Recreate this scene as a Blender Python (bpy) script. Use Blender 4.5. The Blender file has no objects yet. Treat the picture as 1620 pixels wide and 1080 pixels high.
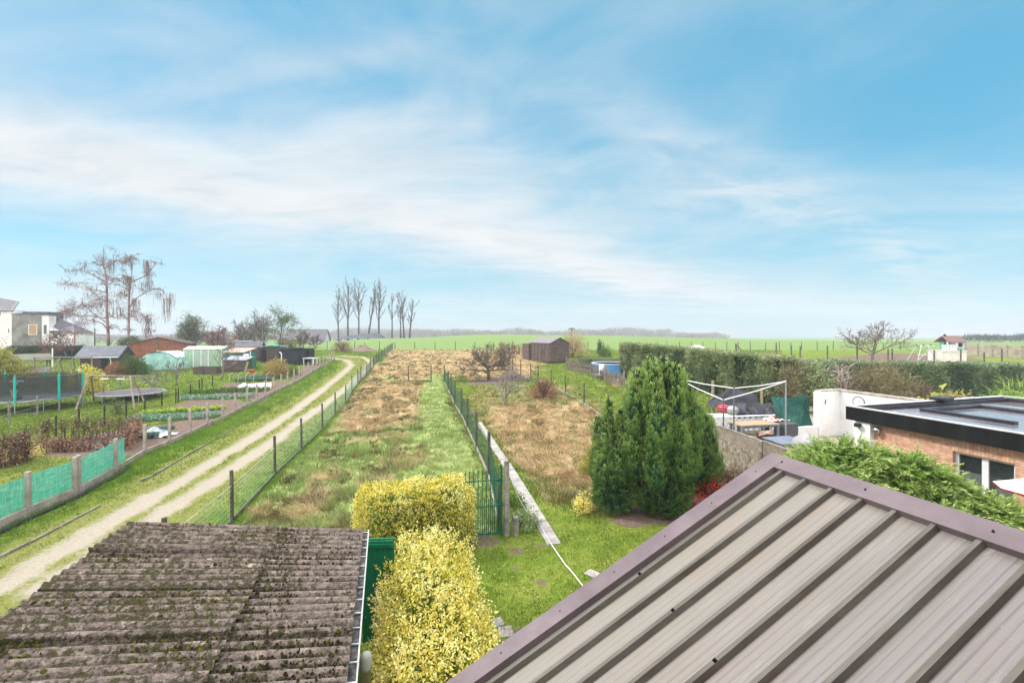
import bpy, math, random
import numpy as np
from mathutils import Vector, Matrix, noise as mnoise
R = math.radians
SC = bpy.context.scene
COL = SC.collection

# ------------------------------------------------------------------ camera
F, CX, HY, EYE = 690.0, 810.0, 525.0, 5.1
cd = bpy.data.cameras.new('camera')
cam = bpy.data.objects.new('camera', cd)
COL.objects.link(cam)
cam.location = (0, 0, EYE)
cam.rotation_euler = (R(90), 0, 0)
cd.sensor_width = 36
cd.lens = 36 * F / 1620
cd.shift_y = -15 / 1620
cd.clip_start = 0.1
cd.clip_end = 3000
SC.camera = cam
# ------------------------------------------------------------------ exposure
SC.view_settings.view_transform = 'Standard'
SC.view_settings.look = 'None'
SC.view_settings.exposure = 1.3
SC.view_settings.gamma = 1
# ------------------------------------------------------------------ sun
SUN_AZ, SUN_EL = -78.0, 42.0           # degrees from +Y (negative: left), elevation
sl = bpy.data.lights.new('sun', 'SUN')
sl.energy = 1.5
sl.angle = R(10)
sl.color = (1.0, 0.95, 0.88)
sun = bpy.data.objects.new('sun', sl)
COL.objects.link(sun)
sdir = Vector((math.sin(R(SUN_AZ)) * math.cos(R(SUN_EL)), math.cos(R(SUN_AZ)) * math.cos(R(SUN_EL)), math.sin(R(SUN_EL))))
sun.rotation_euler = sdir.to_track_quat('Z', 'Y').to_euler()

# ------------------------------------------------------------------ node helpers
def nn(nt, t, **kw):
    n = nt.nodes.new(t)
    for k, v in kw.items():
        setattr(n, k, v)
    return n
def put(nt, sock, v):
    if hasattr(v, 'is_output'):
        nt.links.new(v, sock)
    elif v is not None:
        if isinstance(v, (tuple, list)) and len(v) == 3 and sock.type == 'RGBA':
            v = (*v, 1)
        sock.default_value = v
def mth(nt, op, a, b=None, c=None, clamp=False):
    n = nn(nt, 'ShaderNodeMath', operation=op, use_clamp=clamp)
    put(nt, n.inputs[0], a); put(nt, n.inputs[1], b); put(nt, n.inputs[2], c)
    return n.outputs[0]
def nz(nt, vec, scale, detail=4, rough=0.55, dist=0.0):
    n = nn(nt, 'ShaderNodeTexNoise')
    put(nt, n.inputs['Vector'], vec)
    n.inputs['Scale'].default_value = scale; n.inputs['Detail'].default_value = detail
    n.inputs['Roughness'].default_value = rough; n.inputs['Distortion'].default_value = dist
    return n.outputs[0]
def ramp(nt, fac, stops, interp='LINEAR'):
    n = nn(nt, 'ShaderNodeValToRGB')
    if len(stops) == 1: stops = [(0.0, stops[0][1]), (1.0, stops[0][1])]
    el = n.color_ramp.elements
    n.color_ramp.interpolation = interp
    while len(el) < len(stops):
        el.new(0.5)
    for e, (p, c) in zip(el, stops):
        e.position = p
        e.color = (*c, 1) if len(c) == 3 else c
    put(nt, n.inputs[0], fac)
    return n.outputs[0]
def mixc(nt, fac, a, b, bt='MIX'):
    n = nn(nt, 'ShaderNodeMix', data_type='RGBA', blend_type=bt)
    put(nt, n.inputs[0], fac); put(nt, n.inputs[6], a); put(nt, n.inputs[7], b)
    return n.outputs[2]
def vmap(nt, vec, scale=(1, 1, 1), rot=(0, 0, 0), loc=(0, 0, 0)):
    n = nn(nt, 'ShaderNodeMapping')
    put(nt, n.inputs[0], vec)
    n.inputs['Location'].default_value = loc; n.inputs['Rotation'].default_value = rot; n.inputs['Scale'].default_value = scale
    return n.outputs[0]
def sstep(nt, v, lo, hi):
    n = nn(nt, 'ShaderNodeMapRange', interpolation_type='SMOOTHSTEP')
    put(nt, n.inputs[0], v)
    n.inputs[1].default_value = lo; n.inputs[2].default_value = hi
    n.inputs[3].default_value = 0; n.inputs[4].default_value = 1
    return n.outputs[0]

# ------------------------------------------------------------------ sky
def make_world():
    w = bpy.data.worlds.new('World')
    SC.world = w
    w.use_nodes = True
    nt = w.node_tree
    nt.nodes.clear()
    out = nn(nt, 'ShaderNodeOutputWorld'); bg = nn(nt, 'ShaderNodeBackground')
    nt.links.new(bg.outputs[0], out.inputs[0])
    sky = nn(nt, 'ShaderNodeTexSky', sky_type='NISHITA', sun_disc=False)
    sky.sun_elevation = R(SUN_EL); sky.sun_rotation = R(SUN_AZ)
    sky.air_density = 1.0; sky.dust_density = 0.6; sky.ozone_density = 2.0
    tc = nn(nt, 'ShaderNodeTexCoord')
    g = tc.outputs['Generated']
    sp = nn(nt, 'ShaderNodeSeparateXYZ'); nt.links.new(g, sp.inputs[0])
    x, y, z = sp.outputs
    # cloud-sheet coordinates: where the view direction meets a high flat layer
    zz = mth(nt, 'MAXIMUM', mth(nt, 'ADD', z, 0.12), 0.03)
    cx = mth(nt, 'DIVIDE', x, zz); cy = mth(nt, 'DIVIDE', y, zz)
    cb = nn(nt, 'ShaderNodeCombineXYZ'); nt.links.new(cx, cb.inputs[0]); nt.links.new(cy, cb.inputs[1])
    plane = cb.outputs[0]
    soft = nz(nt, vmap(nt, plane, scale=(0.7, 1.0, 1), rot=(0, 0, R(30)), loc=(3.1, 1.7, 0.4)), 0.75, 3, 0.5, 0.4)
    veil = nz(nt, vmap(nt, plane, scale=(1.0, 1.15, 1), rot=(0, 0, R(42)), loc=(1.1, 4.7, 0.4)), 1.1, 8, 0.62, 1.1)
    wis = nz(nt, vmap(nt, plane, scale=(0.7, 1.9, 1), rot=(0, 0, R(-20)), loc=(7, 2, 1)), 1.6, 9, 0.66, 1.0)
    fib = nz(nt, vmap(nt, plane, scale=(1.0, 2.1, 1), rot=(0, 0, R(-36)), loc=(2, 5, 3)), 1.7, 7, 0.60, 0.9)
    # azimuth / elevation (tangents) of the long bank that crosses the sky
    yy = mth(nt, 'MAXIMUM', y, 0.05)
    t = mth(nt, 'DIVIDE', x, yy); e = mth(nt, 'DIVIDE', z, yy)
    tn = mth(nt, 'DIVIDE', mth(nt, 'ADD', t, 1.5), 3.0)
    def curve(pts):
        return ramp(nt, tn, [((a + 1.5) / 3.0, (b,) * 3) for a, b in pts])
    w1 = mth(nt, 'ADD', mth(nt, 'MULTIPLY', mth(nt, 'SUBTRACT', wis, 0.5), 0.16), mth(nt, 'MULTIPLY', mth(nt, 'SUBTRACT', fib, 0.5), 0.03))
    def bank(pts, up, dn, wk):
        d = mth(nt, 'ADD', mth(nt, 'SUBTRACT', e, curve(pts)), mth(nt, 'MULTIPLY', w1, wk))
        above = mth(nt, 'GREATER_THAN', d, 0.0)
        w = mth(nt, 'ADD', dn, mth(nt, 'MULTIPLY', above, mth(nt, 'SUBTRACT', up, dn)))
        q = mth(nt, 'DIVIDE', d, w)
        return mth(nt, 'EXPONENT', mth(nt, 'MULTIPLY', mth(nt, 'MULTIPLY', q, q), -1.0))
    wl = mth(nt, 'MAXIMUM', mth(nt, 'SUBTRACT', 0.085, mth(nt, 'MULTIPLY', t, 0.06)), 0.04)
    b1 = bank([(-1.5, .46), (-1.17, .405), (-.88, .352), (-.67, .305), (-.45, .285), (-.16, .243), (.06, .183), (.275, .118), (.45, .085), (.8, .06)], wl, mth(nt, 'MULTIPLY', wl, 0.62), 0.75)
    b1 = mth(nt, 'MULTIPLY', mth(nt, 'MULTIPLY', b1, sstep(nt, t, 1.0, 0.2)), sstep(nt, fib, 0.02, 0.46))
    b2 = bank([(-.2, .62), (.2, .50), (.42, .385), (.62, .305), (.75, .25), (.93, .15), (1.2, .10)], 0.085, 0.055, 1.1)
    b2 = mth(nt, 'MULTIPLY', mth(nt, 'MULTIPLY', b2, mth(nt, 'MULTIPLY', sstep(nt, t, -0.1, 0.5), sstep(nt, t, 1.15, 0.8))), sstep(nt, fib, 0.3, 0.62))
    b3 = bank([(-.9, .53), (-.6, .60), (-.4, .625), (-.2, .665), (.1, .70)], 0.035, 0.035, 0.6)
    b3 = mth(nt, 'MULTIPLY', mth(nt, 'MULTIPLY', b3, mth(nt, 'MULTIPLY', sstep(nt, t, -1.0, -0.55), sstep(nt, t, 0.0, -0.3))), sstep(nt, wis, 0.3, 0.6))
    px_ = mth(nt, 'DIVIDE', mth(nt, 'SUBTRACT', t, 0.85), 0.62); py_ = mth(nt, 'DIVIDE', mth(nt, 'SUBTRACT', e, 0.50), 0.26)
    pool = mth(nt, 'EXPONENT', mth(nt, 'MULTIPLY', mth(nt, 'ADD', mth(nt, 'MULTIPLY', px_, px_), mth(nt, 'MULTIPLY', py_, py_)), -1.0))
    dens = mth(nt, 'ADD', mth(nt, 'MULTIPLY', veil, 0.60), mth(nt, 'MULTIPLY', soft, 0.60))
    v0 = sstep(nt, dens, 0.40, 0.82)
    v0 = mth(nt, 'MULTIPLY', v0, mth(nt, 'SUBTRACT', 1.0, mth(nt, 'MULTIPLY', pool, 0.88)))
    mid = mth(nt, 'MULTIPLY', sstep(nt, e, 0.10, 0.30), sstep(nt, e, 0.80, 0.45))
    cloud = mth(nt, 'MULTIPLY', v0, mth(nt, 'ADD', 0.48, mth(nt, 'MULTIPLY', mid, 0.30)))
    def screen_(a, b):
        return mth(nt, 'SUBTRACT', 1.0, mth(nt, 'MULTIPLY', mth(nt, 'SUBTRACT', 1.0, a), mth(nt, 'SUBTRACT', 1.0, b)))
    cloud = screen_(cloud, mth(nt, 'MULTIPLY', b1, 1.0))
    cloud = screen_(cloud, mth(nt, 'MULTIPLY', b2, 0.55))
    cloud = screen_(cloud, mth(nt, 'MULTIPLY', b3, 0.35))
    low = mth(nt, 'EXPONENT', mth(nt, 'MULTIPLY', mth(nt, 'MAXIMUM', e, 0.0), -22.0))
    cloud = screen_(cloud, mth(nt, 'MULTIPLY', low, mth(nt, 'ADD', 0.40, mth(nt, 'MULTIPLY', sstep(nt, mth(nt, 'ABSOLUTE', t), 0.5, 1.2), 0.35))))
    # unseen deck overhead and behind the viewer, made extra bright to light the scene
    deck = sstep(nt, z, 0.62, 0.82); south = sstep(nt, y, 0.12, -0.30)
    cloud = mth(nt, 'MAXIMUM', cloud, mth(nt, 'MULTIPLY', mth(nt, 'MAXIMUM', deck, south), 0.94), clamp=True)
    hue = ramp(nt, e, [(0.0, (2.05, 3.25, 3.72)), (0.2, (1.22, 3.02, 3.85)), (0.45, (.58, 2.42, 3.62)), (0.8, (.52, 2.28, 3.50))])
    blue = mixc(nt, 1.0, mixc(nt, 0.82, sky.outputs[0], hue), (.80, .845, .845), 'MULTIPLY')
    cl = ramp(nt, fib, [(0.3, (3.10, 3.30, 3.45)), (0.65, (3.65, 3.75, 3.83))])
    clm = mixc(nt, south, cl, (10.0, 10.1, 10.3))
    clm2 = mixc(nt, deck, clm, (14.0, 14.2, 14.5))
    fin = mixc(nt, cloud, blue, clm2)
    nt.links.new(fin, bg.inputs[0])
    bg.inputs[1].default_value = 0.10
make_world()

# ------------------------------------------------------------------ terrain height
_Y = np.array([0, 30, 36, 42, 48, 55, 62, 70, 80, 100, 120, 140, 160, 200, 300, 800.])
_near = [0, 0, .22, .52, .9, 1.4, 1.8, 2.1]
_A = (np.array([-400, 0, 300, 450, 620, 775, 918, 1100, 1220, 1442, 1700, 2200]) - CX) / F
_T = np.array([   # rows follow _A, columns _Y[8:]
    [2.2, 2.0, 1.6, 1.2, 1, 0, -2, -6], [2.2, 2.0, 1.6, 1.2, 1, 0, -2, -6], [2.2, 2.1, 1.6, 1.1, .6, 0, -2, -6],
    [2.25, 2.2, 1.7, 1.1, .6, 0, -2, -6], [2.45, 2.95, 3.25, 3.1, 2.6, 1.5, -1, -6], [2.5, 3.1, 3.7, 4.1, 4.2, 3.4, 1, -6],
    [2.5, 3.1, 3.65, 3.95, 3.9, 3.2, 1, -6], [2.4, 2.9, 3.2, 3.25, 3.0, 2.2, 0, -6], [2.35, 2.75, 2.75, 2.5, 2.1, 1.2, -1, -6],
    [2.3, 2.6, 2.4, 2.0, 1.5, .6, -2, -6], [2.3, 2.5, 2.2, 1.7, 1.2, .4, -2, -6], [2.3, 2.5, 2.2, 1.7, 1.2, .4, -2, -6]])
def hz(x, y):
    x = np.asarray(x, float); y = np.asarray(y, float)
    a = np.clip(x / np.maximum(y, 5.0), _A[0], _A[-1])
    ia = np.clip(np.searchsorted(_A, a) - 1, 0, len(_A) - 2)
    fa = (a - _A[ia]) / (_A[ia + 1] - _A[ia]); fa = fa * fa * (3 - 2 * fa)
    yc = np.clip(y, 0, 799.9)
    iy = np.clip(np.searchsorted(_Y, yc, side='right') - 1, 0, len(_Y) - 2)
    fy = (yc - _Y[iy]) / (_Y[iy + 1] - _Y[iy])
    full = np.concatenate([np.tile(np.array(_near), (len(_A), 1)), _T], axis=1)
    v0 = full[ia, iy] * (1 - fa) + full[ia + 1, iy] * fa
    v1 = full[ia, iy + 1] * (1 - fa) + full[ia + 1, iy + 1] * fa
    return v0 * (1 - fy) + v1 * fy
def h1(x, y):
    return float(hz(np.array([x]), np.array([y]))[0])
_DD = np.concatenate([np.arange(3, 90, .02), np.arange(90, 400, .25)])
def G(px, py):
    """ground point seen at that spot of the photograph"""
    a = (px - CX) / F; b = (py - HY) / F
    z = EYE - b * _DD
    g = hz(a * _DD, _DD)
    k = int(np.argmax(z <= g))
    d = float(_DD[k])
    return a * d, d, float(g[k])
def P3(px, py, d):
    return Vector(((px - CX) / F * d, d, EYE - (py - HY) / F * d))
UX, UY = -0.2797, 0.9601        # along the plots, away from the house
ROT = math.atan2(0.2797, 0.9601)

# ------------------------------------------------------------------ materials
MC = {}
def mat(name, cols, scale=4.0, rough=0.8, bump=0.0, bscale=None, stretch=(1, 1, 1), detail=5, spec=0.25, fine=0.25, lo=0.32, hi=0.68, metal=0.0, bstretch=None):
    if name in MC: return MC[name]
    m = bpy.data.materials.new(name); MC[name] = m
    m.use_nodes = True
    nt = m.node_tree
    b = nt.nodes['Principled BSDF']
    tc = nn(nt, 'ShaderNodeTexCoord').outputs['Object']
    v = vmap(nt, tc, scale=stretch)
    f = nz(nt, v, scale, detail, 0.6)
    n = len(cols)
    c = ramp(nt, f, [(lo + (hi - lo) * i / max(1, n - 1), cols[i]) for i in range(n)])
    if fine:
        f2 = nz(nt, v, scale * 7.3, 4, 0.65)
        k = ramp(nt, f2, [(0.3, (1 - fine,) * 3), (0.7, (1 + fine,) * 3)])
        c = mixc(nt, 1.0, c, k, 'MULTIPLY')
    nt.links.new(c, b.inputs['Base Color'])
    b.inputs['Roughness'].default_value = rough
    b.inputs['Specular IOR Level'].default_value = spec
    b.inputs['Metallic'].default_value = metal
    if bump:
        bp = nn(nt, 'ShaderNodeBump')
        bp.inputs['Strength'].default_value = bump
        bp.inputs['Distance'].default_value = 0.02
        bv = vmap(nt, tc, scale=bstretch or stretch)
        nt.links.new(nz(nt, bv, bscale or scale * 3, 6, 0.65), bp.inputs['Height'])
        nt.links.new(bp.outputs[0], b.inputs['Normal'])
    return m
def leafmat(name, stops, trans=0.25, rough=0.6, spec=0.25):
    """leaf colour runs over the per-leaf value 'v'"""
    if name in MC: return MC[name]
    m = bpy.data.materials.new(name); MC[name] = m
    m.use_nodes = True
    nt = m.node_tree
    b = nt.nodes['Principled BSDF']; o = nt.nodes['Material Output']
    at = nn(nt, 'ShaderNodeAttribute', attribute_name='v')
    n = len(stops)
    c = ramp(nt, at.outputs['Fac'], [(i / max(1, n - 1), stops[i]) for i in range(n)])
    nt.links.new(c, b.inputs['Base Color'])
    b.inputs['Roughness'].default_value = rough; b.inputs['Specular IOR Level'].default_value = spec
    tr = nn(nt, 'ShaderNodeBsdfTranslucent'); nt.links.new(c, tr.inputs[0])
    mx = nn(nt, 'ShaderNodeMixShader'); mx.inputs[0].default_value = trans
    nt.links.new(b.outputs[0], mx.inputs[1]); nt.links.new(tr.outputs[0], mx.inputs[2]); nt.links.new(mx.outputs[0], o.inputs[0])
    return m

# ------------------------------------------------------------------ objects
def tag(o, label=None, cat=None, group=None, kind=None):
    if label: o['label'] = label
    if cat: o['category'] = cat
    if group: o['group'] = group
    if kind: o['kind'] = kind
    return o
def thing(name, label, cat, loc, rz=0.0, group=None):
    o = bpy.data.objects.new(name, None)
    o.empty_display_size = 0.2
    COL.objects.link(o)
    o.location = loc; o.rotation_euler = (0, 0, rz)
    return tag(o, label, cat, group)
def link(name, me, m, parent=None, loc=None, rz=0.0, smooth=False):
    if m is not None: me.materials.append(m)
    if smooth: me.polygons.foreach_set('use_smooth', np.ones(len(me.polygons), bool))
    o = bpy.data.objects.new(name, me)
    COL.objects.link(o)
    if parent: o.parent = parent
    if loc is not None: o.location = loc
    o.rotation_euler = (0, 0, rz)
    return o
def npmesh(name, V, Fq, attrs=None):
    V = np.asarray(V, np.float32).reshape(-1, 3); Fq = np.asarray(Fq, np.int32)
    me = bpy.data.meshes.new(name)
    k = Fq.shape[1]; nf = len(Fq)
    me.vertices.add(len(V)); me.vertices.foreach_set('co', V.ravel())
    me.loops.add(nf * k); me.loops.foreach_set('vertex_index', Fq.ravel())
    me.polygons.add(nf); me.polygons.foreach_set('loop_start', np.arange(0, nf * k, k, dtype=np.int32))
    me.polygons.foreach_set('loop_total', np.full(nf, k, np.int32))
    for an, (ty, arr) in (attrs or {}).items():
        a = me.attributes.new(an, ty, 'POINT')
        arr = np.asarray(arr, np.float32)
        a.data.foreach_set('value' if ty == 'FLOAT' else 'color', arr.ravel())
    me.update(calc_edges=True)
    return me
def unit(a):
    return a / np.maximum(np.linalg.norm(a, axis=1, keepdims=True), 1e-9)
def leafquads(rng, P, D, ln, wd, v, belly=0.5):
    P = np.asarray(P, float); D = unit(np.asarray(D, float)); n = len(P)
    ln = np.broadcast_to(np.asarray(ln, float), (n,))[:, None]; wd = np.broadcast_to(np.asarray(wd, float), (n,))[:, None]
    W = unit(np.cross(D, rng.normal(size=(n, 3))))
    V = np.stack([P, P + D * ln * belly + W * wd * .5, P + D * ln, P + D * ln * belly - W * wd * .5], axis=1).reshape(-1, 3)
    Fq = np.arange(n * 4).reshape(n, 4)
    return V, Fq, np.repeat(np.clip(v, 0, 1), 4)
def leaves(name, rng, P, D, ln, wd, v, m, parent=None, belly=0.5):
    V, Fq, vv = leafquads(rng, P, D, ln, wd, v, belly)
    return link(name, npmesh(name, V, Fq, {'v': ('FLOAT', vv)}), m, parent)

class MB:
    def __init__(s): s.v = []; s.f = []
    def add(s, vs, fs):
        o = len(s.v); s.v.extend(vs); s.f.extend([tuple(i + o for i in f) for f in fs]); return s
    def box(s, c, d, rz=0.0, taper=1.0):
        x, y, z = c; a, b, h = d[0] / 2, d[1] / 2, d[2] / 2
        cs, sn = math.cos(rz), math.sin(rz)
        vs = []
        for dz, k in ((-h, 1), (h, taper)):
            for sx, sy in ((-1, -1), (1, -1), (1, 1), (-1, 1)):
                X, Y = sx * a * k, sy * b * k
                vs.append((x + X * cs - Y * sn, y + X * sn + Y * cs, z + dz))
        return s.add(vs, [(3, 2, 1, 0), (4, 5, 6, 7), (0, 1, 5, 4), (1, 2, 6, 5), (2, 3, 7, 6), (3, 0, 4, 7)])
    def b0(s, x0, x1, y0, y1, z0, z1):
        return s.box(((x0 + x1) / 2, (y0 + y1) / 2, (z0 + z1) / 2), (x1 - x0, y1 - y0, z1 - z0))
    def bar(s, p, q, w, h=None, up=(0, 0, 1)):
        p = Vector(p); q = Vector(q); d = (q - p).normalized(); h = h or w
        u = Vector(up)
        if abs(d.dot(u)) > .98: u = Vector((0, 1, 0))
        r = d.cross(u).normalized(); t = r.cross(d)
        vs = []
        for c in (p, q):
            for a, b in ((-1, -1), (1, -1), (1, 1), (-1, 1)):
                vs.append(tuple(c + r * (a * w / 2) + t * (b * h / 2)))
        return s.add(vs, [(3, 2, 1, 0), (4, 5, 6, 7), (0, 1, 5, 4), (1, 2, 6, 5), (2, 3, 7, 6), (3, 0, 4, 7)])
    def tube(s, pts, rad, n=6, cap=True):
        pts = [Vector(p) for p in pts]; k = len(pts)
        if not hasattr(rad, '__len__'): rad = [rad] * k
        ref = None; o = len(s.v)
        for i, p in enumerate(pts):
            d = (pts[min(i + 1, k - 1)] - pts[max(i - 1, 0)])
            d = d.normalized() if d.length > 1e-9 else Vector((0, 0, 1))
            if ref is None: ref = Vector((1, 0, 0)) if abs(d.x) < .8 else Vector((0, 1, 0))
            a = (ref - d * ref.dot(d)).normalized(); b = d.cross(a); ref = a
            for j in range(n):
                t = 2 * math.pi * j / n
                s.v.append(tuple(p + a * (rad[i] * math.cos(t)) + b * (rad[i] * math.sin(t))))
        for i in range(k - 1):
            for j in range(n):
                s.f.append((o + i * n + j, o + i * n + (j + 1) % n, o + (i + 1) * n + (j + 1) % n, o + (i + 1) * n + j))
        if cap:
            s.f.append(tuple(o + j for j in reversed(range(n)))); s.f.append(tuple(o + (k - 1) * n + j for j in range(n)))
        return s
    def lathe(s, prof, n=16, c=(0, 0, 0)):
        o = len(s.v); k = len(prof)
        for r, z in prof:
            for j in range(n):
                t = 2 * math.pi * j / n
                s.v.append((c[0] + r * math.cos(t), c[1] + r * math.sin(t), c[2] + z))
        for i in range(k - 1):
            for j in range(n):
                s.f.append((o + i * n + j, o + i * n + (j + 1) % n, o + (i + 1) * n + (j + 1) % n, o + (i + 1) * n + j))
        s.f.append(tuple(o + j for j in reversed(range(n)))); s.f.append(tuple(o + (k - 1) * n + j for j in range(n)))
        return s
    def prism(s, poly, axis, a0, a1):
        """poly in the two other axes, extruded along axis"""
        vs = []
        for a in (a0, a1):
            for u, v in poly:
                vs.append({'x': (a, u, v), 'y': (u, a, v), 'z': (u, v, a)}[axis])
        n = len(poly)
        fs = [tuple(range(n)), tuple(reversed(range(n, 2 * n)))]
        for i in range(n):
            j = (i + 1) % n
            fs.append((j, i, n + i, n + j))
        return s.add(vs, fs)
    def slab(s, quad, th):
        """four corners, thickened downwards along the normal"""
        q = [Vector(p) for p in quad]
        nrm = (q[1] - q[0]).cross(q[3] - q[0]).normalized() * th
        vs = [tuple(p) for p in q] + [tuple(p - nrm) for p in q]
        return s.add(vs, [(0, 1, 2, 3), (7, 6, 5, 4), (1, 0, 4, 5), (2, 1, 5, 6), (3, 2, 6, 7), (0, 3, 7, 4)])
    def build(s, name, m, parent=None, loc=None, rz=0.0, smooth=False, bevel=0.0):
        me = bpy.data.meshes.new(name)
        me.from_pydata([tuple(v) for v in s.v], [], s.f)
        me.update()
        o = link(name, me, m, parent, loc, rz, smooth)
        if bevel:
            b = o.modifiers.new('bevel', 'BEVEL'); b.width = bevel; b.segments = 2; b.limit_method = 'ANGLE'
        return o
# ================================================================== GROUND
def seg_dist(X, Y, pts):
    D = np.full(X.shape, 1e9)
    for (ax, ay), (bx, by) in zip(pts[:-1], pts[1:]):
        dx, dy = bx - ax, by - ay
        t = np.clip(((X - ax) * dx + (Y - ay) * dy) / (dx * dx + dy * dy + 1e-12), 0, 1)
        D = np.minimum(D, np.hypot(X - ax - t * dx, Y - ay - t * dy))
    return D
def poly_sd(X, Y, pts):
    """signed distance, positive inside"""
    ins = np.zeros(X.shape, bool)
    n = len(pts)
    for i in range(n):
        (x0, y0), (x1, y1) = pts[i], pts[(i + 1) % n]
        c = ((y0 > Y) != (y1 > Y)) & (X < (x1 - x0) * (Y - y0) / ((y1 - y0) + 1e-12) + x0)
        ins ^= c
    d = seg_dist(X, Y, list(pts) + [pts[0]])
    return np.where(ins, d, -d)
def gp(l):
    return [G(a, b)[:2] for a, b in l]
def sm(v, lo, hi):
    t = np.clip((v - lo) / (hi - lo), 0, 1)
    return t * t * (3 - 2 * t)
_rg = np.random.default_rng(5)
_perm = _rg.permutation(512)
def vnoise(X, Y, s, seed=0):
    X = np.asarray(X) * s + seed * 17.31; Y = np.asarray(Y) * s + seed * 9.77
    xi = np.floor(X).astype(int); yi = np.floor(Y).astype(int)
    fx = X - xi; fy = Y - yi
    fx = fx * fx * (3 - 2 * fx); fy = fy * fy * (3 - 2 * fy)
    def h(a, b): return _perm[(_perm[a % 512] + b) % 512] / 511.0
    return (h(xi, yi) * (1 - fx) + h(xi + 1, yi) * fx) * (1 - fy) + (h(xi, yi + 1) * (1 - fx) + h(xi + 1, yi + 1) * fx) * fy
def fbm(X, Y, s, o=4, seed=0):
    r = 0; a = .5; t = 0
    for i in range(o):
        r = r + a * vnoise(X, Y, s * 2 ** i, seed + i * 3); t += a; a *= .55
    return r / t

RUT1 = gp([(-260, 1040), (0, 928), (150, 838), (300, 752), (400, 692), (480, 638), (535, 596), (556, 577), (548, 569), (520, 566)])
RUT2 = gp([(60, 930), (240, 822), (330, 765), (420, 705), (500, 648), (555, 607), (580, 583), (586, 572), (575, 565), (540, 563)])
MIDL = [((a[0] + b[0]) / 2, (a[1] + b[1]) / 2) for a, b in zip(RUT1[1:], RUT2)]
MIDL = gp([(-150, 1080), (30, 945), (195, 830), (315, 758), (410, 698), (490, 643), (545, 601), (568, 580), (566, 570), (535, 564)])
PAD = gp([(372, 826), (440, 752), (512, 680), (560, 622), (621, 553), (900, 553), (700, 580), (703, 606), (740, 680), (775, 757), (797, 850), (570, 900), (380, 870)])   # paddock between the two fences
DRYS = [gp(l) for l in (
    [(625, 553), (905, 551), (850, 570), (815, 600), (790, 606), (705, 590), (640, 600), (600, 590)],
    [(530, 655), (560, 622), (600, 566), (621, 553), (640, 570), (600, 600), (640, 612), (685, 600), (672, 622), (688, 655), (640, 672), (575, 680), (540, 680), (560, 655)],
    [(760, 690), (765, 655), (800, 640), (850, 632), (905, 640), (955, 655), (985, 690), (990, 740), (965, 775), (900, 770), (840, 760), (790, 735)],
    [(465, 800), (490, 765), (530, 735), (545, 745), (520, 780), (490, 810)],
    [(880, 770), (980, 770), (985, 800), (930, 805), (890, 790)],
    [(955, 600), (985, 600), (990, 612), (960, 608)],
    [(690, 770), (640, 700), (700, 705), (745, 735), (735, 750)],
    [(735, 650), (760, 610), (900, 610), (960, 650), (1000, 690), (1000, 780), (960, 815), (900, 800), (840, 800), (780, 730)],
)]
DRYW = [.88, .88, .82, .75, .55, .8, .05, .48]
SOILS = [gp(l) for l in (
    [(60, 722), (205, 725), (300, 690), (345, 668), (330, 655), (260, 672), (215, 676), (60, 702)],
    [(262, 648), (300, 630), (372, 632), (400, 640), (372, 655), (340, 660), (300, 650)],
    [(330, 622), (360, 606), (400, 607), (470, 601), (435, 624), (410, 640), (390, 630)],
    [(435, 618), (480, 580), (512, 572), (520, 574), (480, 600)],
    [(560, 551), (600, 551), (600, 556), (560, 558)],
    [(728, 610), (760, 597), (800, 598), (800, 606), (760, 609)],
    [(1120, 760), (1175, 700), (1235, 740), (1160, 830), (1085, 815), (1085, 790)],
    [(955, 825), (1000, 800), (1090, 800), (1085, 830), (1000, 838)],
)]
SPOTS = [(770, 857, .42), (855, 865, .2), (815, 873, .3), (858, 922, .2), (877, 985, .38), (905, 965, .25), (812, 898, .25), (790, 1000, .3), (822, 1000, .2), (935, 908, .22), (905, 863, .2), (730, 860, .35), (905, 775, .5)]
MOSSY = gp([(0, 690), (130, 690), (180, 735), (120, 790), (0, 840), (-200, 900), (-200, 700)])
GRAV = gp([(1128, 690), (1128, 655), (1300, 640), (1500, 640), (1640, 1000), (1300, 760)])
BARK = gp([(1250, 572), (1400, 558), (1525, 562), (1560, 571), (1420, 573)])

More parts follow.
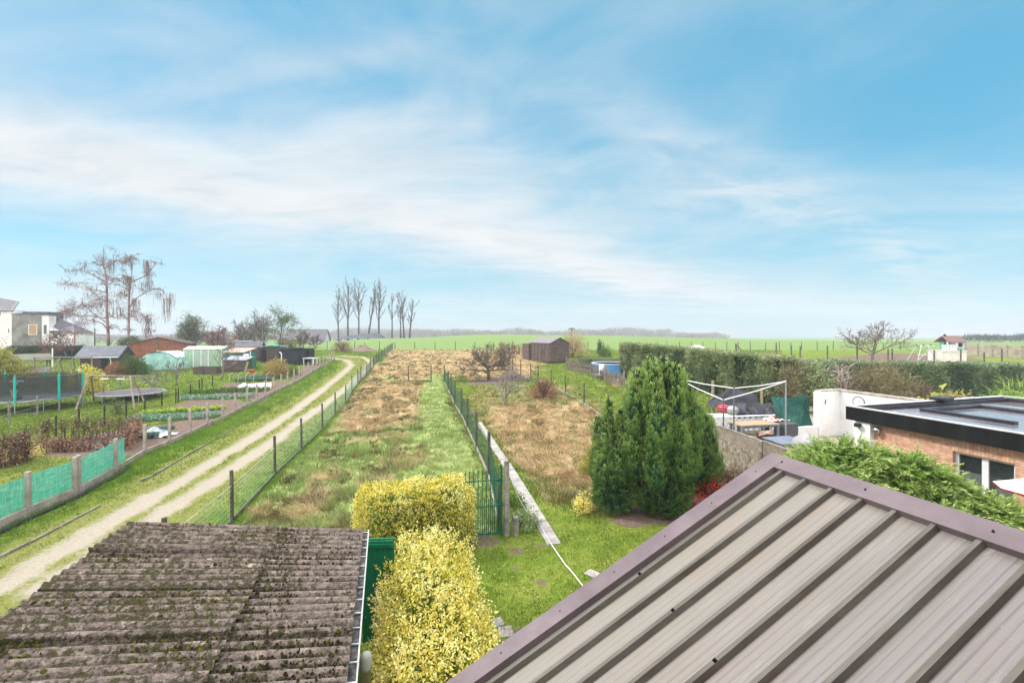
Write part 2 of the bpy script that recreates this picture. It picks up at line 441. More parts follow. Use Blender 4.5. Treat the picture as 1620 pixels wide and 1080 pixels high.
PATHL = gp([(877, 862), (812, 752), (757, 668)])
LANE = gp([(748, 800), (722, 740), (700, 690), (688, 650), (685, 615), (690, 595)])
def zones(X, Y):
    n1 = fbm(X, Y, .35, 4, 1); n2 = fbm(X, Y, 1.3, 4, 7)
    dry = np.zeros(X.shape)
    sc = np.clip(Y / 25, .6, 3)
    pad = sm(poly_sd(X, Y, PAD), -.1, .2)
    for k_, (p, w) in enumerate(zip(DRYS, DRYW)):
        sd = poly_sd(X, Y, p) / sc + (.55 if k_ < 2 else 0)
        dry = np.maximum(dry, (pad if k_ == 1 else 1) * w * sm(sd + (n1 - .5) * 2.2 + (n2 - .5) * 1.6, -.45, .75))
    pad = sm(poly_sd(X, Y, PAD), 0, .4)
    lane = sm(1.15 - seg_dist(X, Y, LANE) + (n2 - .5) * .8, -.3, .5)
    dry = np.maximum(dry, pad * sm(n1, .52, .72) * .55)
    dry = dry * (1 - .9 * lane)
    soil = np.zeros(X.shape)
    for p in SOILS:
        soil = np.maximum(soil, sm(poly_sd(X, Y, p) + (n2 - .5) * .7, -.1, .25))
    for a, b, r in SPOTS:
        gx, gy, _ = G(a, b)
        soil = np.maximum(soil, .55 * sm(r - np.hypot(X - gx, (Y - gy)) + (n2 - .5) * .35, 0, .15))
    d1 = seg_dist(X, Y, RUT1); d2 = seg_dist(X, Y, RUT2)
    w = .34 + (n2 - .5) * .42
    grav = np.maximum(sm(w - d1, -.34, .26), sm(w - d2, -.34, .26))
    dm = seg_dist(X, Y, MIDL)
    moss = sm(2.05 - dm + (n2 - .5) * .9, -.2, .4)
    # gravel yard on the right of the wall
    gy_ = sm(poly_sd(X, Y, GRAV), -.05, .1)
    grav = np.maximum(grav, gy_ * .9)
    bark = sm(poly_sd(X, Y, BARK), -.3, .5)
    soil = np.maximum(soil, bark)
    mossl = sm(poly_sd(X, Y, MOSSY), -.3, .5)
    moss = np.maximum(moss, mossl * .6)
    fld = sm(Y - (71.5 + X * .0), -.2, .3)
    offp = sm(seg_dist(X, Y, PATHL), .22, .6)
    dry = dry * (.15 + .85 * offp); pad = pad * offp
    for k in (dry, soil, grav, moss):
        k *= (1 - fld)
    return dry, soil, grav, moss, fld, n1, n2, pad
def rough_h(X, Y, dry, pad, n2):
    """tussocky relief of unmown grass"""
    t = fbm(X, Y, 2.1, 3, 21) - .5
    u = fbm(X * .6 + Y * .25, Y * 1.6 - X * .3, 1.2, 3, 33) - .5
    near = sm(Y, 10, 12)
    r = fbm(X * .4 + Y * .12, Y * 1.25, .95, 3, 91) - .5
    return (dry * (.14 * t + .12 * u + .50 * r) + pad * (.14 * t + .06 * u)) * near

def make_ground():
    def axis(segs):
        o = []
        for a, b, s in segs:
            o.append(np.arange(a, b, s))
        return np.concatenate(o)
    xs = axis([(-900, -120, 12), (-120, -50, 1.0), (-50, -16, .4), (-16, 13, .14), (13, 24, .4), (24, 90, 1.0), (90, 912, 12)])
    ys = axis([(-12, 5, 1.0), (5, 24, .12), (24, 40, .2), (40, 74, .4), (74, 170, 2.0), (170, 801, 12)])
    X, Y = np.meshgrid(xs, ys)
    dry, soil, grav, moss, fld, n1, n2, pad = zones(X, Y)
    Z = hz(X, Y) + rough_h(X, Y, dry, pad, n2) + .012 * (fbm(X, Y, 3.0, 2, 3) - .5) * (Y < 75) - grav * .035 * (X < 3) + soil * .03 * (fbm(X, Y, 4, 2, 5))
    V = np.stack([X, Y, Z], -1).reshape(-1, 3)
    ny, nx = X.shape
    i = np.arange(ny - 1)[:, None] * nx + np.arange(nx - 1)[None, :]
    Fq = np.stack([i, i + 1, i + nx + 1, i + nx], -1).reshape(-1, 4)
    zone = np.stack([dry, soil, grav, moss], -1).reshape(-1, 4)
    me = npmesh('ground', V, Fq, {'zone': ('FLOAT_COLOR', zone), 'field': ('FLOAT', fld.ravel()), 'pad': ('FLOAT', pad.ravel())})
    m = bpy.data.materials.new('ground'); m.use_nodes = True
    nt = m.node_tree; b = nt.nodes['Principled BSDF']
    b.inputs['Roughness'].default_value = .95; b.inputs['Specular IOR Level'].default_value = .1
    tc = nn(nt, 'ShaderNodeTexCoord').outputs['Object']
    at = nn(nt, 'ShaderNodeAttribute', attribute_name='zone')
    s = nn(nt, 'ShaderNodeSeparateColor'); nt.links.new(at.outputs['Color'], s.inputs[0])
    fl = nn(nt, 'ShaderNodeAttribute', attribute_name='field').outputs['Fac']
    pd = nn(nt, 'ShaderNodeAttribute', attribute_name='pad').outputs['Fac']
    nA = nz(nt, tc, .9, 6, .62); nB = nz(nt, tc, 9, 5, .65); nC = nz(nt, tc, 38, 4, .7)
    green = ramp(nt, nA, [(.3, (.10, .155, .018)), (.5, (.15, .20, .027)), (.7, (.22, .245, .05))])
    greenp = ramp(nt, nA, [(.3, (.15, .22, .045)), (.5, (.26, .33, .11)), (.7, (.40, .43, .21))])
    c = mixc(nt, pd, green, greenp)
    c = mixc(nt, 1.0, c, ramp(nt, nB, [(.25, (.6, .62, .55)), (.75, (1.3, 1.3, 1.3))]), 'MULTIPLY')
    mo = ramp(nt, nB, [(.3, (.13, .15, .028)), (.55, (.20, .205, .055)), (.75, (.29, .25, .14))])
    c = mixc(nt, at.outputs['Alpha'], c, mo)
    dr = ramp(nt, nB, [(.25, (.21, .14, .065)), (.5, (.41, .30, .16)), (.75, (.57, .45, .28))])
    drk = sstep(nt, mth(nt, 'ADD', s.outputs[0], mth(nt, 'MULTIPLY', mth(nt, 'SUBTRACT', nB, .5), 1.5)), .3, .9)
    c = mixc(nt, drk, c, dr)
    so = ramp(nt, nB, [(.3, (.10, .065, .048)), (.6, (.19, .135, .105)), (.8, (.30, .23, .18))])
    sok = sstep(nt, mth(nt, 'ADD', s.outputs[1], mth(nt, 'MULTIPLY', mth(nt, 'SUBTRACT', nB, .5), .6)), .35, .6)
    c = mixc(nt, sok, c, so)
    gr = ramp(nt, nC, [(.25, (.22, .18, .135)), (.5, (.35, .30, .235)), (.8, (.50, .44, .365))])
    grk = sstep(nt, mth(nt, 'ADD', s.outputs[2], mth(nt, 'MULTIPLY', mth(nt, 'SUBTRACT', nB, .5), 1.1)), .25, .95)
    c = mixc(nt, grk, c, gr)
    rows = nz(nt, vmap(nt, tc, scale=(.02, .6, .02), rot=(0, 0, R(-16))), 3.0, 4, .6)
    fr = ramp(nt, rows, [(.3, (.14, .21, .06)), (.7, (.19, .265, .085))])
    fr = mixc(nt, 1.0, fr, ramp(nt, nA, [(.3, (.85, .85, .85)), (.7, (1.12, 1.1, 1.1))]), 'MULTIPLY')
    c = mixc(nt, fl, c, fr)
    nt.links.new(c, b.inputs['Base Color'])
    bp = nn(nt, 'ShaderNodeBump'); bp.inputs['Strength'].default_value = .7; bp.inputs['Distance'].default_value = .05
    nt.links.new(mth(nt, 'ADD', nB, mth(nt, 'MULTIPLY', nC, .5)), bp.inputs['Height']); nt.links.new(bp.outputs[0], b.inputs['Normal'])
    o = link('ground', me, m, smooth=True)
    tag(o, kind='structure')
    return o
make_ground()
def gz(x, y):
    """ground height with relief"""
    X = np.array([x]); Y = np.array([y])
    dry, soil, grav, moss, fld, n1, n2, pad = zones(X, Y)
    return float((hz(X, Y) + rough_h(X, Y, dry, pad, n2) - grav * .035 * (X < 3))[0])

# ------------------------------------------------------------------ grass blades (uncountable)
def grassmat(name):
    m = bpy.data.materials.new(name); m.use_nodes = True
    nt = m.node_tree; b = nt.nodes['Principled BSDF']; o = nt.nodes['Material Output']
    at = nn(nt, 'ShaderNodeAttribute', attribute_name='tint')
    nt.links.new(at.outputs['Color'], b.inputs['Base Color'])
    b.inputs['Roughness'].default_value = .7; b.inputs['Specular IOR Level'].default_value = .15
    tr = nn(nt, 'ShaderNodeBsdfTranslucent'); nt.links.new(at.outputs['Color'], tr.inputs[0])
    mx = nn(nt, 'ShaderNodeMixShader'); mx.inputs[0].default_value = .3
    nt.links.new(b.outputs[0], mx.inputs[1]); nt.links.new(tr.outputs[0], mx.inputs[2]); nt.links.new(mx.outputs[0], o.inputs[0])
    return m
GM = grassmat('grass_blade')
def lerp(a, b, t):
    return np.asarray(a)[None, :] * (1 - t[:, None]) + np.asarray(b)[None, :] * t[:, None]
def make_grass():
    rng = np.random.default_rng(11)
    N = 700000
    # denser close by: depth drawn so that density falls off with distance
    d = 5.5 + (1 - np.sqrt(1 - rng.random(N) * .985)) * 64
    d = 5.5 * (72 / 5.5) ** (rng.random(N) ** .85)
    a = rng.uniform(-1.22, .62, N)
    X = a * d; Y = d
    dry, soil, grav, moss, fld, n1, n2, pad = zones(X, Y)
    cl = fbm(X, Y, 2.6, 3, 51)
    keep = (rng.random(N) > np.maximum(soil, grav * .97) + moss * .6) & (fld < .5)
    keep &= ~((X > 2.0 + .0 * Y) & (Y < 9))
    keep &= ~((poly_sd(X, Y, GRAV) > 0)) & (seg_dist(X, Y, PATHL) > .17)
    keep &= (rng.random(N) < .35 + .65 * sm(cl, .4, .6) + dry * .4)
    K = np.where(keep)[0]
    X, Y, dry, pad, n1, n2, cl, d, moss = (q[K] for q in (X, Y, dry, pad, n1, n2, cl, d, moss))
    n = len(K)
    Z = hz(X, Y) + rough_h(X, Y, dry, pad, n2) - .01
    verge = sm(seg_dist(X, Y, MIDL), 2.0, 2.6) * (1 - sm(seg_dist(X, Y, MIDL), 4.2, 4.8))
    verge = verge * (pad < .4)
    lawn = ((pad < .3) & (dry < .3))
    L = .045 + .05 * rng.random(n)
    L = L + pad * (.05 + .12 * rng.random(n) * sm(cl, .45, .7)) + dry * (.12 + .22 * rng.random(n)) + verge * .06
    L = L * np.where(lawn, np.clip(d / 14, .8, 1.6), 1.0)
    wdt = np.clip(.0012 * d, .008, .06) * rng.uniform(.7, 1.3, n)
    # swirled lean: long dead grass lies over
    ang = 6.28 * fbm(X, Y, .8, 3, 61) * 2.5 + rng.normal(0, .6, n)
    lean = .35 + pad * .3 + dry * .9
    D = np.stack([np.cos(ang) * lean + rng.normal(0, .3, n), np.sin(ang) * lean + rng.normal(0, .3, n), np.full(n, 1.0) * (1 - dry * .45)], 1)
    D = unit(D)
    W = unit(np.cross(D, np.stack([rng.normal(0, .3, n), np.ones(n), rng.normal(0, .3, n)], 1)))
    W = np.where(rng.random((n, 1)) < .8, unit(np.cross(D, np.stack([X, Y, Z * 0 - 5], 1))), W)
    P = np.stack([X, Y, Z], 1)
    V = np.stack([P - W * wdt[:, None] * .5, P + W * wdt[:, None] * .5, P + D * L[:, None]], 1).reshape(-1, 3)
    t = np.clip(.5 + rng.normal(0, .25, n) + (n1 - .5), 0, 1)
    col = lerp((.085, .15, .016), (.20, .25, .04), t)
    colp = lerp((.17, .25, .045), (.44, .45, .19), np.clip(t + .2 * (cl - .5), 0, 1))
    cold = lerp((.26, .15, .065), (.78, .60, .36), np.clip(.5 + rng.normal(0, .26, n) + (fbm(X * .5, Y, 1.5, 3, 93) - .5) * 1.5, 0, 1))
    c = col * (1 - pad[:, None]) + colp * pad[:, None]
    cwarm = None
    dm = (rng.random(n) < np.clip(dry * 1.05 + (fbm(X, Y, 2.2, 3, 95) - .5) * .9 * (dry > .1), 0, 1))[:, None]
    c = np.where(dm, cold, c)
    dk = (pad > .3) & (seg_dist(X, Y, LANE) > .9) & (sm(fbm(X, Y, 1.3, 3, 71), .56, .64) > rng.random(n))        # old brown-green tussocks
    c = np.where(dk[:, None], lerp((.07, .07, .022), (.20, .155, .07), t), c)
    vg = (verge > rng.random(n))[:, None]
    c = np.where(vg, lerp((.09, .19, .018), (.20, .30, .04), t), c)
    # separate tussocks and dropped leaves on top of the sward
    NT = 850
    td = 9.5 * (60 / 9.5) ** (rng.random(NT * 4) ** .9); ta = rng.uniform(-1.0, .35, NT * 4)
    tx, ty = ta * td, td
    zq = zones(tx, ty)
    ok = (seg_dist(tx, ty, LANE) > 1.0) & ((zq[7] > .5) | (zq[0] > .35)) & (zq[1] < .3) & (zq[2] < .2) & (zq[4] < .5) & (poly_sd(tx, ty, GRAV) < 0)
    tx, ty = tx[ok][:NT], ty[ok][:NT]; tdry = zq[0][ok][:NT]; NT = len(tx)
    per = 34
    rr_ = rng.uniform(.10, .28, NT)[:, None] * np.sqrt(rng.random((NT, per))); aa = rng.random((NT, per)) * 6.283
    bx_ = (tx[:, None] + rr_ * np.cos(aa)).ravel(); by_ = (ty[:, None] + rr_ * np.sin(aa)).ravel()
    q2 = zones(bx_, by_); bz_ = hz(bx_, by_) + rough_h(bx_, by_, q2[0], q2[7], q2[6]) - .01
    la = np.repeat(rng.random(NT) * 6.283, per)
    Dq = unit(np.stack([np.cos(aa).ravel() * .45 + np.cos(la) * .5 + rng.normal(0, .25, NT * per), np.sin(aa).ravel() * .45 + np.sin(la) * .5 + rng.normal(0, .25, NT * per), np.full(NT * per, .9)], 1))
    Lq = np.repeat(rng.uniform(.16, .42, NT), per) * rng.uniform(.6, 1.15, NT * per)
    wq = np.clip(.0013 * by_, .010, .06)
    Pq = np.stack([bx_, by_, bz_], 1); Wq = unit(np.cross(Dq, np.stack([bx_, by_, by_ * 0 - 5], 1)))
    V = np.concatenate([V, np.stack([Pq - Wq * wq[:, None] * .5, Pq + Wq * wq[:, None] * .5, Pq + Dq * Lq[:, None]], 1).reshape(-1, 3)])
    kind = np.repeat(rng.random(NT) * .78 + tdry * .62, per); tq = np.clip(rng.random(NT * per) * .7 + np.repeat(rng.random(NT), per) * .3, 0, 1)
    cq = np.where((kind > .82)[:, None], lerp((.27, .165, .07), (.74, .56, .32), tq), np.where((kind > .58)[:, None], lerp((.10, .09, .03), (.30, .25, .11), tq), lerp((.11, .19, .03), (.36, .43, .15), tq)))
    c = np.concatenate([c, cq]); n += NT * per
    NF = 900
    fx_ = np.concatenate([rng.uniform(-1, 5, NF), rng.uniform(-12, -3, NF // 2)]); fy_ = np.concatenate([rng.uniform(6.5, 14, NF), rng.uniform(9, 22, NF // 2)])
    NF = len(fx_); q3 = zones(fx_, fy_); Pf = np.stack([fx_, fy_, hz(fx_, fy_) + rough_h(fx_, fy_, q3[0], q3[7], q3[6]) + .03], 1)
    af = rng.random((NF, 3)) * .8 + np.array([0, 2.1, 4.2]); rf_ = rng.uniform(.012, .03, (NF, 1))
    V = np.concatenate([V, (Pf[:, None, :] + np.stack([np.cos(af) * rf_, np.sin(af) * rf_, rng.normal(0, .006, (NF, 3))], -1)).reshape(-1, 3)])
    c = np.concatenate([c, lerp((.20, .10, .04), (.55, .40, .16), rng.random(NF))]); n += NF
    col4 = np.concatenate([c, np.ones((n, 1))], 1)
    me = npmesh('grass', V, np.arange(n * 3).reshape(n, 3), {'tint': ('FLOAT_COLOR', np.repeat(col4, 3, axis=0))})
    o = link('grass', me, GM)
    tag(o, 'green and straw coloured grass over the plots and verges', 'grass', kind='stuff')
make_grass()

# ------------------------------------------------------------------ paths
def strip(name, pts, w, th, m, lab=None, cat=None, kind=None, joints=0, jit=0):
    mb = MB()
    for (a, b) in zip(pts[:-1], pts[1:]):
        A = Vector((a[0], a[1], h1(*a[:2]))); B = Vector((b[0], b[1], h1(*b[:2])))
        n = max(1, int((B - A).length / joints)) if joints else 1
        for i in range(n):
            p = A.lerp(B, i / n); q = A.lerp(B, (i + 1) / n - (.02 / (B - A).length if joints else 0))
            dz = Vector((random.uniform(-jit, jit), random.uniform(-jit, jit), th * random.uniform(.8, 1.1) if jit else th))
            mb.bar(p + dz - Vector((0, 0, .04)), q + dz - Vector((0, 0, .04)), w, .08)
    o = mb.build(name, m)
    return tag(o, lab, cat, kind=kind)
random.seed(3)
M_SLAB = mat('slab', [(.26, .23, .21), (.36, .33, .30), (.44, .40, .36)], 2.2, .9, .4)
strip('path', PATHL, .34, .03, M_SLAB, kind='structure', joints=.62, jit=.006)
# a few flat stepping stones sunk in the lawn
mb = MB()
for (a, b, s) in ((937, 908, .24), (787, 985, .2), (800, 1000, .24), (768, 1000, .16)):
    x, y, z = G(a, b)
    mb.box((x, y, z - .008), (s, s * 1.1, .05), random.uniform(0, 1))
tag(mb.build('stepping_path', M_SLAB), kind='structure')
# ================================================================== NEAR BUILDINGS
M_FLASH = mat('flashing', [(.115, .082, .088), (.145, .108, .115), (.18, .138, .143)], 1.6, .5, .06, 30, spec=.4, fine=.07)
M_SCREW = mat('screw', [(.008, .008, .010)], 5, .9, spec=.05)
M_WOODDK = mat('dark_wood', [(.035, .025, .022), (.075, .055, .048), (.11, .085, .07)], 3, .85, .4, stretch=(1, 1, 6))
M_WHITE = mat('white_render', [(.66, .64, .62), (.76, .75, .74), (.82, .81, .80)], .8, .85, .25, 25, fine=.05)
M_PVC = mat('white_plastic', [(.72, .72, .72), (.82, .82, .82)], 2, .4, fine=.04)
M_BLACK = mat('black_board', [(.007, .0075, .007), (.012, .013, .012), (.02, .021, .02)], 2.5, .8, .1, stretch=(1, 1, .15), spec=.12)
M_CONC = mat('concrete', [(.26, .205, .175), (.37, .305, .265), (.46, .39, .345)], 2.5, .9, .35, 40)
M_CONCD = mat('old_concrete', [(.14, .12, .10), (.26, .23, .20), (.40, .36, .31)], 3.5, .92, .5, 30)

def metal_mat():
    m = bpy.data.materials.new('weathered_sheet'); m.use_nodes = True
    nt = m.node_tree; b = nt.nodes['Principled BSDF']
    tc = nn(nt, 'ShaderNodeTexCoord').outputs['Object']
    big = nz(nt, vmap(nt, tc, scale=(.5, 1.1, .5)), 1.3, 4, .6)
    stk = nz(nt, vmap(nt, tc, scale=(.25, 22, .25)), 1.6, 5, .7)
    fin = nz(nt, tc, 55, 5, .7)
    sp = nn(nt, 'ShaderNodeSeparateXYZ'); nt.links.new(tc, sp.inputs[0])
    nearer = sstep(nt, mth(nt, 'ADD', mth(nt, 'MULTIPLY', sp.outputs[1], -1.0), mth(nt, 'MULTIPLY', big, 1.2)), 1.0, 3.4)
    base = ramp(nt, big, [(.3, (.195, .176, .148)), (.5, (.222, .20, .17)), (.7, (.23, .19, .15))])
    worn = ramp(nt, stk, [(.25, (.085, .068, .072)), (.42, (.155, .13, .142)), (.56, (.185, .158, .165)), (.66, (.175, .14, .105)), (.80, (.36, .34, .345))])
    c = mixc(nt, mth(nt, 'MULTIPLY', nearer, .85), base, worn)
    c = mixc(nt, 1.0, c, ramp(nt, stk, [(.3, (.93, .93, .93)), (.5, (1, 1, 1)), (.7, (1.04, 1.04, 1.03))]), 'MULTIPLY')
    c = mixc(nt, mth(nt, 'MULTIPLY', sstep(nt, fin, .62, .75), mth(nt, 'MULTIPLY', nearer, .5)), c, (.62, .60, .58))
    # brown grime lying along the foot of each rib, pale runs of worn paint between
    fr = mth(nt, 'FRACT', mth(nt, 'DIVIDE', mth(nt, 'SUBTRACT', -0.25, sp.outputs[1]), 0.26))
    edge = mth(nt, 'ABSOLUTE', mth(nt, 'SUBTRACT', fr, 0.5))
    run = nz(nt, vmap(nt, tc, scale=(1.4, 4, 1.4)), 1.5, 5, .7)
    gk = sstep(nt, mth(nt, 'ADD', edge, mth(nt, 'MULTIPLY', mth(nt, 'SUBTRACT', run, .5), .55)), .30, .50)
    c = mixc(nt, mth(nt, 'MULTIPLY', gk, .55), c, (.16, .125, .085))
    pk = mth(nt, 'MULTIPLY', sstep(nt, nz(nt, vmap(nt, tc, scale=(.8, 9, .8)), 1.1, 6, .75), .56, .68), sstep(nt, run, .42, .6))
    c = mixc(nt, mth(nt, 'MULTIPLY', mth(nt, 'MULTIPLY', pk, nearer), .7), c, (.42, .41, .41))
    nt.links.new(c, b.inputs['Base Color'])
    b.inputs['Roughness'].default_value = .48; b.inputs['Specular IOR Level'].default_value = .4
    bp = nn(nt, 'ShaderNodeBump'); bp.inputs['Strength'].default_value = .12; bp.inputs['Distance'].default_value = .01
    nt.links.new(mth(nt, 'ADD', stk, mth(nt, 'MULTIPLY', fin, .4)), bp.inputs['Height']); nt.links.new(bp.outputs[0], b.inputs['Normal'])
    return m
def rib_mat():
    return mat('rib_grime_shade', [(.085, .072, .058), (.125, .11, .092), (.165, .15, .128)], 2.0, .5, .15, 40, stretch=(.4, 5, 1), fine=.12)

AN = dict(d=4.78, x=(1222 - CX) / F * 4.78, zr=3.75, slope=.483, rot=ROT)
def make_annex():
    slope = AN['slope']; LX, LY = 4.6, 5.2
    t = thing('annex', 'house annex with a ribbed grey brown sheet metal roof and mauve edge flashings', 'annex', (AN['x'], AN['d'], 0), AN['rot'])
    zr = AN['zr'] - .0
    def pt(x, y, n=0.0):
        # x measured down the slope (negative), y along ridge (negative towards the house), n = height off the sheet
        c = 1 / math.sqrt(1 + slope ** 2)
        return (x * c - n * slope * c, y, zr + x * slope * c + n * c)
    # sheet profile across y
    prof = []
    y = -.02; pitch = .26; h = .046
    prof.append((0.0, 0))
    yc = -.25
    ribs = []
    while yc > -LY:
        ribs.append(yc)
        for k, (dy, hh) in enumerate(((.025, 0), (.0145, h), (-.0145, h), (-.025, 0))):
            prof.append((yc + dy, hh))
        for s in (.25, .5, .75):
            yy = yc - .025 - (pitch - .05) * s
            prof += [(yy + .006, 0), (yy, .003), (yy - .006, 0)]
        yc -= pitch
    mb = MB()
    xs = [0.0 - LX * i / 8 for i in range(9)]
    n = len(prof)
    vs = [pt(x, py, ph - .05) for x in xs for (py, ph) in prof]
    fs = [(i * n + j, i * n + j + 1, (i + 1) * n + j + 1, (i + 1) * n + j) for i in range(8) for j in range(n - 1)]
    mb.add(vs, fs)
    o = mb.build('roof_sheet', metal_mat(), t)
    o['label'] = 'ribbed grey brown metal sheet with streaks of worn paint'
    # overlays on the ribs, darkened in colour for grime and side shade
    rm = rib_mat()
    for yc in ribs:
        rb = MB()
        f = [(-.027, 0), (-.016, h), (.016, h), (.027, 0)]
        for (a, b) in ((0, 1), (1, 2), (2, 3)):
            pass
        q = [pt(-.02, yc + dy, hh - .05 + .0015) for dy, hh in f] + [pt(-LX, yc + dy, hh - .05 + .0015) for dy, hh in f]
        rb.add(q, [(0, 1, 5, 4), (1, 2, 6, 5), (2, 3, 7, 6)])
        rb.build('rib', rm, t)
    # ridge flashing with turned-down inner edge
    W = .17
    def flash(name, pts4, drop):
        mb = MB()
        mb.slab(pts4, .006)
        mb.add(*drop)
        return mb.build(name, M_FLASH, t)
    top = [pt(.03, .03, .012), pt(-W, .03, .012), pt(-W, -LY, .012), pt(.03, -LY, .012)]
    d0 = [pt(-W, .03, .012), pt(-W, -LY, .012), pt(-W + .004, -LY, -.05), pt(-W + .004, .03, -.05),
          pt(.03, .03, .012), pt(.03, -LY, .012), pt(.035, -LY, -.16), pt(.035, .03, -.16)]
    flash('ridge_flashing', top, (d0, [(0, 1, 2, 3), (4, 5, 6, 7)]))
    top = [pt(-.02, .03, .008), pt(-LX, .03, .008), pt(-LX, -.165, .008), pt(-.02, -.165, .008)]
    d1 = [pt(-.02, -.165, .008), pt(-LX, -.165, .008), pt(-LX, -.163, -.05), pt(-.02, -.163, -.05),
          pt(-.02, .03, .008), pt(-LX, .03, .008), pt(-LX, .032, -.16), pt(-.02, .032, -.16)]
    flash('verge_flashing', [top[0], top[3], top[2], top[1]], (d1, [(0, 1, 2, 3), (4, 5, 6, 7)]))
    def screw(p, r=.008):
        mb = MB(); mb.lathe([(r, -.004), (r * 1.25, .002), (r * .6, .004), (r * .6, .012), (0.001, .014)], 8)
        mb.build('screw', M_SCREW, t, loc=p)
    for i in range(6):
        screw(pt(-.07, -.18 - i * .83, .013))
    for i in range(7):
        screw(pt(-.33 - i * .62, -.07, .009))
    for k, i in ((0, 2.02), (2, 2.05), (4, 2.1)):
        yc = ribs[k]
        screw(pt(-i, yc, h - .05 + .003), .010)
        mb = MB(); mb.slab([pt(-i + .014, yc + .015, h - .0475), pt(-i - .014, yc + .015, h - .0475), pt(-i - .014, yc - .015, h - .0475), pt(-i + .014, yc - .015, h - .0475)], .004)
        mb.build('saddle_washer', M_SCREW, t)
    c = 1 / math.sqrt(1 + slope ** 2)
    mb = MB()
    mb.prism([(-LX * c + .15, 0), (-.06, 0), (-.06, zr - .2), (-LX * c + .15, zr - .2 - slope * (LX * c - .2))], 'y', -LY, -.06)
    mb.build('wall', M_WHITE, t)
make_annex()
# the house the view is taken from: unseen, added to shade the metal roof
t = thing('own_house', 'back wall of the house whose upper window gives the view', 'house', (2.2, -.40, 0), 0)
MB().b0(-6, 6.5, -.3, 0, 0, 3.9).b0(-6, -3.0, -.3, 0, 3.9, 5.9).b0(-1.4, 6.5, -.3, 0, 3.9, 5.9).b0(-6, 6.5, -.3, 0, 5.9, 7.4).build('wall', mat('house_brick', [(.18, .10, .075), (.26, .15, .11)], 3, .9), t)
MB().b0(-6.2, 6.7, -.3, .35, 7.4, 7.6).build('eaves', M_WOODDK, t)
mb = MB(); mb.slab([(-6.2, .35, 7.62), (6.7, .35, 7.62), (6.7, -5, 11), (-6.2, -5, 11)], .1); mb.build('roof', mat('house_roof', [(.08, .06, .055), (.13, .10, .09)], 3, .9), t)

# ---------------------------------------------------------------- corrugated shed
def corr_mat():
    m = bpy.data.materials.new('fibre_cement'); m.use_nodes = True
    nt = m.node_tree; b = nt.nodes['Principled BSDF']
    b.inputs['Roughness'].default_value = .95; b.inputs['Specular IOR Level'].default_value = .1
    tc = nn(nt, 'ShaderNodeTexCoord').outputs['Object']
    big = nz(nt, tc, 1.4, 5, .6); mid = nz(nt, vmap(nt, tc, scale=(1, 1.6, 1)), 11, 6, .72); fin = nz(nt, tc, 60, 5, .7)
    c = ramp(nt, mid, [(.28, (.068, .05, .040)), (.42, (.155, .118, .099)), (.56, (.225, .175, .147)), (.75, (.38, .295, .24))])
    c = mixc(nt, 1.0, c, ramp(nt, fin, [(.3, (.5, .5, .5)), (.7, (1.4, 1.4, 1.4))]), 'MULTIPLY')
    lich = nz(nt, tc, 4.3, 5, .7)
    c = mixc(nt, mth(nt, 'MULTIPLY', sstep(nt, lich, .63, .67), .8), c, (.46, .38, .32))
    ms = nz(nt, tc, 19, 5, .75)
    sp = nn(nt, 'ShaderNodeSeparateXYZ'); nt.links.new(tc, sp.inputs[0])
    val = mth(nt, 'COSINE', mth(nt, 'MULTIPLY', sp.outputs[1], 2 * math.pi / .14))
    grime = sstep(nt, mth(nt, 'ADD', val, mth(nt, 'MULTIPLY', mth(nt, 'SUBTRACT', mid, .5), 3.0)), .2, -1.0)
    c = mixc(nt, mth(nt, 'MULTIPLY', grime, .72), c, ramp(nt, fin, [(.35, (.035, .029, .024)), (.65, (.085, .072, .058))]))
    k = mth(nt, 'ADD', mth(nt, 'ADD', ms, mth(nt, 'MULTIPLY', big, .35)), mth(nt, 'MULTIPLY', val, -.02))
    k = mth(nt, 'SUBTRACT', k, mth(nt, 'MULTIPLY', mth(nt, 'ADD', sp.outputs[0], 1.5), .02))
    c = mixc(nt, sstep(nt, k, .69, .75), c, ramp(nt, fin, [(.35, (.028, .024, .016)), (.65, (.075, .072, .022))]))
    nt.links.new(c, b.inputs['Base Color'])
    bp = nn(nt, 'ShaderNodeBump'); bp.inputs['Strength'].default_value = .8; bp.inputs['Distance'].default_value = .02
    nt.links.new(mth(nt, 'ADD', mid, mth(nt, 'MULTIPLY', sstep(nt, k, .66, .74), .6)), bp.inputs['Height']); nt.links.new(bp.outputs[0], b.inputs['Normal'])
    return m
SH = dict(z=2.0)
SH['d'] = 690 * (EYE - SH['z']) / (838 - HY); SH['x'] = (584 - CX) / F * SH['d'] - .12
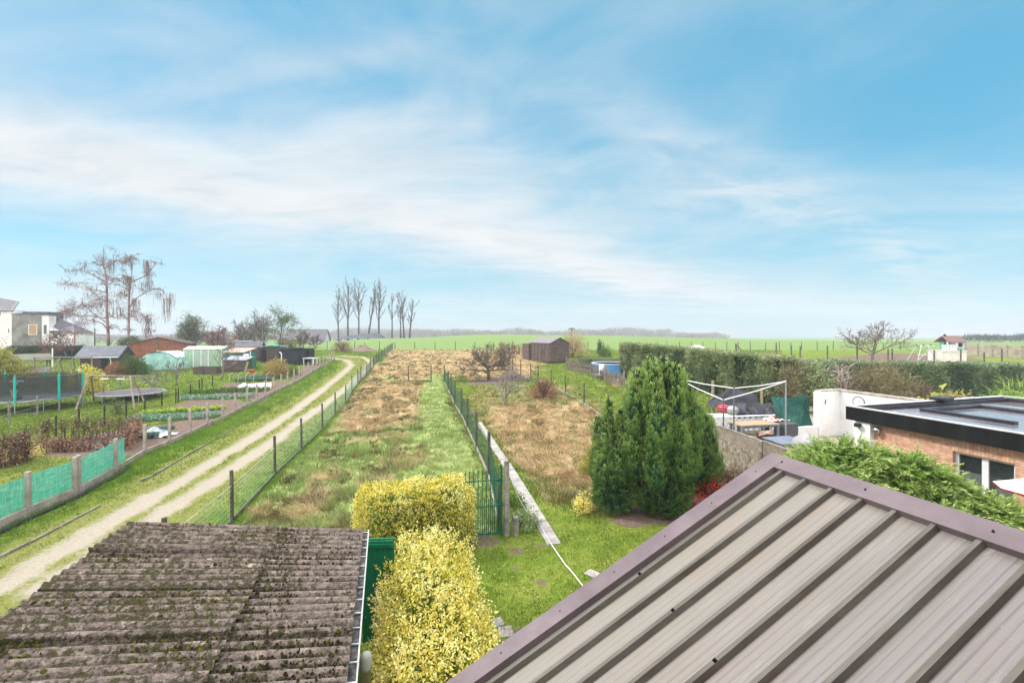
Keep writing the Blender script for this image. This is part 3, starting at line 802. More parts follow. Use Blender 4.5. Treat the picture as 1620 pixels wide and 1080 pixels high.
def make_shed():
    W, L, s = 2.98, 3.12, .150
    rng = np.random.default_rng(4)
    t = thing('corrugated_shed', 'low shed with a mossy grey corrugated roof and a pale gutter along its right edge', 'shed', (SH['x'], SH['d'], 0), ROT)
    m = corr_mat(); z0 = SH['z']; pitch = .14
    def surf(x, y):
        return z0 - s * x + .019 * math.cos(2 * math.pi * y / pitch)
    cuts = [-1.10, -W]
    rows = [(.02, -.84), (-.78, -1.63), (-1.57, -2.42), (-2.36, -L)]
    mossP = []
    for ci, (xa, xb) in enumerate(((0.03, -1.16), (-1.08, -W - .05))):
        for ri, (ya, yb) in enumerate(rows):
            nx_, ny_ = 22, int(round((ya - yb) / pitch * 9))
            lift = .012 * ci
            xs = np.linspace(xa, xb, nx_); ys = np.linspace(ya, yb, ny_)
            tilt = rng.normal(0, .006)
            vs = []
            for x in xs:
                for y in ys:
                    f = (ya - y) / (ya - yb)
                    dz = lift + .044 * f * (1.0 if ci else .45) - .004
                    dz += .006 * (fbm(np.array([x * 1.0 + ci * 9]), np.array([y + ri * 5.0]), 1.3, 2, 9)[0] - .5) + tilt * (x - xa)
                    edge = .012 * (fbm(np.array([y * 3.0]), np.array([ri + ci * 3.3]), 2, 2, 4)[0] - .5) if x in (xs[-1], xs[0]) else 0
                    vs.append((x + edge, y, surf(x, y) + dz))
            n = ny_
            fs = [(i * n + j, i * n + j + 1, (i + 1) * n + j + 1, (i + 1) * n + j) for i in range(nx_ - 1) for j in range(n - 1)]
            # exposed lower lip
            o0 = len(vs)
            for x_i in range(nx_):
                x, y, z = vs[x_i * n + n - 1]; vs.append((x, y + .012, z - .062))
            fs += [(i * n + n - 1, o0 + i, o0 + i + 1, (i + 1) * n + n - 1) for i in range(nx_ - 1)]
            MB().add(vs, fs).build('roof_sheet', m, t, smooth=True)
    # cushions of moss sitting in the valleys and on the crests
    V = []; Fq = []; vv = []
    N = 5200
    for i in range(N):
        x = -rng.random() * W; y = -rng.random() * L
        dens = fbm(np.array([x]), np.array([y]), 1.7, 3, 15)[0] + .10 * (-x / W) - (.08 if x > -1.1 else 0)
        if dens < rng.uniform(.40, .66): continue
        if rng.random() < .65: y = round((y / pitch) - .5) * pitch + pitch * .5 + rng.normal(0, .018)
        r = rng.uniform(.005, .017) * (1.5 if rng.random() < .1 else 1)
        z = surf(x, y) + .022 + .012 * (x < -1.1)
        o = len(V)
        k = 5
        for j in range(k):
            a = 6.28 * j / k + rng.random() * .6
            V.append((x + math.cos(a) * r * rng.uniform(.8, 1.4), y + math.sin(a) * r * rng.uniform(.7, 1.1), z - .012))
        for j in range(k):
            a = 6.28 * j / k + .5
            V.append((x + math.cos(a) * r * .6, y + math.sin(a) * r * .55, z + r * rng.uniform(.3, .7)))
        for j in range(k):
            Fq.append((o + j, o + (j + 1) % k, o + k + (j + 1) % k, o + k + j))
        Fq.append((o + k, o + k + 1, o + k + 2, o + k + 3)); Fq.append((o + k, o + k + 3, o + k + 4, o + k + 4))
        q = rng.random() * .6 + (.4 if x < -1.1 else 0) * rng.random()
        vv += [q] * (2 * k)
    Fq = [f for f in Fq if len(set(f)) == 4] + []
    me = npmesh('moss', V, Fq, {'v': ('FLOAT', vv)})
    mo = link('moss', me, leafmat('moss_cushion', [(.022, .018, .013), (.05, .042, .02), (.10, .098, .022), (.17, .16, .035)], 0, .95, .05), t)
    mo['kind'] = 'stuff'
    # walls
    mb = MB()
    zl = z0 + s * W - .12; zrr = z0 - .12
    mb.prism([(-W + .12, 0), (-.12, 0), (-.12, zrr), (-W + .12, zl)], 'y', -L + .1, -.1)
    mb.build('wall', mat('shed_board', [(.20, .165, .14), (.30, .26, .23), (.36, .32, .29)], 3, .9, .3, stretch=(6, 6, .5)), t)
    # barge board under the near edge
    # gutter: half-round trough with brackets, running along the right (low) edge
    g = MB(); n = 9; r = .048; cx, cz = .058, z0 - .035
    ys = (.03, -L - .05)
    vs = []
    for rr in (r, r - .008):
        for y in ys:
            for j in range(n):
                a = math.pi * (1 + j / (n - 1))
                vs.append((cx + rr * math.cos(a), y, cz + (y) * .012 + rr * math.sin(a)))
    fs = []
    for b in (0, 2 * n):
        for j in range(n - 1):
            fs.append((b + j, b + j + 1, b + n + j + 1, b + n + j))
    for e in (0, n - 1):
        fs.append((e, n + e, 3 * n + e, 2 * n + e))
    g.add(vs, fs)
    g.bar((cx + r, .03, cz + .002), (cx + r, -L - .05, cz + .002 - .012 * L), .014, .018)
    gm = mat('gutter', [(.44, .43, .43), (.58, .57, .57)], 4, .55, fine=.08)
    go = g.build('gutter', gm, t)
    MB().bar((cx - .002, .02, cz - .022), (cx - .002, -L - .04, cz - .022 - .012 * L), .068, .03).build('gutter_debris', mat('debris', [(.03, .026, .022), (.09, .08, .075), (.20, .19, .20)], 14, .95), t)
    for i in range(13):
        y = -.05 - i * (L - .05) / 12.3
        bb = MB(); bb.bar((cx + r, y, cz + .012 + y * .012), (cx - r - .04, y + .012, cz + .02 + y * .012), .016, .006)
        bb.build('gutter_bracket', gm, t)
    return t
shed = make_shed()
# standing vent pipe beside the shed
x, y = (579 - CX) / F * 4.5, 4.5
t = MB()
t.lathe([(.05, 0), (.05, 1.62), (.055, 1.62), (.06, 1.66), (.06, 1.72), (.056, 1.76), (.04, 1.79), (.015, 1.80)], 20)
o = t.build('vent_pipe', mat('grey_pvc', [(.36, .37, .34), (.46, .47, .43)], 3, .5, fine=.08), loc=(x, y, 0), smooth=True)
tag(o, 'pale grey plastic pipe with a rounded cap beside the corrugated shed gutter', 'pipe')

# green board gate beside the shed
t = thing('board_gate', 'solid green boarded gate between the corrugated shed and yellow hedge', 'gate', (-2.42, 7.05, 0), .05)
mg = mat('green_paint', [(.004, .12, .055), (.006, .165, .078), (.010, .20, .095)], 2, .55, .12, 30, stretch=(3, 3, .4), fine=.1)
for i in range(3):
    MB().b0(i * .17 + .002, i * .17 + .168, -.012, .012, .08, 1.72).build('board', mg, t, bevel=.003)
MB().b0(0, .51, -.035, -.0125, 1.62, 1.68).b0(0, .51, .0125, .05, 1.722, 1.745).build('rail', mg, t)
mb = MB().b0(.0, .51, .013, .035, .3, .4).b0(0, .51, .013, .035, 1.4, 1.5)
mb.build('rail', mg, t)

# ================================================================== YELLOW HEDGE
L_YEL = leafmat('yellow_leaf', [(.05, .12, .012), (.24, .28, .02), (.70, .57, .065), (.85, .73, .17), (.91, .82, .37)], .3, .5, .3)
M_TWIG = mat('twig', [(.07, .045, .03), (.14, .10, .07)], 6, .9)
def box_hedge(name, label, cat, c, rz, L, W, H, n, seed, lm, leaf=.045, amp=.08, per=7, vlo=.45, vhi=1.0, dark=.12, clump=2.2, group=None, basev=True, tw=M_TWIG, roundness=.12, sprig=.10, holes=0.0):
    """clipped hedge: sprigs of leaves all over a bumpy box; local x across, y along"""
    rng = np.random.default_rng(seed)
    t = thing(name, label, cat, c, rz, group)
    a, b = W / 2, L / 2
    areas = np.array([W * L, W * H, W * H, L * H, L * H])
    k = rng.choice(5, n, p=areas / areas.sum())
    u = rng.random(n); v = rng.random(n)
    P = np.zeros((n, 3)); N = np.zeros((n, 3))
    for f in range(5):
        q = k == f
        if f == 0: P[q] = np.stack([(u[q] - .5) * W, (v[q] - .5) * L, np.full(q.sum(), H)], 1); N[q] = (0, 0, 1)
        if f in (1, 2):
            s = -1 if f == 1 else 1
            P[q] = np.stack([(u[q] - .5) * W, np.full(q.sum(), s * b), v[q] * H], 1); N[q] = (0, s, 0)
        if f in (3, 4):
            s = -1 if f == 3 else 1
            P[q] = np.stack([np.full(q.sum(), s * a), (u[q] - .5) * L, v[q] * H], 1); N[q] = (s, 0, 0)
    # round the shoulders
    e = roundness
    top = np.maximum(0, P[:, 2] - (H - e)) / e
    sx = np.maximum(0, np.abs(P[:, 0]) - (a - e)) / e; sy = np.maximum(0, np.abs(P[:, 1]) - (b - e)) / e
    P[:, 2] -= e * .5 * np.clip(sx ** 2 + sy ** 2, 0, 1.5) * (top > 0)
    P[:, 0] -= np.sign(P[:, 0]) * e * .4 * top ** 2 * (sx > 0); P[:, 1] -= np.sign(P[:, 1]) * e * .4 * top ** 2 * (sy > 0)
    cl = fbm(P[:, 0] + P[:, 2] * .7, P[:, 1] - P[:, 2] * .6, clump, 3, seed)
    disp = (cl - .5) * 2 * amp + rng.normal(0, amp * .35, n)
    if holes:
        kq = (fbm(P[:, 0] * 1.1 + P[:, 2], P[:, 1] * 1.1 - P[:, 2] * .8, 3.1, 2, seed + 20) > holes) | (rng.random(n) < .25)
        P, N, disp, cl = P[kq], N[kq], disp[kq], cl[kq]; n = len(P)
    P = P + N * disp[:, None]
    P[:, 2] = np.maximum(P[:, 2], .03)
    D0 = unit(N * .8 + np.array([0, 0, .7]) + rng.normal(0, .45, (n, 3)))
    m = n * per
    tt = rng.random((n, per))
    PP = (P[:, None, :] + D0[:, None, :] * (tt[:, :, None] * sprig) + rng.normal(0, leaf * .35, (n, per, 3))).reshape(m, 3)
    DD = (D0[:, None, :] * .6 + rng.normal(0, .75, (n, per, 3))).reshape(m, 3)
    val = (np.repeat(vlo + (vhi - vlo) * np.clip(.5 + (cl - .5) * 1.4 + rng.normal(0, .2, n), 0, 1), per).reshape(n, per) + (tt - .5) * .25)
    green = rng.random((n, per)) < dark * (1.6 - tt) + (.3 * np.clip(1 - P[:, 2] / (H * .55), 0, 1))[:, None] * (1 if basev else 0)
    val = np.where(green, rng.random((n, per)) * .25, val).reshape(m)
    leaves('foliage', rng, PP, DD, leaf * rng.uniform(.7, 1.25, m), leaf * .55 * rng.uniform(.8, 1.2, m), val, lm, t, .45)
    # twiggy inside
    mb = MB()
    for i in range(int(14 + L * 14)):
        x = rng.uniform(-a * .5, a * .5); y = rng.uniform(-b * .95, b * .95)
        pts = [(x, y, 0)]
        for s in range(1, 5):
            pts.append((x + rng.normal(0, .05) * s, y + rng.normal(0, .05) * s, H * .85 * s / 4))
        mb.tube(pts, [.014, .012, .009, .006, .003], 4)
    mb.build('stems', tw, t)
    # inner mass of leaves
    n2 = n // 2
    Q = np.stack([rng.uniform(-a, a, n2) * .82, rng.uniform(-b, b, n2) * .96, rng.uniform(0.05, .9, n2) * H], 1)
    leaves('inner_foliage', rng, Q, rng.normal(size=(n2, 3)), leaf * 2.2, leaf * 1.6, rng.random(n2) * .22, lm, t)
    return t
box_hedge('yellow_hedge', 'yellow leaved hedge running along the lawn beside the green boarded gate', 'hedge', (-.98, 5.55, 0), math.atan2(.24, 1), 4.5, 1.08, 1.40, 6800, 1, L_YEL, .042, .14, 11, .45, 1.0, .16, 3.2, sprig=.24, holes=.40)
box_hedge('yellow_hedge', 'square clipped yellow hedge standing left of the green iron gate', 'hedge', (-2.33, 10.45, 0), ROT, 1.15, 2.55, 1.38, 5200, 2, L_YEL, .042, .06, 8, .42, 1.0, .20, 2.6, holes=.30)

# ================================================================== IRON GATE
M_GIRON = mat('green_iron', [(.006, .085, .05), (.010, .12, .07)], 3, .45, fine=.1)
def make_gate():
    xg, yg, zg = G(793, 848)
    t = thing('iron_gate', 'green iron bar gate hung on a concrete post', 'gate', (xg, yg, 0), ROT - .05)
    bars = MB()
    for i in range(9):
        x = -.06 - i * .105
        bars.tube([(x, 0, .06), (x, 0, 1.62 if i % 1 == 0 else .9)], .011, 6)
        bars.lathe([(.011, 1.62), (.018, 1.64), (.001, 1.70)], 6, (x, 0, 0))
        if i < 8: bars.tube([(x - .052, 0, .06), (x - .052, 0, .92)], .009, 6); bars.lathe([(.009, .92), (.015, .94), (.001, .99)], 6, (x - .052, 0, 0))
    bars.build('bars', M_GIRON, t)
    for z in (.10, .78, 1.42):
        MB().bar((-.96, 0, z), (.02, 0, z), .03, .022).build('rail', M_GIRON, t)
    MB().bar((0, 0, .03), (0, 0, 1.78), .045, .045).build('frame_upright', M_GIRON, t, bevel=.004)
    for z in (.16, .78, 1.40):
        mb = MB(); mb.prism([(-.15, z), (0, z + .07), (0, z - .07)], 'y', -.012, .012); mb.build('gusset', M_GIRON, t)
        MB().bar((0, 0, z), (.09, -.02, z), .02).build('hinge', M_GIRON, t)
    # concrete posts
    o = MB().box((0, 0, .94), (.12, .12, 1.88), ROT).build('gate_post', M_CONCD, loc=(xg + .13, yg + .02, 0), bevel=.015)
    tag(o, 'tall weathered concrete post that carries the green iron gate', 'post')
    o = MB().box((0, 0, .24), (.13, .13, .48), ROT).build('post_stub', M_CONCD, loc=(xg + .36, yg + .02, 0), bevel=.02)
    tag(o, 'short broken concrete stub at the foot of the gate post', 'post')
    return xg, yg
GX, GY = make_gate()

# white cord from the gate post across the lawn
pts = [Vector((GX + .2, GY, 1.68)), Vector((GX + .42, GY + .05, 1.25))]
cord = [(793, 745), (806, 765), (822, 790), (850, 822), (868, 858), (893, 895), (922, 931), (960, 975)]
pl = [Vector((GX + .16, GY - .02, 1.66))]
for i, (a, b) in enumerate(((850, 826), (868, 858), (880, 876), (893, 895), (907, 911), (922, 931), (960, 975))):
    x, y, z = G(a, b); pl.append(Vector((x, y, z + .055)))
q = [pl[0].lerp(pl[1], s) - Vector((0, 0, .25 * math.sin(math.pi * s))) for s in (0, .2, .4, .6, .8)] + pl[1:]
o = MB().tube(q, .011, 6).build('cord', M_PVC, smooth=True)
tag(o, 'white cord running from the gate post down over the lawn', 'cord')
# plants against the gate post
L_GREEN = leafmat('green_leaf', [(.035, .085, .012), (.07, .15, .022), (.13, .22, .045), (.22, .30, .09)], .3, .5, .3)
# ================================================================== FENCES
M_POSTB = mat('old_post', [(.045, .036, .030), (.10, .082, .068), (.17, .145, .125)], 4, .9, .4, stretch=(2, 2, .5))
M_POSTG = mat('grey_post', [(.13, .105, .085), (.22, .185, .155), (.32, .28, .24)], 4, .9, .4, stretch=(2, 2, .5))
M_PLASTIC = mat('black_plastic', [(.012, .014, .014), (.025, .028, .028)], 4, .5)
M_WIRE = mat('wire', [(.22, .23, .22), (.36, .37, .36)], 4, .4, metal=.4)
M_WGREEN = mat('green_wire', [(.010, .11, .055), (.02, .17, .09)], 3, .5)
mat('dull_green_wire', [(.02, .075, .045), (.035, .12, .07)], 3, .6)
M_WHITEW = mat('pale_wire', [(.50, .52, .50), (.62, .64, .62)], 3, .5)

def fence(name, label, posts, pm, r=.05, square=False, group=None, lean=.02, cat='fence'):
    """posts: (x, y, height). Returns root, local list"""
    x0, y0, _ = posts[0]
    t = thing(name, label, cat, (x0, y0, h1(x0, y0)), 0, group)
    z0 = h1(x0, y0)
    loc = []
    rg = random.Random(len(posts) + int(x0 * 10))
    for (x, y, h) in posts:
        z = h1(x, y) - z0
        b = Vector((x - x0, y - y0, z)); loc.append((b, h))
        mb = MB()
        tp = Vector((rg.uniform(-lean, lean), rg.uniform(-lean, lean), h))
        if square:
            mb.bar((0, 0, -.05), tuple(tp), r * 2, r * 2, up=(UX, UY, 0))
            o = mb.build('post', pm, t, loc=b, bevel=.012)
        else:
            mb.tube([(0, 0, -.05), tuple(tp * .5), tuple(tp)], [r, r * .97, r * .92], 8)
            o = mb.build('post', pm, t, loc=b, smooth=False)
    return t, loc
def wires(t, loc, hs, m, name='wire', rad=.0025, sag=.01, n=3):
    mb = MB()
    for f in hs:
        for (a, h0), (b, h1_) in zip(loc[:-1], loc[1:]):
            p = a + Vector((0, 0, h0 * f if f <= 1 else h0)); q = b + Vector((0, 0, h1_ * f if f <= 1 else h1_))
            mb.tube([p, p.lerp(q, .5) - Vector((0, 0, sag)), q], rad, n, cap=False)
    return mb.build(name, m, t)
def square_mesh(t, loc, top, m, cell=.12, cellv=.14, rad=.0022, name='mesh'):
    mb = MB()
    for (a, h0), (b, h1_) in zip(loc[:-1], loc[1:]):
        k = int(round(top / cellv))
        for i in range(k + 1):
            z = Vector((0, 0, .03 + i * (top - .03) / k))
            mb.tube([a + z, b + z], rad, 3, cap=False)
        n = max(1, int((b - a).length / cell))
        for i in range(n):
            p = a.lerp(b, i / n)
            mb.tube([p + Vector((0, 0, .02)), p + Vector((0, 0, top))], rad, 3, cap=False)
    return mb.build(name, m, t)
def chain_link(t, loc, top, m, cell=.09, rad=.0028, name='chain_link_mesh'):
    mb = MB()
    for (a, h0), (b, h1_) in zip(loc[:-1], loc[1:]):
        L = (b - a).length; n = max(1, int(L / cell))
        slope = top   # wires at 45 degrees
        for i in range(-int(top / cell), n + 1):
            for s in (1, -1):
                x0, x1 = i * cell, i * cell + top
                z0, z1 = (.04, top) if s == 1 else (top, .04)
                u0, u1 = max(0, x0), min(L, x1)
                if u1 <= u0: continue
                za = z0 + (z1 - z0) * (u0 - x0) / (x1 - x0); zb = z0 + (z1 - z0) * (u1 - x0) / (x1 - x0)
                mb.tube([a.lerp(b, u0 / L) + Vector((0, 0, za)), a.lerp(b, u1 / L) + Vector((0, 0, zb))], rad, 3, cap=False)
        for z in (.04, top * .5, top):
            mb.tube([a + Vector((0, 0, z)), b + Vector((0, 0, z))], rad * 1.5, 3, cap=False)
    return mb.build(name, m, t)
def planks(t, loc, m, h=.22, th=.05, name='gravel_board', i0=0, off=0.0):
    for i, ((a, _), (b, __)) in enumerate(list(zip(loc[:-1], loc[1:]))[i0:]):
        d = (b - a); dn = d.normalized(); nrm = Vector((-dn.y, dn.x, 0)) * off
        mb = MB(); mb.bar(a + dn * .06 + Vector((0, 0, h / 2)) + nrm, b - dn * .06 + Vector((0, 0, h / 2)) + nrm, th, h)
        mb.build(name, m, t, bevel=.006)

# --- concrete fence left of the track
cf = [(-200, 925, 1.22), (-62, 866, 1.22), (44, 815, 1.22), (119, 784.5, 1.22), (124.5, 781.5, 1.24), (183, 748, 1.24), (229, 719.5, 1.25), (268, 704, 1.25), (301, 689, 1.27), (328, 675, 1.28), (352, 665, 1.28),
      (372, 654, 1.3), (391, 643.5, 1.3), (406, 637, 1.32), (420, 629, 1.32), (433, 622, 1.34), (444.7, 617, 1.34), (455, 612, 1.34), (465, 607, 1.34), (473.4, 603, 1.34), (481, 598, 1.34), (488, 593.5, 1.34),
      (494, 589, 1.34), (500.6, 586, 1.34), (506, 582, 1.34), (511.7, 579.6, 1.32), (516.5, 577, 1.3), (521, 574, 1.28), (524.5, 572, 1.24), (528.5, 569, 1.2)]
t, loc = fence('concrete_fence', 'long row of concrete posts and low concrete boards along the farm track', [(*G(a, b)[:2], h) for a, b, h in cf], M_CONC, .055, True, lean=.012)
planks(t, loc, M_CONC, .24, .045)
wires(t, loc[6:], (.45, .7, .95), M_WIRE, 'wire', .002)
def screen_mat():
    m = bpy.data.materials.new('green_screen'); m.use_nodes = True
    nt = m.node_tree; b = nt.nodes['Principled BSDF']; o = nt.nodes['Material Output']
    tc = nn(nt, 'ShaderNodeTexCoord').outputs['Object']
    n1 = nz(nt, vmap(nt, tc, scale=(2.2, 2.2, 14)), 1.4, 5, .7); n2 = nz(nt, vmap(nt, tc, scale=(22, 22, 1.6)), 1.0, 3, .6)
    c = ramp(nt, n1, [(.3, (.03, .33, .23)), (.5, (.07, .45, .34)), (.7, (.24, .60, .50))])
    c = mixc(nt, 1.0, c, ramp(nt, n2, [(.35, (.75, .75, .75)), (.6, (1.1, 1.1, 1.1))]), 'MULTIPLY')
    nt.links.new(c, b.inputs['Base Color']); b.inputs['Roughness'].default_value = .6
    tr = nn(nt, 'ShaderNodeBsdfTransparent')
    tl = nn(nt, 'ShaderNodeBsdfTranslucent'); nt.links.new(c, tl.inputs[0])
    m1 = nn(nt, 'ShaderNodeMixShader'); m1.inputs[0].default_value = .35; nt.links.new(b.outputs[0], m1.inputs[1]); nt.links.new(tl.outputs[0], m1.inputs[2])
    m2 = nn(nt, 'ShaderNodeMixShader'); nt.links.new(ramp(nt, n1, [(.4, (.12,) * 3), (.75, (.32,) * 3)]), m2.inputs[0])
    nt.links.new(m1.outputs[0], m2.inputs[1]); nt.links.new(tr.outputs[0], m2.inputs[2]); nt.links.new(m2.outputs[0], o.inputs[0])
    return m
M_SCREEN = screen_mat()
def screen(a, b, name='windbreak_screen', z0=.25, z1=1.10):
    d = (b - a).normalized(); nr = Vector((d.y, -d.x, 0)) * -.05
    n = max(2, int((b - a).length / .12)); k = 6
    mb = MB(); vs = []
    for i in range(n + 1):
        p = a.lerp(b, i / n) + nr
        for j in range(k + 1):
            w = .008 * math.sin(i * 1.9 + j * .8) + .012 * math.sin(i * .5 + j)
            vs.append(tuple(p + nr.normalized() * w + Vector((0, 0, z0 + (z1 - z0) * j / k + (.012 * math.sin(i * 1.3) if j == k else 0)))))
    mb.add(vs, [(i * (k + 1) + j, (i + 1) * (k + 1) + j, (i + 1) * (k + 1) + j + 1, i * (k + 1) + j + 1) for i in range(n) for j in range(k)])
    return mb.build(name, M_SCREEN, t, smooth=True)
for i in (0, 1, 2, 4):
    screen(loc[i][0], loc[i + 1][0])
screen(loc[5][0], loc[5][0].lerp(loc[6][0], .33))
mb = MB()
for (a, _), (b, __) in zip(loc[:6], loc[1:6]):
    for z in (.35, .6, .85, 1.08): mb.tube([a + Vector((0, 0, z)), b + Vector((0, 0, z))], .003, 3)
mb.build('wire', M_WIRE, t)
# black pipe along the boards
q = []
for (a, b) in ((-200, 938), (-62, 876), (0, 846), (44, 824), (120, 790), (155, 770), (188, 753), (205, 741)):
    x, y, z = G(a, b); q.append((x, y, z + .05))
o = MB().tube(q, .055, 8).build('black_pipe', M_PLASTIC, smooth=True)
tag(o, 'black corrugated pipe lying against the foot of the concrete boards', 'pipe')
# thin edging along the verge
for pts_, lb in (([(-60, 912), (48, 859), (118, 822), (160, 800)], 'nearer length of dark edging board between verge and track'),
             ([(222, 762), (241, 754), (290, 724), (336, 697), (395.6, 661), (440, 636), (481, 614), (505, 600), (520, 590)], 'longer length of dark edging running up beside the track')):
    mb = MB(); q = []
    for a, b in pts_:
        x, y, z = G(a, b); q.append(Vector((x, y, z + .03)))
    for a, b in zip(q[:-1], q[1:]):
        k = max(1, int((b - a).length / 1.6))
        for i in range(k):
            mb.bar(a.lerp(b, i / k) + Vector((0, 0, random.uniform(-.01, .02))), a.lerp(b, (i + .97) / k) + Vector((0, 0, random.uniform(-.03, .0))), .03, .06)
    tag(mb.build('edging_board', mat('worn_edging', [(.13, .115, .10), (.24, .21, .19), (.36, .33, .30)], 1.6, .9)), lb, 'edging')

# --- mesh fence between track and paddock
gf = [(262, 930, 1.4), (367, 827, 1.4), (435, 752.5, 1.42), (477, 712, 1.38), (510, 680.5, 1.4), (530, 656, 1.38), (546.5, 640, 1.36), (556.5, 620.6, 1.42), (566, 607.7, 1.4), (571, 602, 1.35), (580, 595, 1.4), (585.8, 586, 1.35), (591.4, 580, 1.33),
      (595, 575.5, 1.3), (599.5, 571, 1.3), (604, 567, 1.3), (608, 563, 1.25), (613.7, 558.5, 1.2), (617.5, 555.5, 1.15), (621, 552.5, 1.1)]
t, loc = fence('track_fence', 'long dark posted fence with green wire mesh between track and paddock', [(*G(a, b)[:2], h) for a, b, h in gf], M_POSTB, .05, lean=.03)
square_mesh(t, loc[:9], 1.0, mat('pale_green_wire', [(.14, .32, .20), (.28, .44, .33)], 3, .5), .13, .12, .0036, 'wire_mesh')
square_mesh(t, loc[8:], 1.05, mat('dull_green_wire', []), .16, .12, .006, 'wire_mesh')
wires(t, loc[:9], (.72,), M_WHITEW, 'wire', .004)
planks(t, loc, M_POSTB, .10, .04)

# --- chain link fence in the middle
mf = [(790, 838, 1.2), (773.6, 757, 1.65), (754, 711, 1.64), (739.5, 680, 1.66), (730, 658, 1.7), (720, 643, 1.72), (713.6, 628, 1.7), (709, 618, 1.68), (703, 606, 1.65)]
t, loc = fence('chain_link_fence', 'green chain link fence on dark posts between paddock and right hand garden', [(*G(a, b)[:2], h) for a, b, h in mf], M_POSTB, .06)
chain_link(t, [(l[0], 0) for l in loc], 1.32, mat('dull_green_wire', [(.02, .075, .045), (.035, .12, .07)], 3, .6), rad=.0022)
planks(t, loc, M_CONCD, .16, .06)
for a, b in ((745, 775 + 10), (764, 838), (755, 800)):
    pass
# --- two posts with a low board on the left of it
def two():
    a = G(646, 605); b = G(682, 604.5)
    t, loc = fence('post_barrier', 'two dark posts joined at the foot by a low dark board in the paddock', [(a[0], a[1], 1.55), (b[0], b[1], 1.6)], M_POSTB, .055)
    MB().bar(loc[0][0] + Vector((-1.0, 0, .12)), loc[1][0] + Vector((0, 0, .12)), .05, .16).build('board', M_POSTB, t)
two()
# board across the right garden, from the chain link fence to the heap of prunings
a = Vector(G(711, 603.5)); b = Vector(G(838, 604))
mb = MB()
for i in range(6):
    p = a.lerp(b, i / 6); q = a.lerp(b, (i + .98) / 6)
    p.z = h1(p.x, p.y); q.z = h1(q.x, q.y)
    mb.bar(p + Vector((0, 0, .06)), q + Vector((0, 0, .06)), .05, .14)
tag(mb.build('timber_edging', M_POSTB), 'low dark timber edging crossing the garden under the spreading fruit tree', 'edging')

# --- right boundary of the garden
rf = [(811, 590, 1.5), (824, 593, 1.5), (840, 600, 1.55), (851, 603, 1.5), (872, 612, 1.45), (895, 623, 1.5), (924, 641, 1.55), (962, 667, 1.5), (1015, 703, 1.5)]
t, loc = fence('boundary_fence', 'dark posts with a mossy low board bounding the strawy garden on its right', [(*G(a, b)[:2], h) for a, b, h in rf], M_POSTB, .055, lean=.04)
wires(t, loc, (.3, .55, .8), M_WIRE, 'wire', .0018)
planks(t, loc, M_CONCD, .16, .06, i0=3)

# --- far side of the mown strip
sf = [(828, 558, 1.3), (838.7, 563, 1.3), (847, 566, 1.3), (858.5, 570, 1.3), (869, 573.5, 1.3), (882.8, 577.5, 1.3)]
t, loc = fence('strip_fence', 'short dark posts of the fence in front of the brown timber shed', [(*G(a, b)[:2], h) for a, b, h in sf], M_POSTB, .06, lean=.05)
wires(t, loc, (.4, .8), M_WIRE, 'wire', .003)
sf2 = [(897, 584, 1.45), (914.8, 588, 1.3), (935.5, 593, 1.35), (959, 602, 1.5), (987, 612, 1.4)]
t, loc = fence('wattle_fence', 'grey brown brushwood fence on posts in front of the blue pool', [(*G(a, b)[:2], h) for a, b, h in sf2], M_POSTG, .07, lean=.04)
rng = np.random.default_rng(77)
for (a, _), (b, __) in zip(loc[:-1], loc[1:]):
    mb = MB(); n = int((b - a).length / .05)
    for i in range(n):
        p = a.lerp(b, (i + rng.random()) / n); h = rng.uniform(1.0, 1.35)
        mb.tube([p + Vector((rng.normal(0, .02), rng.normal(0, .03), 0)), p + Vector((rng.normal(0, .08), rng.normal(0, .05), h * .6)), p + Vector((rng.normal(0, .1), rng.normal(0, .06), h))], [.022, .018, .009], 4)
    for z in (.3, .75): mb.bar(a + Vector((0, 0, z)), b + Vector((0, 0, z)), .03)
    mb.build('brushwood_panel', mat('brushwood', [(.13, .095, .075), (.23, .18, .15), (.33, .28, .25)], 5, .9), t)

# --- fence on the edge of the big field
xs = [516, 542, 560, 577.6, 601.5, 626, 655, 688, 721, 752, 781, 811, 841, 871, 901, 931, 955, 980, 1003, 1024, 1040, 1056, 1073, 1092, 1112, 1130, 1150, 1169, 1188, 1210, 1230, 1250, 1271, 1295, 1320, 1358, 1394, 1427]
ps = [((p - CX) / F * 71.0, 71.0 + .5 * math.sin(p), 1.35 + .1 * math.sin(p * 3)) for p in xs]
t, loc = fence('field_fence', 'thin dark posts and wires along the near edge of the big green field', ps, M_POSTB, .06, lean=.05)
wires(t, loc, (.35, .65, .95), M_WIRE, 'wire', .004)

# --- post and rail wire fence round the trampoline lawn
wf = [(-20, 684, 1.28), (15, 671, 1.28), (59, 658, 1.25), (94, 649, 1.22), (130, 640, 1.2), (164.5, 631.7, 1.2), (190.5, 621, 1.2), (213, 617, 1.2), (236, 612, 1.15), (262, 606, 1.1)]
t, loc = fence('garden_fence', 'grey wooden posts with white wires in front of the trampolines', [(*G(a, b)[:2], h) for a, b, h in wf], M_POSTG, .055, lean=.03)
wires(t, loc, (.45, .8), M_WHITEW, 'wire', .004)
bf = [(88, 690, 1.0), (125, 676, 1.0), (165, 674, 1.1), (199.7, 662, 1.05), (229, 648, 1.0), (256, 642.5, 1.0), (278, 638, 1.05), (281.7, 636.7, 1.05), (301, 628, 1.0), (316, 620, 1.0), (319.5, 619, 1.0), (336, 611, 1.0)]
t, loc = fence('black_post_fence', 'short black plastic posts dividing the vegetable plot from the lawn', [(*G(a, b)[:2], h) for a, b, h in bf], M_PLASTIC, .04, lean=.03)
wires(t, loc, (.5, .9), M_WIRE, 'wire', .002)

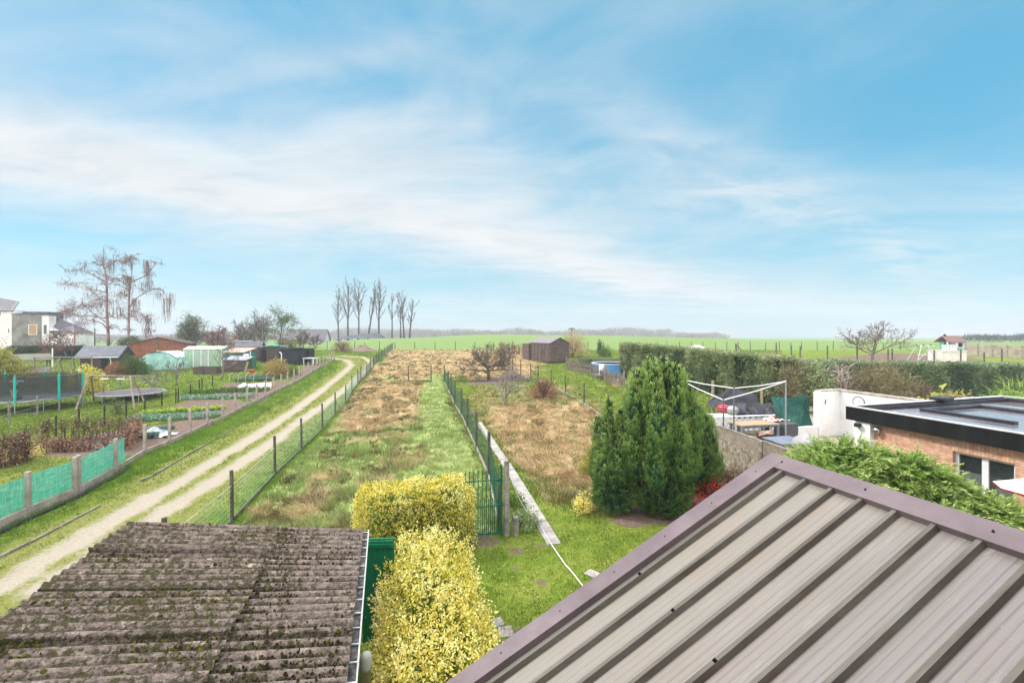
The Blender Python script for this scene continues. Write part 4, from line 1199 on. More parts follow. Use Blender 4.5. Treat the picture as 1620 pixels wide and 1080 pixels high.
# ================================================================== YEWS
L_YEW = leafmat('yew_needle', [(.03, .085, .045), (.075, .17, .062), (.16, .28, .07), (.29, .41, .10), (.46, .54, .19)], .28, .55, .2)
M_BARK = mat('bark', [(.055, .042, .035), (.11, .088, .075), (.17, .145, .13)], 6, .95, .6, stretch=(2, 2, .4))
M_BARKP = mat('pale_bark', [(.12, .10, .085), (.20, .17, .15), (.29, .26, .235)], 6, .95, .5, stretch=(2, 2, .4))
def yew(label, c, prof, seed, zc, lobes, lean=(0, 0), n0=500, tint=0.0):
    """clipped bulb below zc, above it a sheaf of upright pointed lobes; every lobe carries its own plumes"""
    rng = np.random.default_rng(seed)
    t = thing('yew_bush', label, 'yew', c, 0)
    zs = np.array([p[0] for p in prof]); rs = np.array([p[1] for p in prof]); H = zs[-1]
    B = []; A = []; PL = []; PR = []; HU = []
    # clipped foot
    n = n0; z = rng.random(n) * (zc + .25); th = rng.random(n) * 6.283
    rr = np.interp(z, zs, rs) * (1 + .16 * (fbm(th * 1.9, z * 1.6, 1.2, 2, seed) - .5)) + rng.normal(0, .015, n)
    B.append(np.stack([rr * np.cos(th), rr * np.sin(th), z], 1)); A.append(unit(np.stack([np.cos(th) * .7, np.sin(th) * .7, np.full(n, .6)], 1) + rng.normal(0, .12, (n, 3))))
    PL.append(rng.uniform(.08, .15, n)); PR.append(np.full(n, .055)); HU.append(.25 + tint + rng.normal(0, .05, n))
    core = []
    for (a, z0, z1, rc, R_) in lobes:
        n = int(95 * (z1 - z0) * R_ / .2)
        q = rng.random(n) ** 1.15; b = rng.random(n) * 6.283
        w = np.sqrt(np.clip(q * 6 + .25, 0, 1)) * np.clip(1 - q ** 2.6, 0, 1) ** .62
        z = z0 + (z1 - z0) * q
        cr = np.maximum(0, np.interp(z0 + (z1 - z0) * .4, zs, rs) * rc) * (1 + .12 * np.sin(q * 3))
        wob = .05 * np.sin(q * 5 + a * 3)
        r_ = R_ * w * (1 + .22 * (fbm(b * 1.5 + a * 9, z * 3.0, 1.3, 2, seed + 3) - .5))
        px_ = (cr + wob) * math.cos(a) + r_ * np.cos(b); py_ = (cr + wob) * math.sin(a) + r_ * np.sin(b)
        P = np.stack([px_ + lean[0] * z, py_ + lean[1] * z, z - .12], 1)
        D = unit(np.stack([np.cos(b) * .22 + math.cos(a) * .10, np.sin(b) * .22 + math.sin(a) * .10, np.ones(n)], 1) + rng.normal(0, .10, (n, 3)))
        B.append(P); A.append(D); PL.append(rng.uniform(.16, .34, n)); PR.append(rng.uniform(.03, .06, n))
        HU.append(.26 + tint + .26 * q + .12 * z / H + rng.normal(0, .07, n) + rng.normal(0, .07))  # paler towards the top: overhead light put into the leaf colour
        core.append(((cr[0] if n else 0) * math.cos(a), (cr[0] if n else 0) * math.sin(a), z0, z1, R_))
    B = np.concatenate(B); A = np.concatenate(A); PL = np.concatenate(PL); PR = np.concatenate(PR); hue = np.concatenate(HU)
    n = len(B); per = 26
    tt = rng.random((n, per)) ** .85; az = rng.random((n, per)) * 6.283
    e1 = unit(np.cross(A, np.array([.3, .9, .1])[None, :])); e2 = np.cross(A, e1)
    rad = PR[:, None] * np.sin(np.pi * np.clip(.12 + tt * .86, 0, 1)) ** .7
    off = e1[:, None, :] * (np.cos(az) * rad)[:, :, None] + e2[:, None, :] * (np.sin(az) * rad)[:, :, None]
    PP = (B[:, None, :] + A[:, None, :] * (tt * PL[:, None])[:, :, None] + off).reshape(-1, 3)
    DD = (A[:, None, :] * 1.0 + off / np.maximum(rad, .01)[:, :, None] * .34 + rng.normal(0, .14, (n, per, 3))).reshape(-1, 3)
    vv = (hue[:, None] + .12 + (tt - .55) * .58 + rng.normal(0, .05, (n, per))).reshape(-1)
    m = len(PP)
    leaves('foliage', rng, PP, DD, rng.uniform(.045, .085, m), rng.uniform(.014, .024, m), vv, L_YEW, t, .5)
    Q = []
    k = 1600; q = rng.random(k); a = rng.random(k) * 6.28; z = .1 + q * (zc + .2); r = np.interp(z, zs, rs) * .82 * np.sqrt(rng.random(k))
    Q.append(np.stack([r * np.cos(a), r * np.sin(a), z], 1))
    for (x_, y_, z0, z1, R_) in core:
        k = int(260 * (z1 - z0)); q = rng.random(k); a = rng.random(k) * 6.28; w = np.sin(np.pi * np.clip(.25 + .72 * q, 0, 1)) * R_ * .70 * np.sqrt(rng.random(k)); z = z0 + (z1 - z0) * q
        Q.append(np.stack([x_ + w * np.cos(a) + lean[0] * z, y_ + w * np.sin(a) + lean[1] * z, z], 1))
    Q = np.concatenate(Q); k = len(Q)
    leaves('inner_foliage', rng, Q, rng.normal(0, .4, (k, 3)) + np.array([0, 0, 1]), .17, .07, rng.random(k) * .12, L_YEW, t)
    mb = MB()
    for (x_, y_, z0, z1, R_) in core:
        mb.tube([(x_ * .25, y_ * .25, 0), (x_ * .7, y_ * .7, z0 * .7), (x_ + lean[0] * z0, y_ + lean[1] * z0, z0 + .2), (x_ + lean[0] * z1, y_ + lean[1] * z1, z1 - .2)], [.05, .04, .03, .008], 5)
    mb.build('trunk', M_BARK, t)
    return t
def lobeset(rg, rings):
    o = []
    for (n, z0, z1, rc, R_, ph) in rings:
        for i in range(n):
            o.append((ph + 6.283 * (i + rg.uniform(-.25, .25)) / n, z0 + rg.uniform(-.18, .18), z1 + rg.uniform(-.20, .12), rc * rg.uniform(.88, 1.08), R_ * rg.uniform(.8, 1.15)))
    return o
PROF = [(0, .30), (.2, .58), (.6, .70), (.95, .73), (1.12, .68), (1.3, .80), (1.8, .93), (2.4, .95), (2.9, .92), (3.3, .84), (3.7, .70), (4.0, .52), (4.3, .3)]
x, y, z = G(1046, 812)
rg = random.Random(31)
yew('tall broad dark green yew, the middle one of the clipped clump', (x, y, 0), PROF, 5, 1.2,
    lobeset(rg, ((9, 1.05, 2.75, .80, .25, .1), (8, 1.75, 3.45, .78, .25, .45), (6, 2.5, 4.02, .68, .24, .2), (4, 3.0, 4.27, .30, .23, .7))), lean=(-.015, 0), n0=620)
x, y, z = G(972, 810)
PROF2 = [(0, .30), (.2, .45), (.7, .50), (1.3, .52), (1.8, .50), (2.2, .44), (2.7, .36), (3.4, .2)]
yew('slimmer yew on the left of the clump, ending in a spire', (x - .02, y + .05, 0), PROF2, 6, 1.0,
    lobeset(rg, ((7, .85, 2.05, .74, .19, .2), (4, 1.3, 2.45, .62, .18, .5))) + [(3.3, 1.7, 2.60, .95, .10), (3.6, 1.6, 3.10, .30, .15), (.2, 1.6, 2.75, .45, .17)], n0=360)
x, y, z = G(1108, 783)
PROF3 = [(0, .30), (.3, .48), (1.0, .54), (1.7, .48), (2.1, .40), (2.6, .3)]
yew('dark yew half hidden behind the right of the clump', (x + .04, y + .25, 0), PROF3, 7, .5,
    lobeset(rg, ((8, .4, 1.75, .74, .20, .2), (6, 1.0, 2.35, .62, .18, .5), (2, 1.5, 2.6, .4, .17, .9))), n0=260, tint=-.05)
# young golden shrubs
def small_shrub(name, label, c, r, h, n, lm, seed, leaf=.05, per=8, vlo=.4, vhi=1.0, cat='shrub', up=.5, stems=8, sm_=None, group=None, shell=.5, loose=.16, wide=.55, bare=0.0):
    rng = np.random.default_rng(seed)
    t = thing(name, label, cat, c, 0, group)
    d = unit(rng.normal(size=(n, 3))); d[:, 2] = np.abs(d[:, 2]) * 1.0
    nb = fbm(np.arctan2(d[:, 1], d[:, 0]) * 1.3 + 5, d[:, 2] * 2, 1.6, 3, seed)
    k = (shell + (1 - shell) * rng.random(n)) * (.75 + .5 * nb)
    z0 = h * bare
    P = np.stack([d[:, 0] * r * k, d[:, 1] * r * k, z0 + d[:, 2] * (h - z0) * k], 1)
    m = n * per
    Dd = unit(d * .7 + np.array([0, 0, up]) + rng.normal(0, .4, (n, 3)))
    tt = rng.random((n, per))
    PP = (P[:, None, :] + Dd[:, None, :] * (tt * loose)[:, :, None] + rng.normal(0, leaf * .5, (n, per, 3))).reshape(m, 3)
    PP[:, 2] = np.maximum(PP[:, 2], .01)
    DD = (Dd[:, None, :] * .6 + rng.normal(0, .7, (n, per, 3))).reshape(m, 3)
    vv = np.clip(np.repeat(vlo + (vhi - vlo) * (nb + rng.normal(0, .18, n)), per) + rng.normal(0, .12, m), 0, 1)
    leaves('foliage', rng, PP, DD, leaf * rng.uniform(.7, 1.3, m), leaf * wide * rng.uniform(.8, 1.2, m), vv, lm, t, .45)
    mb = MB()
    for i in range(stems):
        a = rng.random() * 6.28; q = rng.uniform(.3, .8)
        mb.tube([(0.03 * math.cos(a), .03 * math.sin(a), 0), (q * r * .4 * math.cos(a), q * r * .4 * math.sin(a), h * .4), (q * r * math.cos(a), q * r * math.sin(a), h * .85)], [.018 * max(1, h * .7), .012 * max(1, h * .7), .004], 4)
    mb.build('stems', sm_ or M_TWIG, t)
    return t
x, y, z = G(921, 812)
small_shrub('golden_shrub', 'small bright yellow bush in the lawn left of the yews', (x, y, z), .20, .50, 130, L_YEL, 41, .05, vlo=.5)
x, y, z = G(937, 752)
small_shrub('golden_shrub', 'yellow green bush half behind the left yew', (x, y, z), .42, 1.05, 380, leafmat('limegold', [(.10, .13, .02), (.30, .29, .05), (.52, .45, .10)], .3), 42, .055, vlo=.2)
L_RED = leafmat('red_berry', [(.10, .05, .02), (.34, .03, .02), (.62, .03, .04), (.72, .08, .09)], .15)
for (a, b, r, h, s) in ((1098, 812, .45, .5, 1), (1128, 790, .40, .55, 2)):
    x, y, z = G(a, b)
    small_shrub('berry_shrub', ('low red berried cotoneaster at the foot of the middle yew', 'red berried cotoneaster by the roof edge, farther from the lawn')[s - 1], (x, y, 0), r, h, 170, L_RED, 43 + s, .045, 7, .1, 1.0, loose=.30, up=.2, stems=16)
L_RUST = leafmat('rusty_leaf', [(.06, .03, .02), (.16, .07, .035), (.30, .13, .06), (.40, .23, .11)], .2)
x, y, z = G(1160, 778)
small_shrub('rusty_shrub', 'low rust brown shrub under the concrete panel wall', (x, y, 0), .85, .75, 620, L_RUST, 46, .045, 6, .0, .9, stems=26)
x, y, z = G(858, 632)
small_shrub('rusty_shrub', 'round rust red twiggy bush in the straw coloured garden', (x + .1, y, z), 1.0, 1.55, 900, leafmat('rust_twig', [(.10, .045, .03), (.22, .09, .055), (.34, .15, .09), (.42, .26, .15)], .2), 47, .10, 6, .0, .9, stems=60, wide=.25, loose=.4, up=.8)
# weeds at the gate post
x, y, z = G(826, 838)
small_shrub('weed_clump', 'pale green weeds growing at the foot of the gate post', (x, y + .15, z), .42, .42, 200, leafmat('sage', [(.10, .16, .05), (.22, .29, .12), (.36, .42, .24)], .3), 48, .06, 6, .2, 1, stems=5, cat='weeds')
x, y, z = G(812, 802)
small_shrub('weed_clump', 'green weeds along the slab path behind the gate post', (x, y, z), .35, .3, 140, L_GREEN, 49, .06, 6, .2, .9, stems=4, cat='weeds')
# ================================================================== TREES
def rotv(v, axis, a):
    return Matrix.Rotation(a, 3, axis) @ v
def grow(rg, p, d, L, r, lvl, S, out, tips):
    """recursive branch; S: per level dicts"""
    s = S[lvl]; seg = s.get('seg', 4)
    pts = [p.copy()]; rad = [r]
    end = s.get('end', .45)
    for i in range(seg):
        d = (d + Vector((rg.gauss(0, 1), rg.gauss(0, 1), rg.gauss(0, 1))) * s.get('wob', .1) + Vector((0, 0, 1)) * s.get('up', 0)).normalized()
        p = p + d * (L / seg); pts.append(p.copy()); rad.append(max(s.get('min', .004), r * (1 - (1 - end) * (i + 1) / seg)))
    out.setdefault(lvl, []).append((pts, rad))
    if lvl + 1 < len(S):
        c = S[lvl + 1]; n = c['n']; n = n if isinstance(n, int) else rg.randint(*n)
        az = rg.random() * 6.28
        for k in range(n):
            t = c.get('t0', .3) + (1 - c.get('t0', .3)) * ((k + rg.random()) / n)
            f = min(t * seg, seg - 1e-3); i = int(f)
            q = pts[i].lerp(pts[i + 1], f - i); dd = (pts[i + 1] - pts[i]).normalized()
            ax = dd.orthogonal().normalized(); az += 2.4 + rg.gauss(0, .5)
            ax = rotv(ax, dd, az)
            nd = rotv(dd, ax, R(c['ang'] + rg.gauss(0, c.get('dang', 8))))
            l = L * c['len'] * rg.uniform(.7, 1.25) * (1 - c.get('fall', .4) * (t - c.get('t0', .3)))
            rr = (rad[i] + (rad[i + 1] - rad[i]) * (f - i)) * c.get('rr', .6)
            grow(rg, q, nd, l, max(rr, c.get('min', .004)), lvl + 1, S, out, tips)
    else:
        tips.append((pts[-1], d))
        if len(pts) > 2: tips.append((pts[len(pts) // 2], d))
def tree(name, label, cat, c, H, r, S, seed, bark, twig=None, leaf=None, nl=0, lsize=.08, vr=(0, 1), group=None, split=1, lspread=.25, d0=(0, 0, 1), stems=1, base_sp=.2):
    rg = random.Random(seed); rng = np.random.default_rng(seed)
    t = thing(name, label, cat, c, 0, group)
    out = {}; tips = []
    for k in range(stems):
        dv = Vector(d0) if stems == 1 else Vector((rg.gauss(0, .28), rg.gauss(0, .28), 1))
        p0 = Vector((0, 0, -.05)) if stems == 1 else Vector((rg.gauss(0, base_sp), rg.gauss(0, base_sp), -.05))
        grow(rg, p0, dv.normalized(), H * (1 if stems == 1 else rg.uniform(.75, 1.05)), r, 0, S, out, tips)
    a = MB(); b = MB()
    for lv, l in out.items():
        for pts, rad in l:
            (a if lv <= split else b).tube(pts, rad, 7 if lv == 0 else (5 if lv == 1 else 3), cap=lv == 0)
    a.build('trunk', bark, t, smooth=True)
    if b.v: b.build('crown', twig or bark, t)
    if leaf and nl:
        T = np.array([tuple(p) for p, _ in tips]); k = rng.integers(0, len(T), nl)
        P = T[k] + rng.normal(0, lspread, (nl, 3))
        leaves('leaves', rng, P, rng.normal(size=(nl, 3)) + np.array([0, 0, -.3]), lsize * rng.uniform(.7, 1.3, nl), lsize * .7, vr[0] + (vr[1] - vr[0]) * rng.random(nl), leaf, t)
    return t
L_BROWN = leafmat('dead_leaf', [(.08, .035, .03), (.18, .09, .07), (.30, .17, .12)], .2)
L_OLIVE = leafmat('olive_leaf', [(.05, .075, .025), (.10, .135, .04), (.19, .22, .075)], .3)
M_TWIGR = mat('red_twig', [(.14, .065, .06), (.24, .135, .125)], 6, .9)
M_TWIGG = mat('grey_twig', [(.15, .125, .11), (.25, .22, .20)], 6, .9)

# --- the two weeping birches, limbs laid out one by one
def birch(label, ox, oz, dep, sc, trunk, limbs, hang, clumps, seed, r0):
    rng = np.random.default_rng(seed); rg = random.Random(seed)
    gx, gy, g0 = (ox - CX) / F * dep, dep, h1((ox - CX) / F * dep, dep)
    t = thing('birch_tree', label, 'birch', (gx, gy, g0), 0, 'tall birches beside the grey house')
    def loc(zx, zy, y=0.0): return Vector(((zx - oz[0]) * sc, y, (oz[1] - zy) * sc))
    mb = MB()
    n = len(trunk)
    mb.tube([loc(a, b) for a, b in trunk], [r0 * .72 * (1 - .9 * (i / (n - 1))) + .014 for i in range(n)], 8)
    cr = MB(); ends = []
    for li, l in enumerate(limbs):
        yd = rng.uniform(-1, 1) * 2.6
        pts = [loc(a, b, yd * (i / (len(l) - 1)) ** .8) for i, (a, b) in enumerate(l)]
        mb.tube(pts, [.085 * (1 - .7 * i / (len(pts) - 1)) for i in range(len(pts))], 5)
        for k in range(10):
            f = rng.uniform(.25, 1) * (len(pts) - 1.01); i = int(f)
            q = pts[i].lerp(pts[i + 1], f - i)
            d = Vector((rng.normal(0, .6), rng.normal(0, .6), rng.uniform(-.1, .9))).normalized()
            e = q + d * rng.uniform(.4, 1.3)
            m_ = q.lerp(e, .5) + Vector((0, 0, .12))
            cr.tube([q, m_, e], [.035, .028, .02], 3, cap=False); ends.append(e)
            for kk in range(3):
                s_ = m_.lerp(e, rng.random()); e2 = s_ + Vector((rng.normal(0, .35), rng.normal(0, .35), rng.uniform(-.7, .25)))
                cr.tube([s_, e2], [.02, .013], 3, cap=False); ends.append(e2)
    # hanging strands
    for (a, b, ln, wd_, k) in hang:
        yd = rng.uniform(-1.6, 1.6)
        for i in range(int(k * .75)):
            p = loc(a + rng.normal(0, wd_ * 1.5), b + rng.normal(0, 8), yd + rng.normal(0, .25)); L = ln * sc * rng.uniform(.55, 1.1)
            q = [p]
            for s in range(4):
                q.append(q[-1] + Vector((rng.normal(0, .05) + .015 * s, rng.normal(0, .04), -L / 4)))
            cr.tube(q, [.019, .018, .017, .015, .012], 3, cap=False)
            for s in q[1:]: ends.append(s)
    for (a, b, ra, k) in clumps:
        yd = rng.uniform(-1.8, 1.8)
        for i in range(int(k * 2.4)):
            p = loc(a + rng.normal(0, ra), b + rng.normal(0, ra * .7), yd + rng.normal(0, .4))
            d = Vector((rng.normal(0, .34) - .06, rng.normal(0, .3), rng.normal(-.02, .45)))
            cr.tube([p, p + d * .5 + Vector((0, 0, .04)), p + d], [.016, .015, .010], 3, cap=False); ends.append(p + d)
    mb.build('trunk', mat('birch_bark', [(.16, .09, .075), (.28, .17, .145), (.42, .33, .29)], 1.6, .9, .4, stretch=(1, 1, .5)), t, smooth=True)
    cr.build('crown', M_TWIGR, t)
    T = np.array([tuple(e) for e in ends]); N = int(len(T) * 1.5)
    k = rng.integers(0, len(T), N)
    leaves('leaves', rng, T[k] + rng.normal(0, .12, (N, 3)), rng.normal(size=(N, 3)) + np.array([0, 0, -1.]), rng.uniform(.07, .13, N), .04, rng.random(N) * .8, L_BROWN, t)
S1 = 62 / 690 / 6
birch('taller birch with a bare reddish trunk leaning over the small dark shed', 172, (552, 1090), 62, S1,
      [(552, 1090), (548, 900), (535, 700), (535, 500), (530, 350), (497, 220), (500, 130), (505, 60)],
      [[(540, 850), (470, 790), (380, 765), (240, 745), (130, 700), (60, 690)], [(528, 780), (420, 690), (330, 610)], [(535, 590), (480, 540), (430, 480), (360, 400)], [(540, 500), (440, 470), (330, 450), (240, 430)],
       [(545, 900), (400, 895), (250, 890), (200, 880)], [(535, 400), (460, 340), (390, 290), (270, 320)], [(535, 490), (620, 450), (700, 430)], [(535, 670), (600, 720), (700, 750)], [(545, 870), (600, 830), (680, 850)],
       [(510, 270), (560, 180), (610, 210)], [(525, 330), (600, 370), (690, 440)], [(530, 740), (400, 720), (200, 700)], [(500, 230), (450, 240), (400, 230)]],
      [(620, 195, 130, 14, 22), (645, 220, 120, 10, 18), (560, 260, 60, 10, 10), (470, 340, 50, 14, 10), (585, 560, 60, 20, 12), (400, 300, 40, 12, 8), (330, 750, 60, 30, 14)],
      [(290, 300, 25, 22), (260, 425, 30, 22), (200, 430, 14, 8), (470, 350, 30, 20), (430, 560, 50, 60), (480, 620, 40, 50), (370, 640, 40, 40), (200, 690, 40, 50), (90, 700, 22, 26), (230, 640, 50, 36), (310, 530, 28, 20), (570, 190, 30, 26), (500, 70, 25, 10), (450, 250, 25, 14), (400, 300, 20, 14), (340, 780, 40, 30), (250, 880, 40, 24), (420, 790, 40, 20), (150, 610, 30, 14)], 21, .26)
birch('weeping birch with long hanging strands above the red brown shed', 204, (742, 1090), 61, S1,
      [(742, 1090), (738, 900), (740, 700), (745, 500), (760, 400), (770, 300), (775, 230)],
      [[(745, 640), (830, 545), (930, 490), (1000, 470), (1090, 480), (1110, 520)], [(750, 480), (690, 430), (600, 360)], [(762, 390), (800, 370), (830, 380)], [(772, 260), (820, 200), (870, 195)], [(742, 660), (820, 680), (880, 740), (910, 900)],
       [(743, 540), (690, 530), (650, 500)], [(740, 750), (650, 735), (560, 700)], [(770, 290), (700, 200), (640, 220)], [(765, 400), (850, 330), (910, 200), (960, 225)], [(740, 860), (660, 850), (610, 870)], [(742, 720), (840, 730), (960, 800)]],
      [(735, 205, 60, 14, 22), (685, 265, 45, 10, 12), (820, 370, 150, 12, 34), (835, 400, 100, 18, 16), (922, 205, 260, 9, 34), (965, 235, 110, 6, 20), (960, 400, 80, 8, 12), (825, 560, 180, 12, 26), (888, 560, 150, 9, 16), (1012, 545, 220, 7, 24),
       (1050, 510, 50, 22, 16), (1108, 505, 170, 6, 16), (1140, 550, 220, 6, 9), (875, 740, 140, 16, 26), (905, 830, 110, 12, 22), (965, 820, 110, 12, 14), (680, 510, 60, 18, 18), (610, 570, 90, 24, 20), (700, 640, 110, 16, 14), (780, 400, 80, 20, 14), (870, 380, 90, 14, 14), (640, 640, 70, 20, 12)],
      [(830, 200, 24, 16), (700, 380, 25, 14), (640, 520, 40, 24), (830, 730, 36, 24), (900, 760, 30, 24), (1040, 520, 20, 16), (610, 640, 40, 20)], 22, .22)

# --- row of bare poplars on the field edge
PO = [(535.8, 462, .62, 2), (551, 449, .78, 4), (567, 448, .66, 4), (582.5, 447, .72, 4), (599, 453, .8, 5), (620, 466, .5, 3), (634, 476, .5, 2), (639, 464, .62, 4), (648, 476, .72, 4)]
lbl = ['leftmost bare poplar of the row, forking low into two leaders', 'second bare poplar from the left with a thick upright crown', 'third bare poplar from the left, slim and upright', 'bare poplar behind the dark silage mound with a wide forked head',
       'broad bare poplar right of the mound, leaning crown to the right', 'thin short bare poplar standing alone between two groups', 'slimmest bare poplar of the right hand trio', 'tallest bare poplar of the right hand trio', 'rightmost bare poplar, short with a spreading head']
for i, (px, py, w, k) in enumerate(PO):
    d = 152.0 + (i % 3) * 1.5; x = (px - CX) / F * d; z = h1(x, d)
    H = EYE - (py - HY) / F * d - z
    wide = 30 if i in (4, 8, 0) else 22
    S = [dict(seg=7, wob=.03, end=.30, min=.06), dict(n=(12, 15) if i not in (5, 6) else 8, t0=.36, ang=wide, dang=7, len=.36, fall=.45, seg=5, wob=.08, up=.10, rr=.55, min=.05, end=.4), dict(n=(5, 7), t0=.25, ang=26, len=.36, seg=3, wob=.1, up=.06, rr=.55, min=.04), dict(n=3, t0=.3, ang=30, len=.5, seg=2, wob=.1, up=.04, min=.03)]
    tree('poplar_tree', lbl[i], 'poplar', (x, d, z), H * .875, .36 * w + .1, S, 300 + i, mat('poplar_bark', [(.065, .048, .042), (.12, .095, .085)], 3, .95), mat('poplar_twig', [(.09, .07, .062), (.15, .12, .11)], 4, .95), group='row of bare poplars on the horizon')

# --- spreading fruit tree
x, y, z = G(773, 600)
S = [dict(seg=3, wob=.08, end=.8), dict(n=8, t0=.5, ang=66, dang=12, len=2.05, fall=.2, seg=6, wob=.20, up=.07, rr=.62, end=.4), dict(n=9, t0=.2, ang=50, len=.50, seg=4, wob=.2, up=.12, rr=.6, min=.025), dict(n=7, t0=.15, ang=45, len=.55, seg=3, wob=.22, up=.10, rr=.7, min=.016), dict(n=4, t0=.2, ang=42, len=.6, seg=2, wob=.2, up=.05, min=.012)]
tree('fruit_tree', 'spreading old fruit tree with dark gnarled limbs standing in the garden', 'fruit tree', (x, y, z), 1.35, .17, S, 407, M_BARK, mat('fruit_twig', [(.10, .075, .055), (.18, .145, .115)], 5, .9), L_OLIVE, 900, .06, (.2, .9))
x, y, z = G(799, 643)
S = [dict(seg=3, wob=.08, end=.85), dict(n=6, t0=.4, ang=34, dang=8, len=1.5, fall=.2, seg=5, wob=.12, up=.12, rr=.65, end=.4), dict(n=7, t0=.2, ang=36, len=.5, seg=4, wob=.14, up=.1, rr=.6, min=.018), dict(n=6, t0=.15, ang=36, len=.55, seg=2, wob=.12, up=.05, rr=.7, min=.012)]
tree('fruit_tree', 'small pale grey bare fruit tree in front of the spreading one', 'fruit tree', (x, y, z), 1.05, .085, S, 411, M_BARKP, mat('pale_twig', [(.24, .21, .19), (.36, .33, .30)], 5, .9))
# heap of prunings beneath it
x, y, z = G(815, 602)
mb = MB(); rg = random.Random(8)
for i in range(260):
    a = rg.random() * 3.14; l = rg.uniform(.4, 1.1); r_ = rg.random() ** .5
    cx_, cy_ = rg.gauss(0, .7), rg.gauss(0, .4); zz = max(.03, (.75 - .55 * abs(cx_)) * rg.random())
    dx, dy = math.cos(a) * l / 2, math.sin(a) * l / 2 * .7
    mb.tube([(cx_ - dx, cy_ - dy, max(.02, zz + rg.gauss(0, .1))), (cx_, cy_, zz + .08), (cx_ + dx, cy_ + dy, max(.02, zz + rg.gauss(0, .12)))], [.018, .016, .008], 4)
o = mb.build('brush_pile', mat('prunings', [(.06, .045, .042), (.13, .10, .095), (.22, .18, .165)], 6, .9), loc=(x, y, z))
tag(o, 'heap of dark prunings beside the fence posts under the fruit tree', 'brush pile')
# bare tree on the right by the playhouse
x, y, z = G(1380, 562)
x, y = (1380 - CX) / F * 50, 50.0; z = h1(x, y)
S = [dict(seg=3, wob=.06, end=.75), dict(n=7, t0=.72, ang=42, dang=16, len=1.5, fall=.2, seg=6, wob=.12, up=.10, rr=.6, end=.35), dict(n=7, t0=.25, ang=36, len=.52, seg=4, wob=.14, up=.05, rr=.6, min=.026), dict(n=6, t0=.2, ang=36, len=.55, seg=3, wob=.14, up=.03, rr=.7, min=.018), dict(n=3, t0=.2, ang=36, len=.6, seg=2, wob=.14, min=.014)]
tree('bare_tree', 'bare round headed tree beside the white playhouse, a few brown leaves left on it', 'tree', (x, y, z), 2.0, .15, S, 421, mat('cherry_bark', [(.13, .09, .07), (.22, .16, .135)], 4, .9), mat('cherry_twig', [(.15, .105, .09), (.22, .165, .145)], 4, .9), L_BROWN, 220, .10, (.3, 1), lspread=.1)

# --- background trees behind the sheds on the left
def at_d(px, d): x = (px - CX) / F * d; return (x, d, h1(x, d))
SB = [dict(seg=5, wob=.07, end=.4), dict(n=(9, 11), t0=.15, ang=48, dang=10, len=.62, fall=.5, seg=4, wob=.15, up=.08, rr=.55, min=.04), dict(n=7, t0=.2, ang=42, len=.5, seg=3, wob=.16, up=.05, min=.025), dict(n=5, t0=.2, ang=42, len=.55, seg=2, wob=.16, min=.02)]
def bgtree(name, label, px, d, py_top, seed, twig, leaf=None, nl=0, stems=3, group='trees behind the allotment sheds', ls=.16, vr=(0, 1), bark=None, S=None):
    c = at_d(px, d); H = (EYE - (py_top - HY) / F * d - c[2])
    return tree(name, label, 'tree', c, H * .82, .05 + H * .012, S or SB, seed, bark or M_BARK, twig, leaf, nl, ls, vr, group, stems=stems, base_sp=.5, lspread=.3)
L_MOSS = leafmat('moss_leaf', [(.045, .085, .02), (.09, .15, .03), (.17, .23, .06)], .3)
bgtree('leafy_tree', 'broad mossy green tree behind the red brown shed', 303, 66, 497, 501, M_TWIGG, L_MOSS, 2600, 4, ls=.17)
bgtree('bare_tree', 'purplish bare tree behind the pale green shed', 345, 64, 513, 502, M_TWIGR, None, 0, 3)
bgtree('bare_tree', 'bare many stemmed tree behind the grey roofed shed, left one of two', 383, 72, 497, 503, M_TWIGG, None, 0, 3)
bgtree('bare_tree', 'bare many stemmed tree just left of the thin mast', 408, 73, 495, 504, M_TWIGG, None, 0, 3)
bgtree('leafy_tree', 'upright tree with pale green leaves right of the thin mast', 440, 70, 490, 505, M_TWIGG, L_MOSS, 1900, 1, ls=.2, vr=(.4, 1))
bgtree('bare_tree', 'small bare tree in front of the farm roof, left one', 478, 76, 523, 506, M_TWIGG, None, 0, 2)
bgtree('bare_tree', 'small bare tree in front of the farm roof, right one', 495, 77, 528, 507, M_TWIGG, None, 0, 2)
bgtree('leafy_tree', 'dense olive green bush between the birch trunks and the red brown shed', 207, 60.5, 537, 508, M_TWIGG, L_OLIVE, 4000, 4, ls=.22)
bgtree('bare_tree', 'rust tinted thin tree in front of the pale house wall', 94, 56, 523, 509, M_TWIGR, L_BROWN, 300, 2, group=None)
mb = MB(); c = at_d(417, 71); Hm = EYE - (494 - HY) / F * 71 - c[2]
mb.tube([(0, 0, 0), (0, 0, Hm * .5), (.05, 0, Hm)], [.07, .055, .03], 6); mb.bar((-.5, 0, Hm * .92), (.5, 0, Hm * .92), .03)
tag(mb.build('mast', M_POSTB, loc=c), 'thin dark mast between the bare trees behind the sheds', 'mast')
mb = MB(); c = at_d(150, 75); Hm = EYE - (519 - HY) / F * 75 - c[2]
mb.tube([(0, 0, 0), (0, 0, Hm)], [.1, .07], 6); mb.bar((-.6, 0, Hm * .93), (.6, 0, Hm * .93), .06)
tag(mb.build('utility_pole', M_POSTB, loc=c), 'thin utility pole between the pale house and the birches', 'pole')
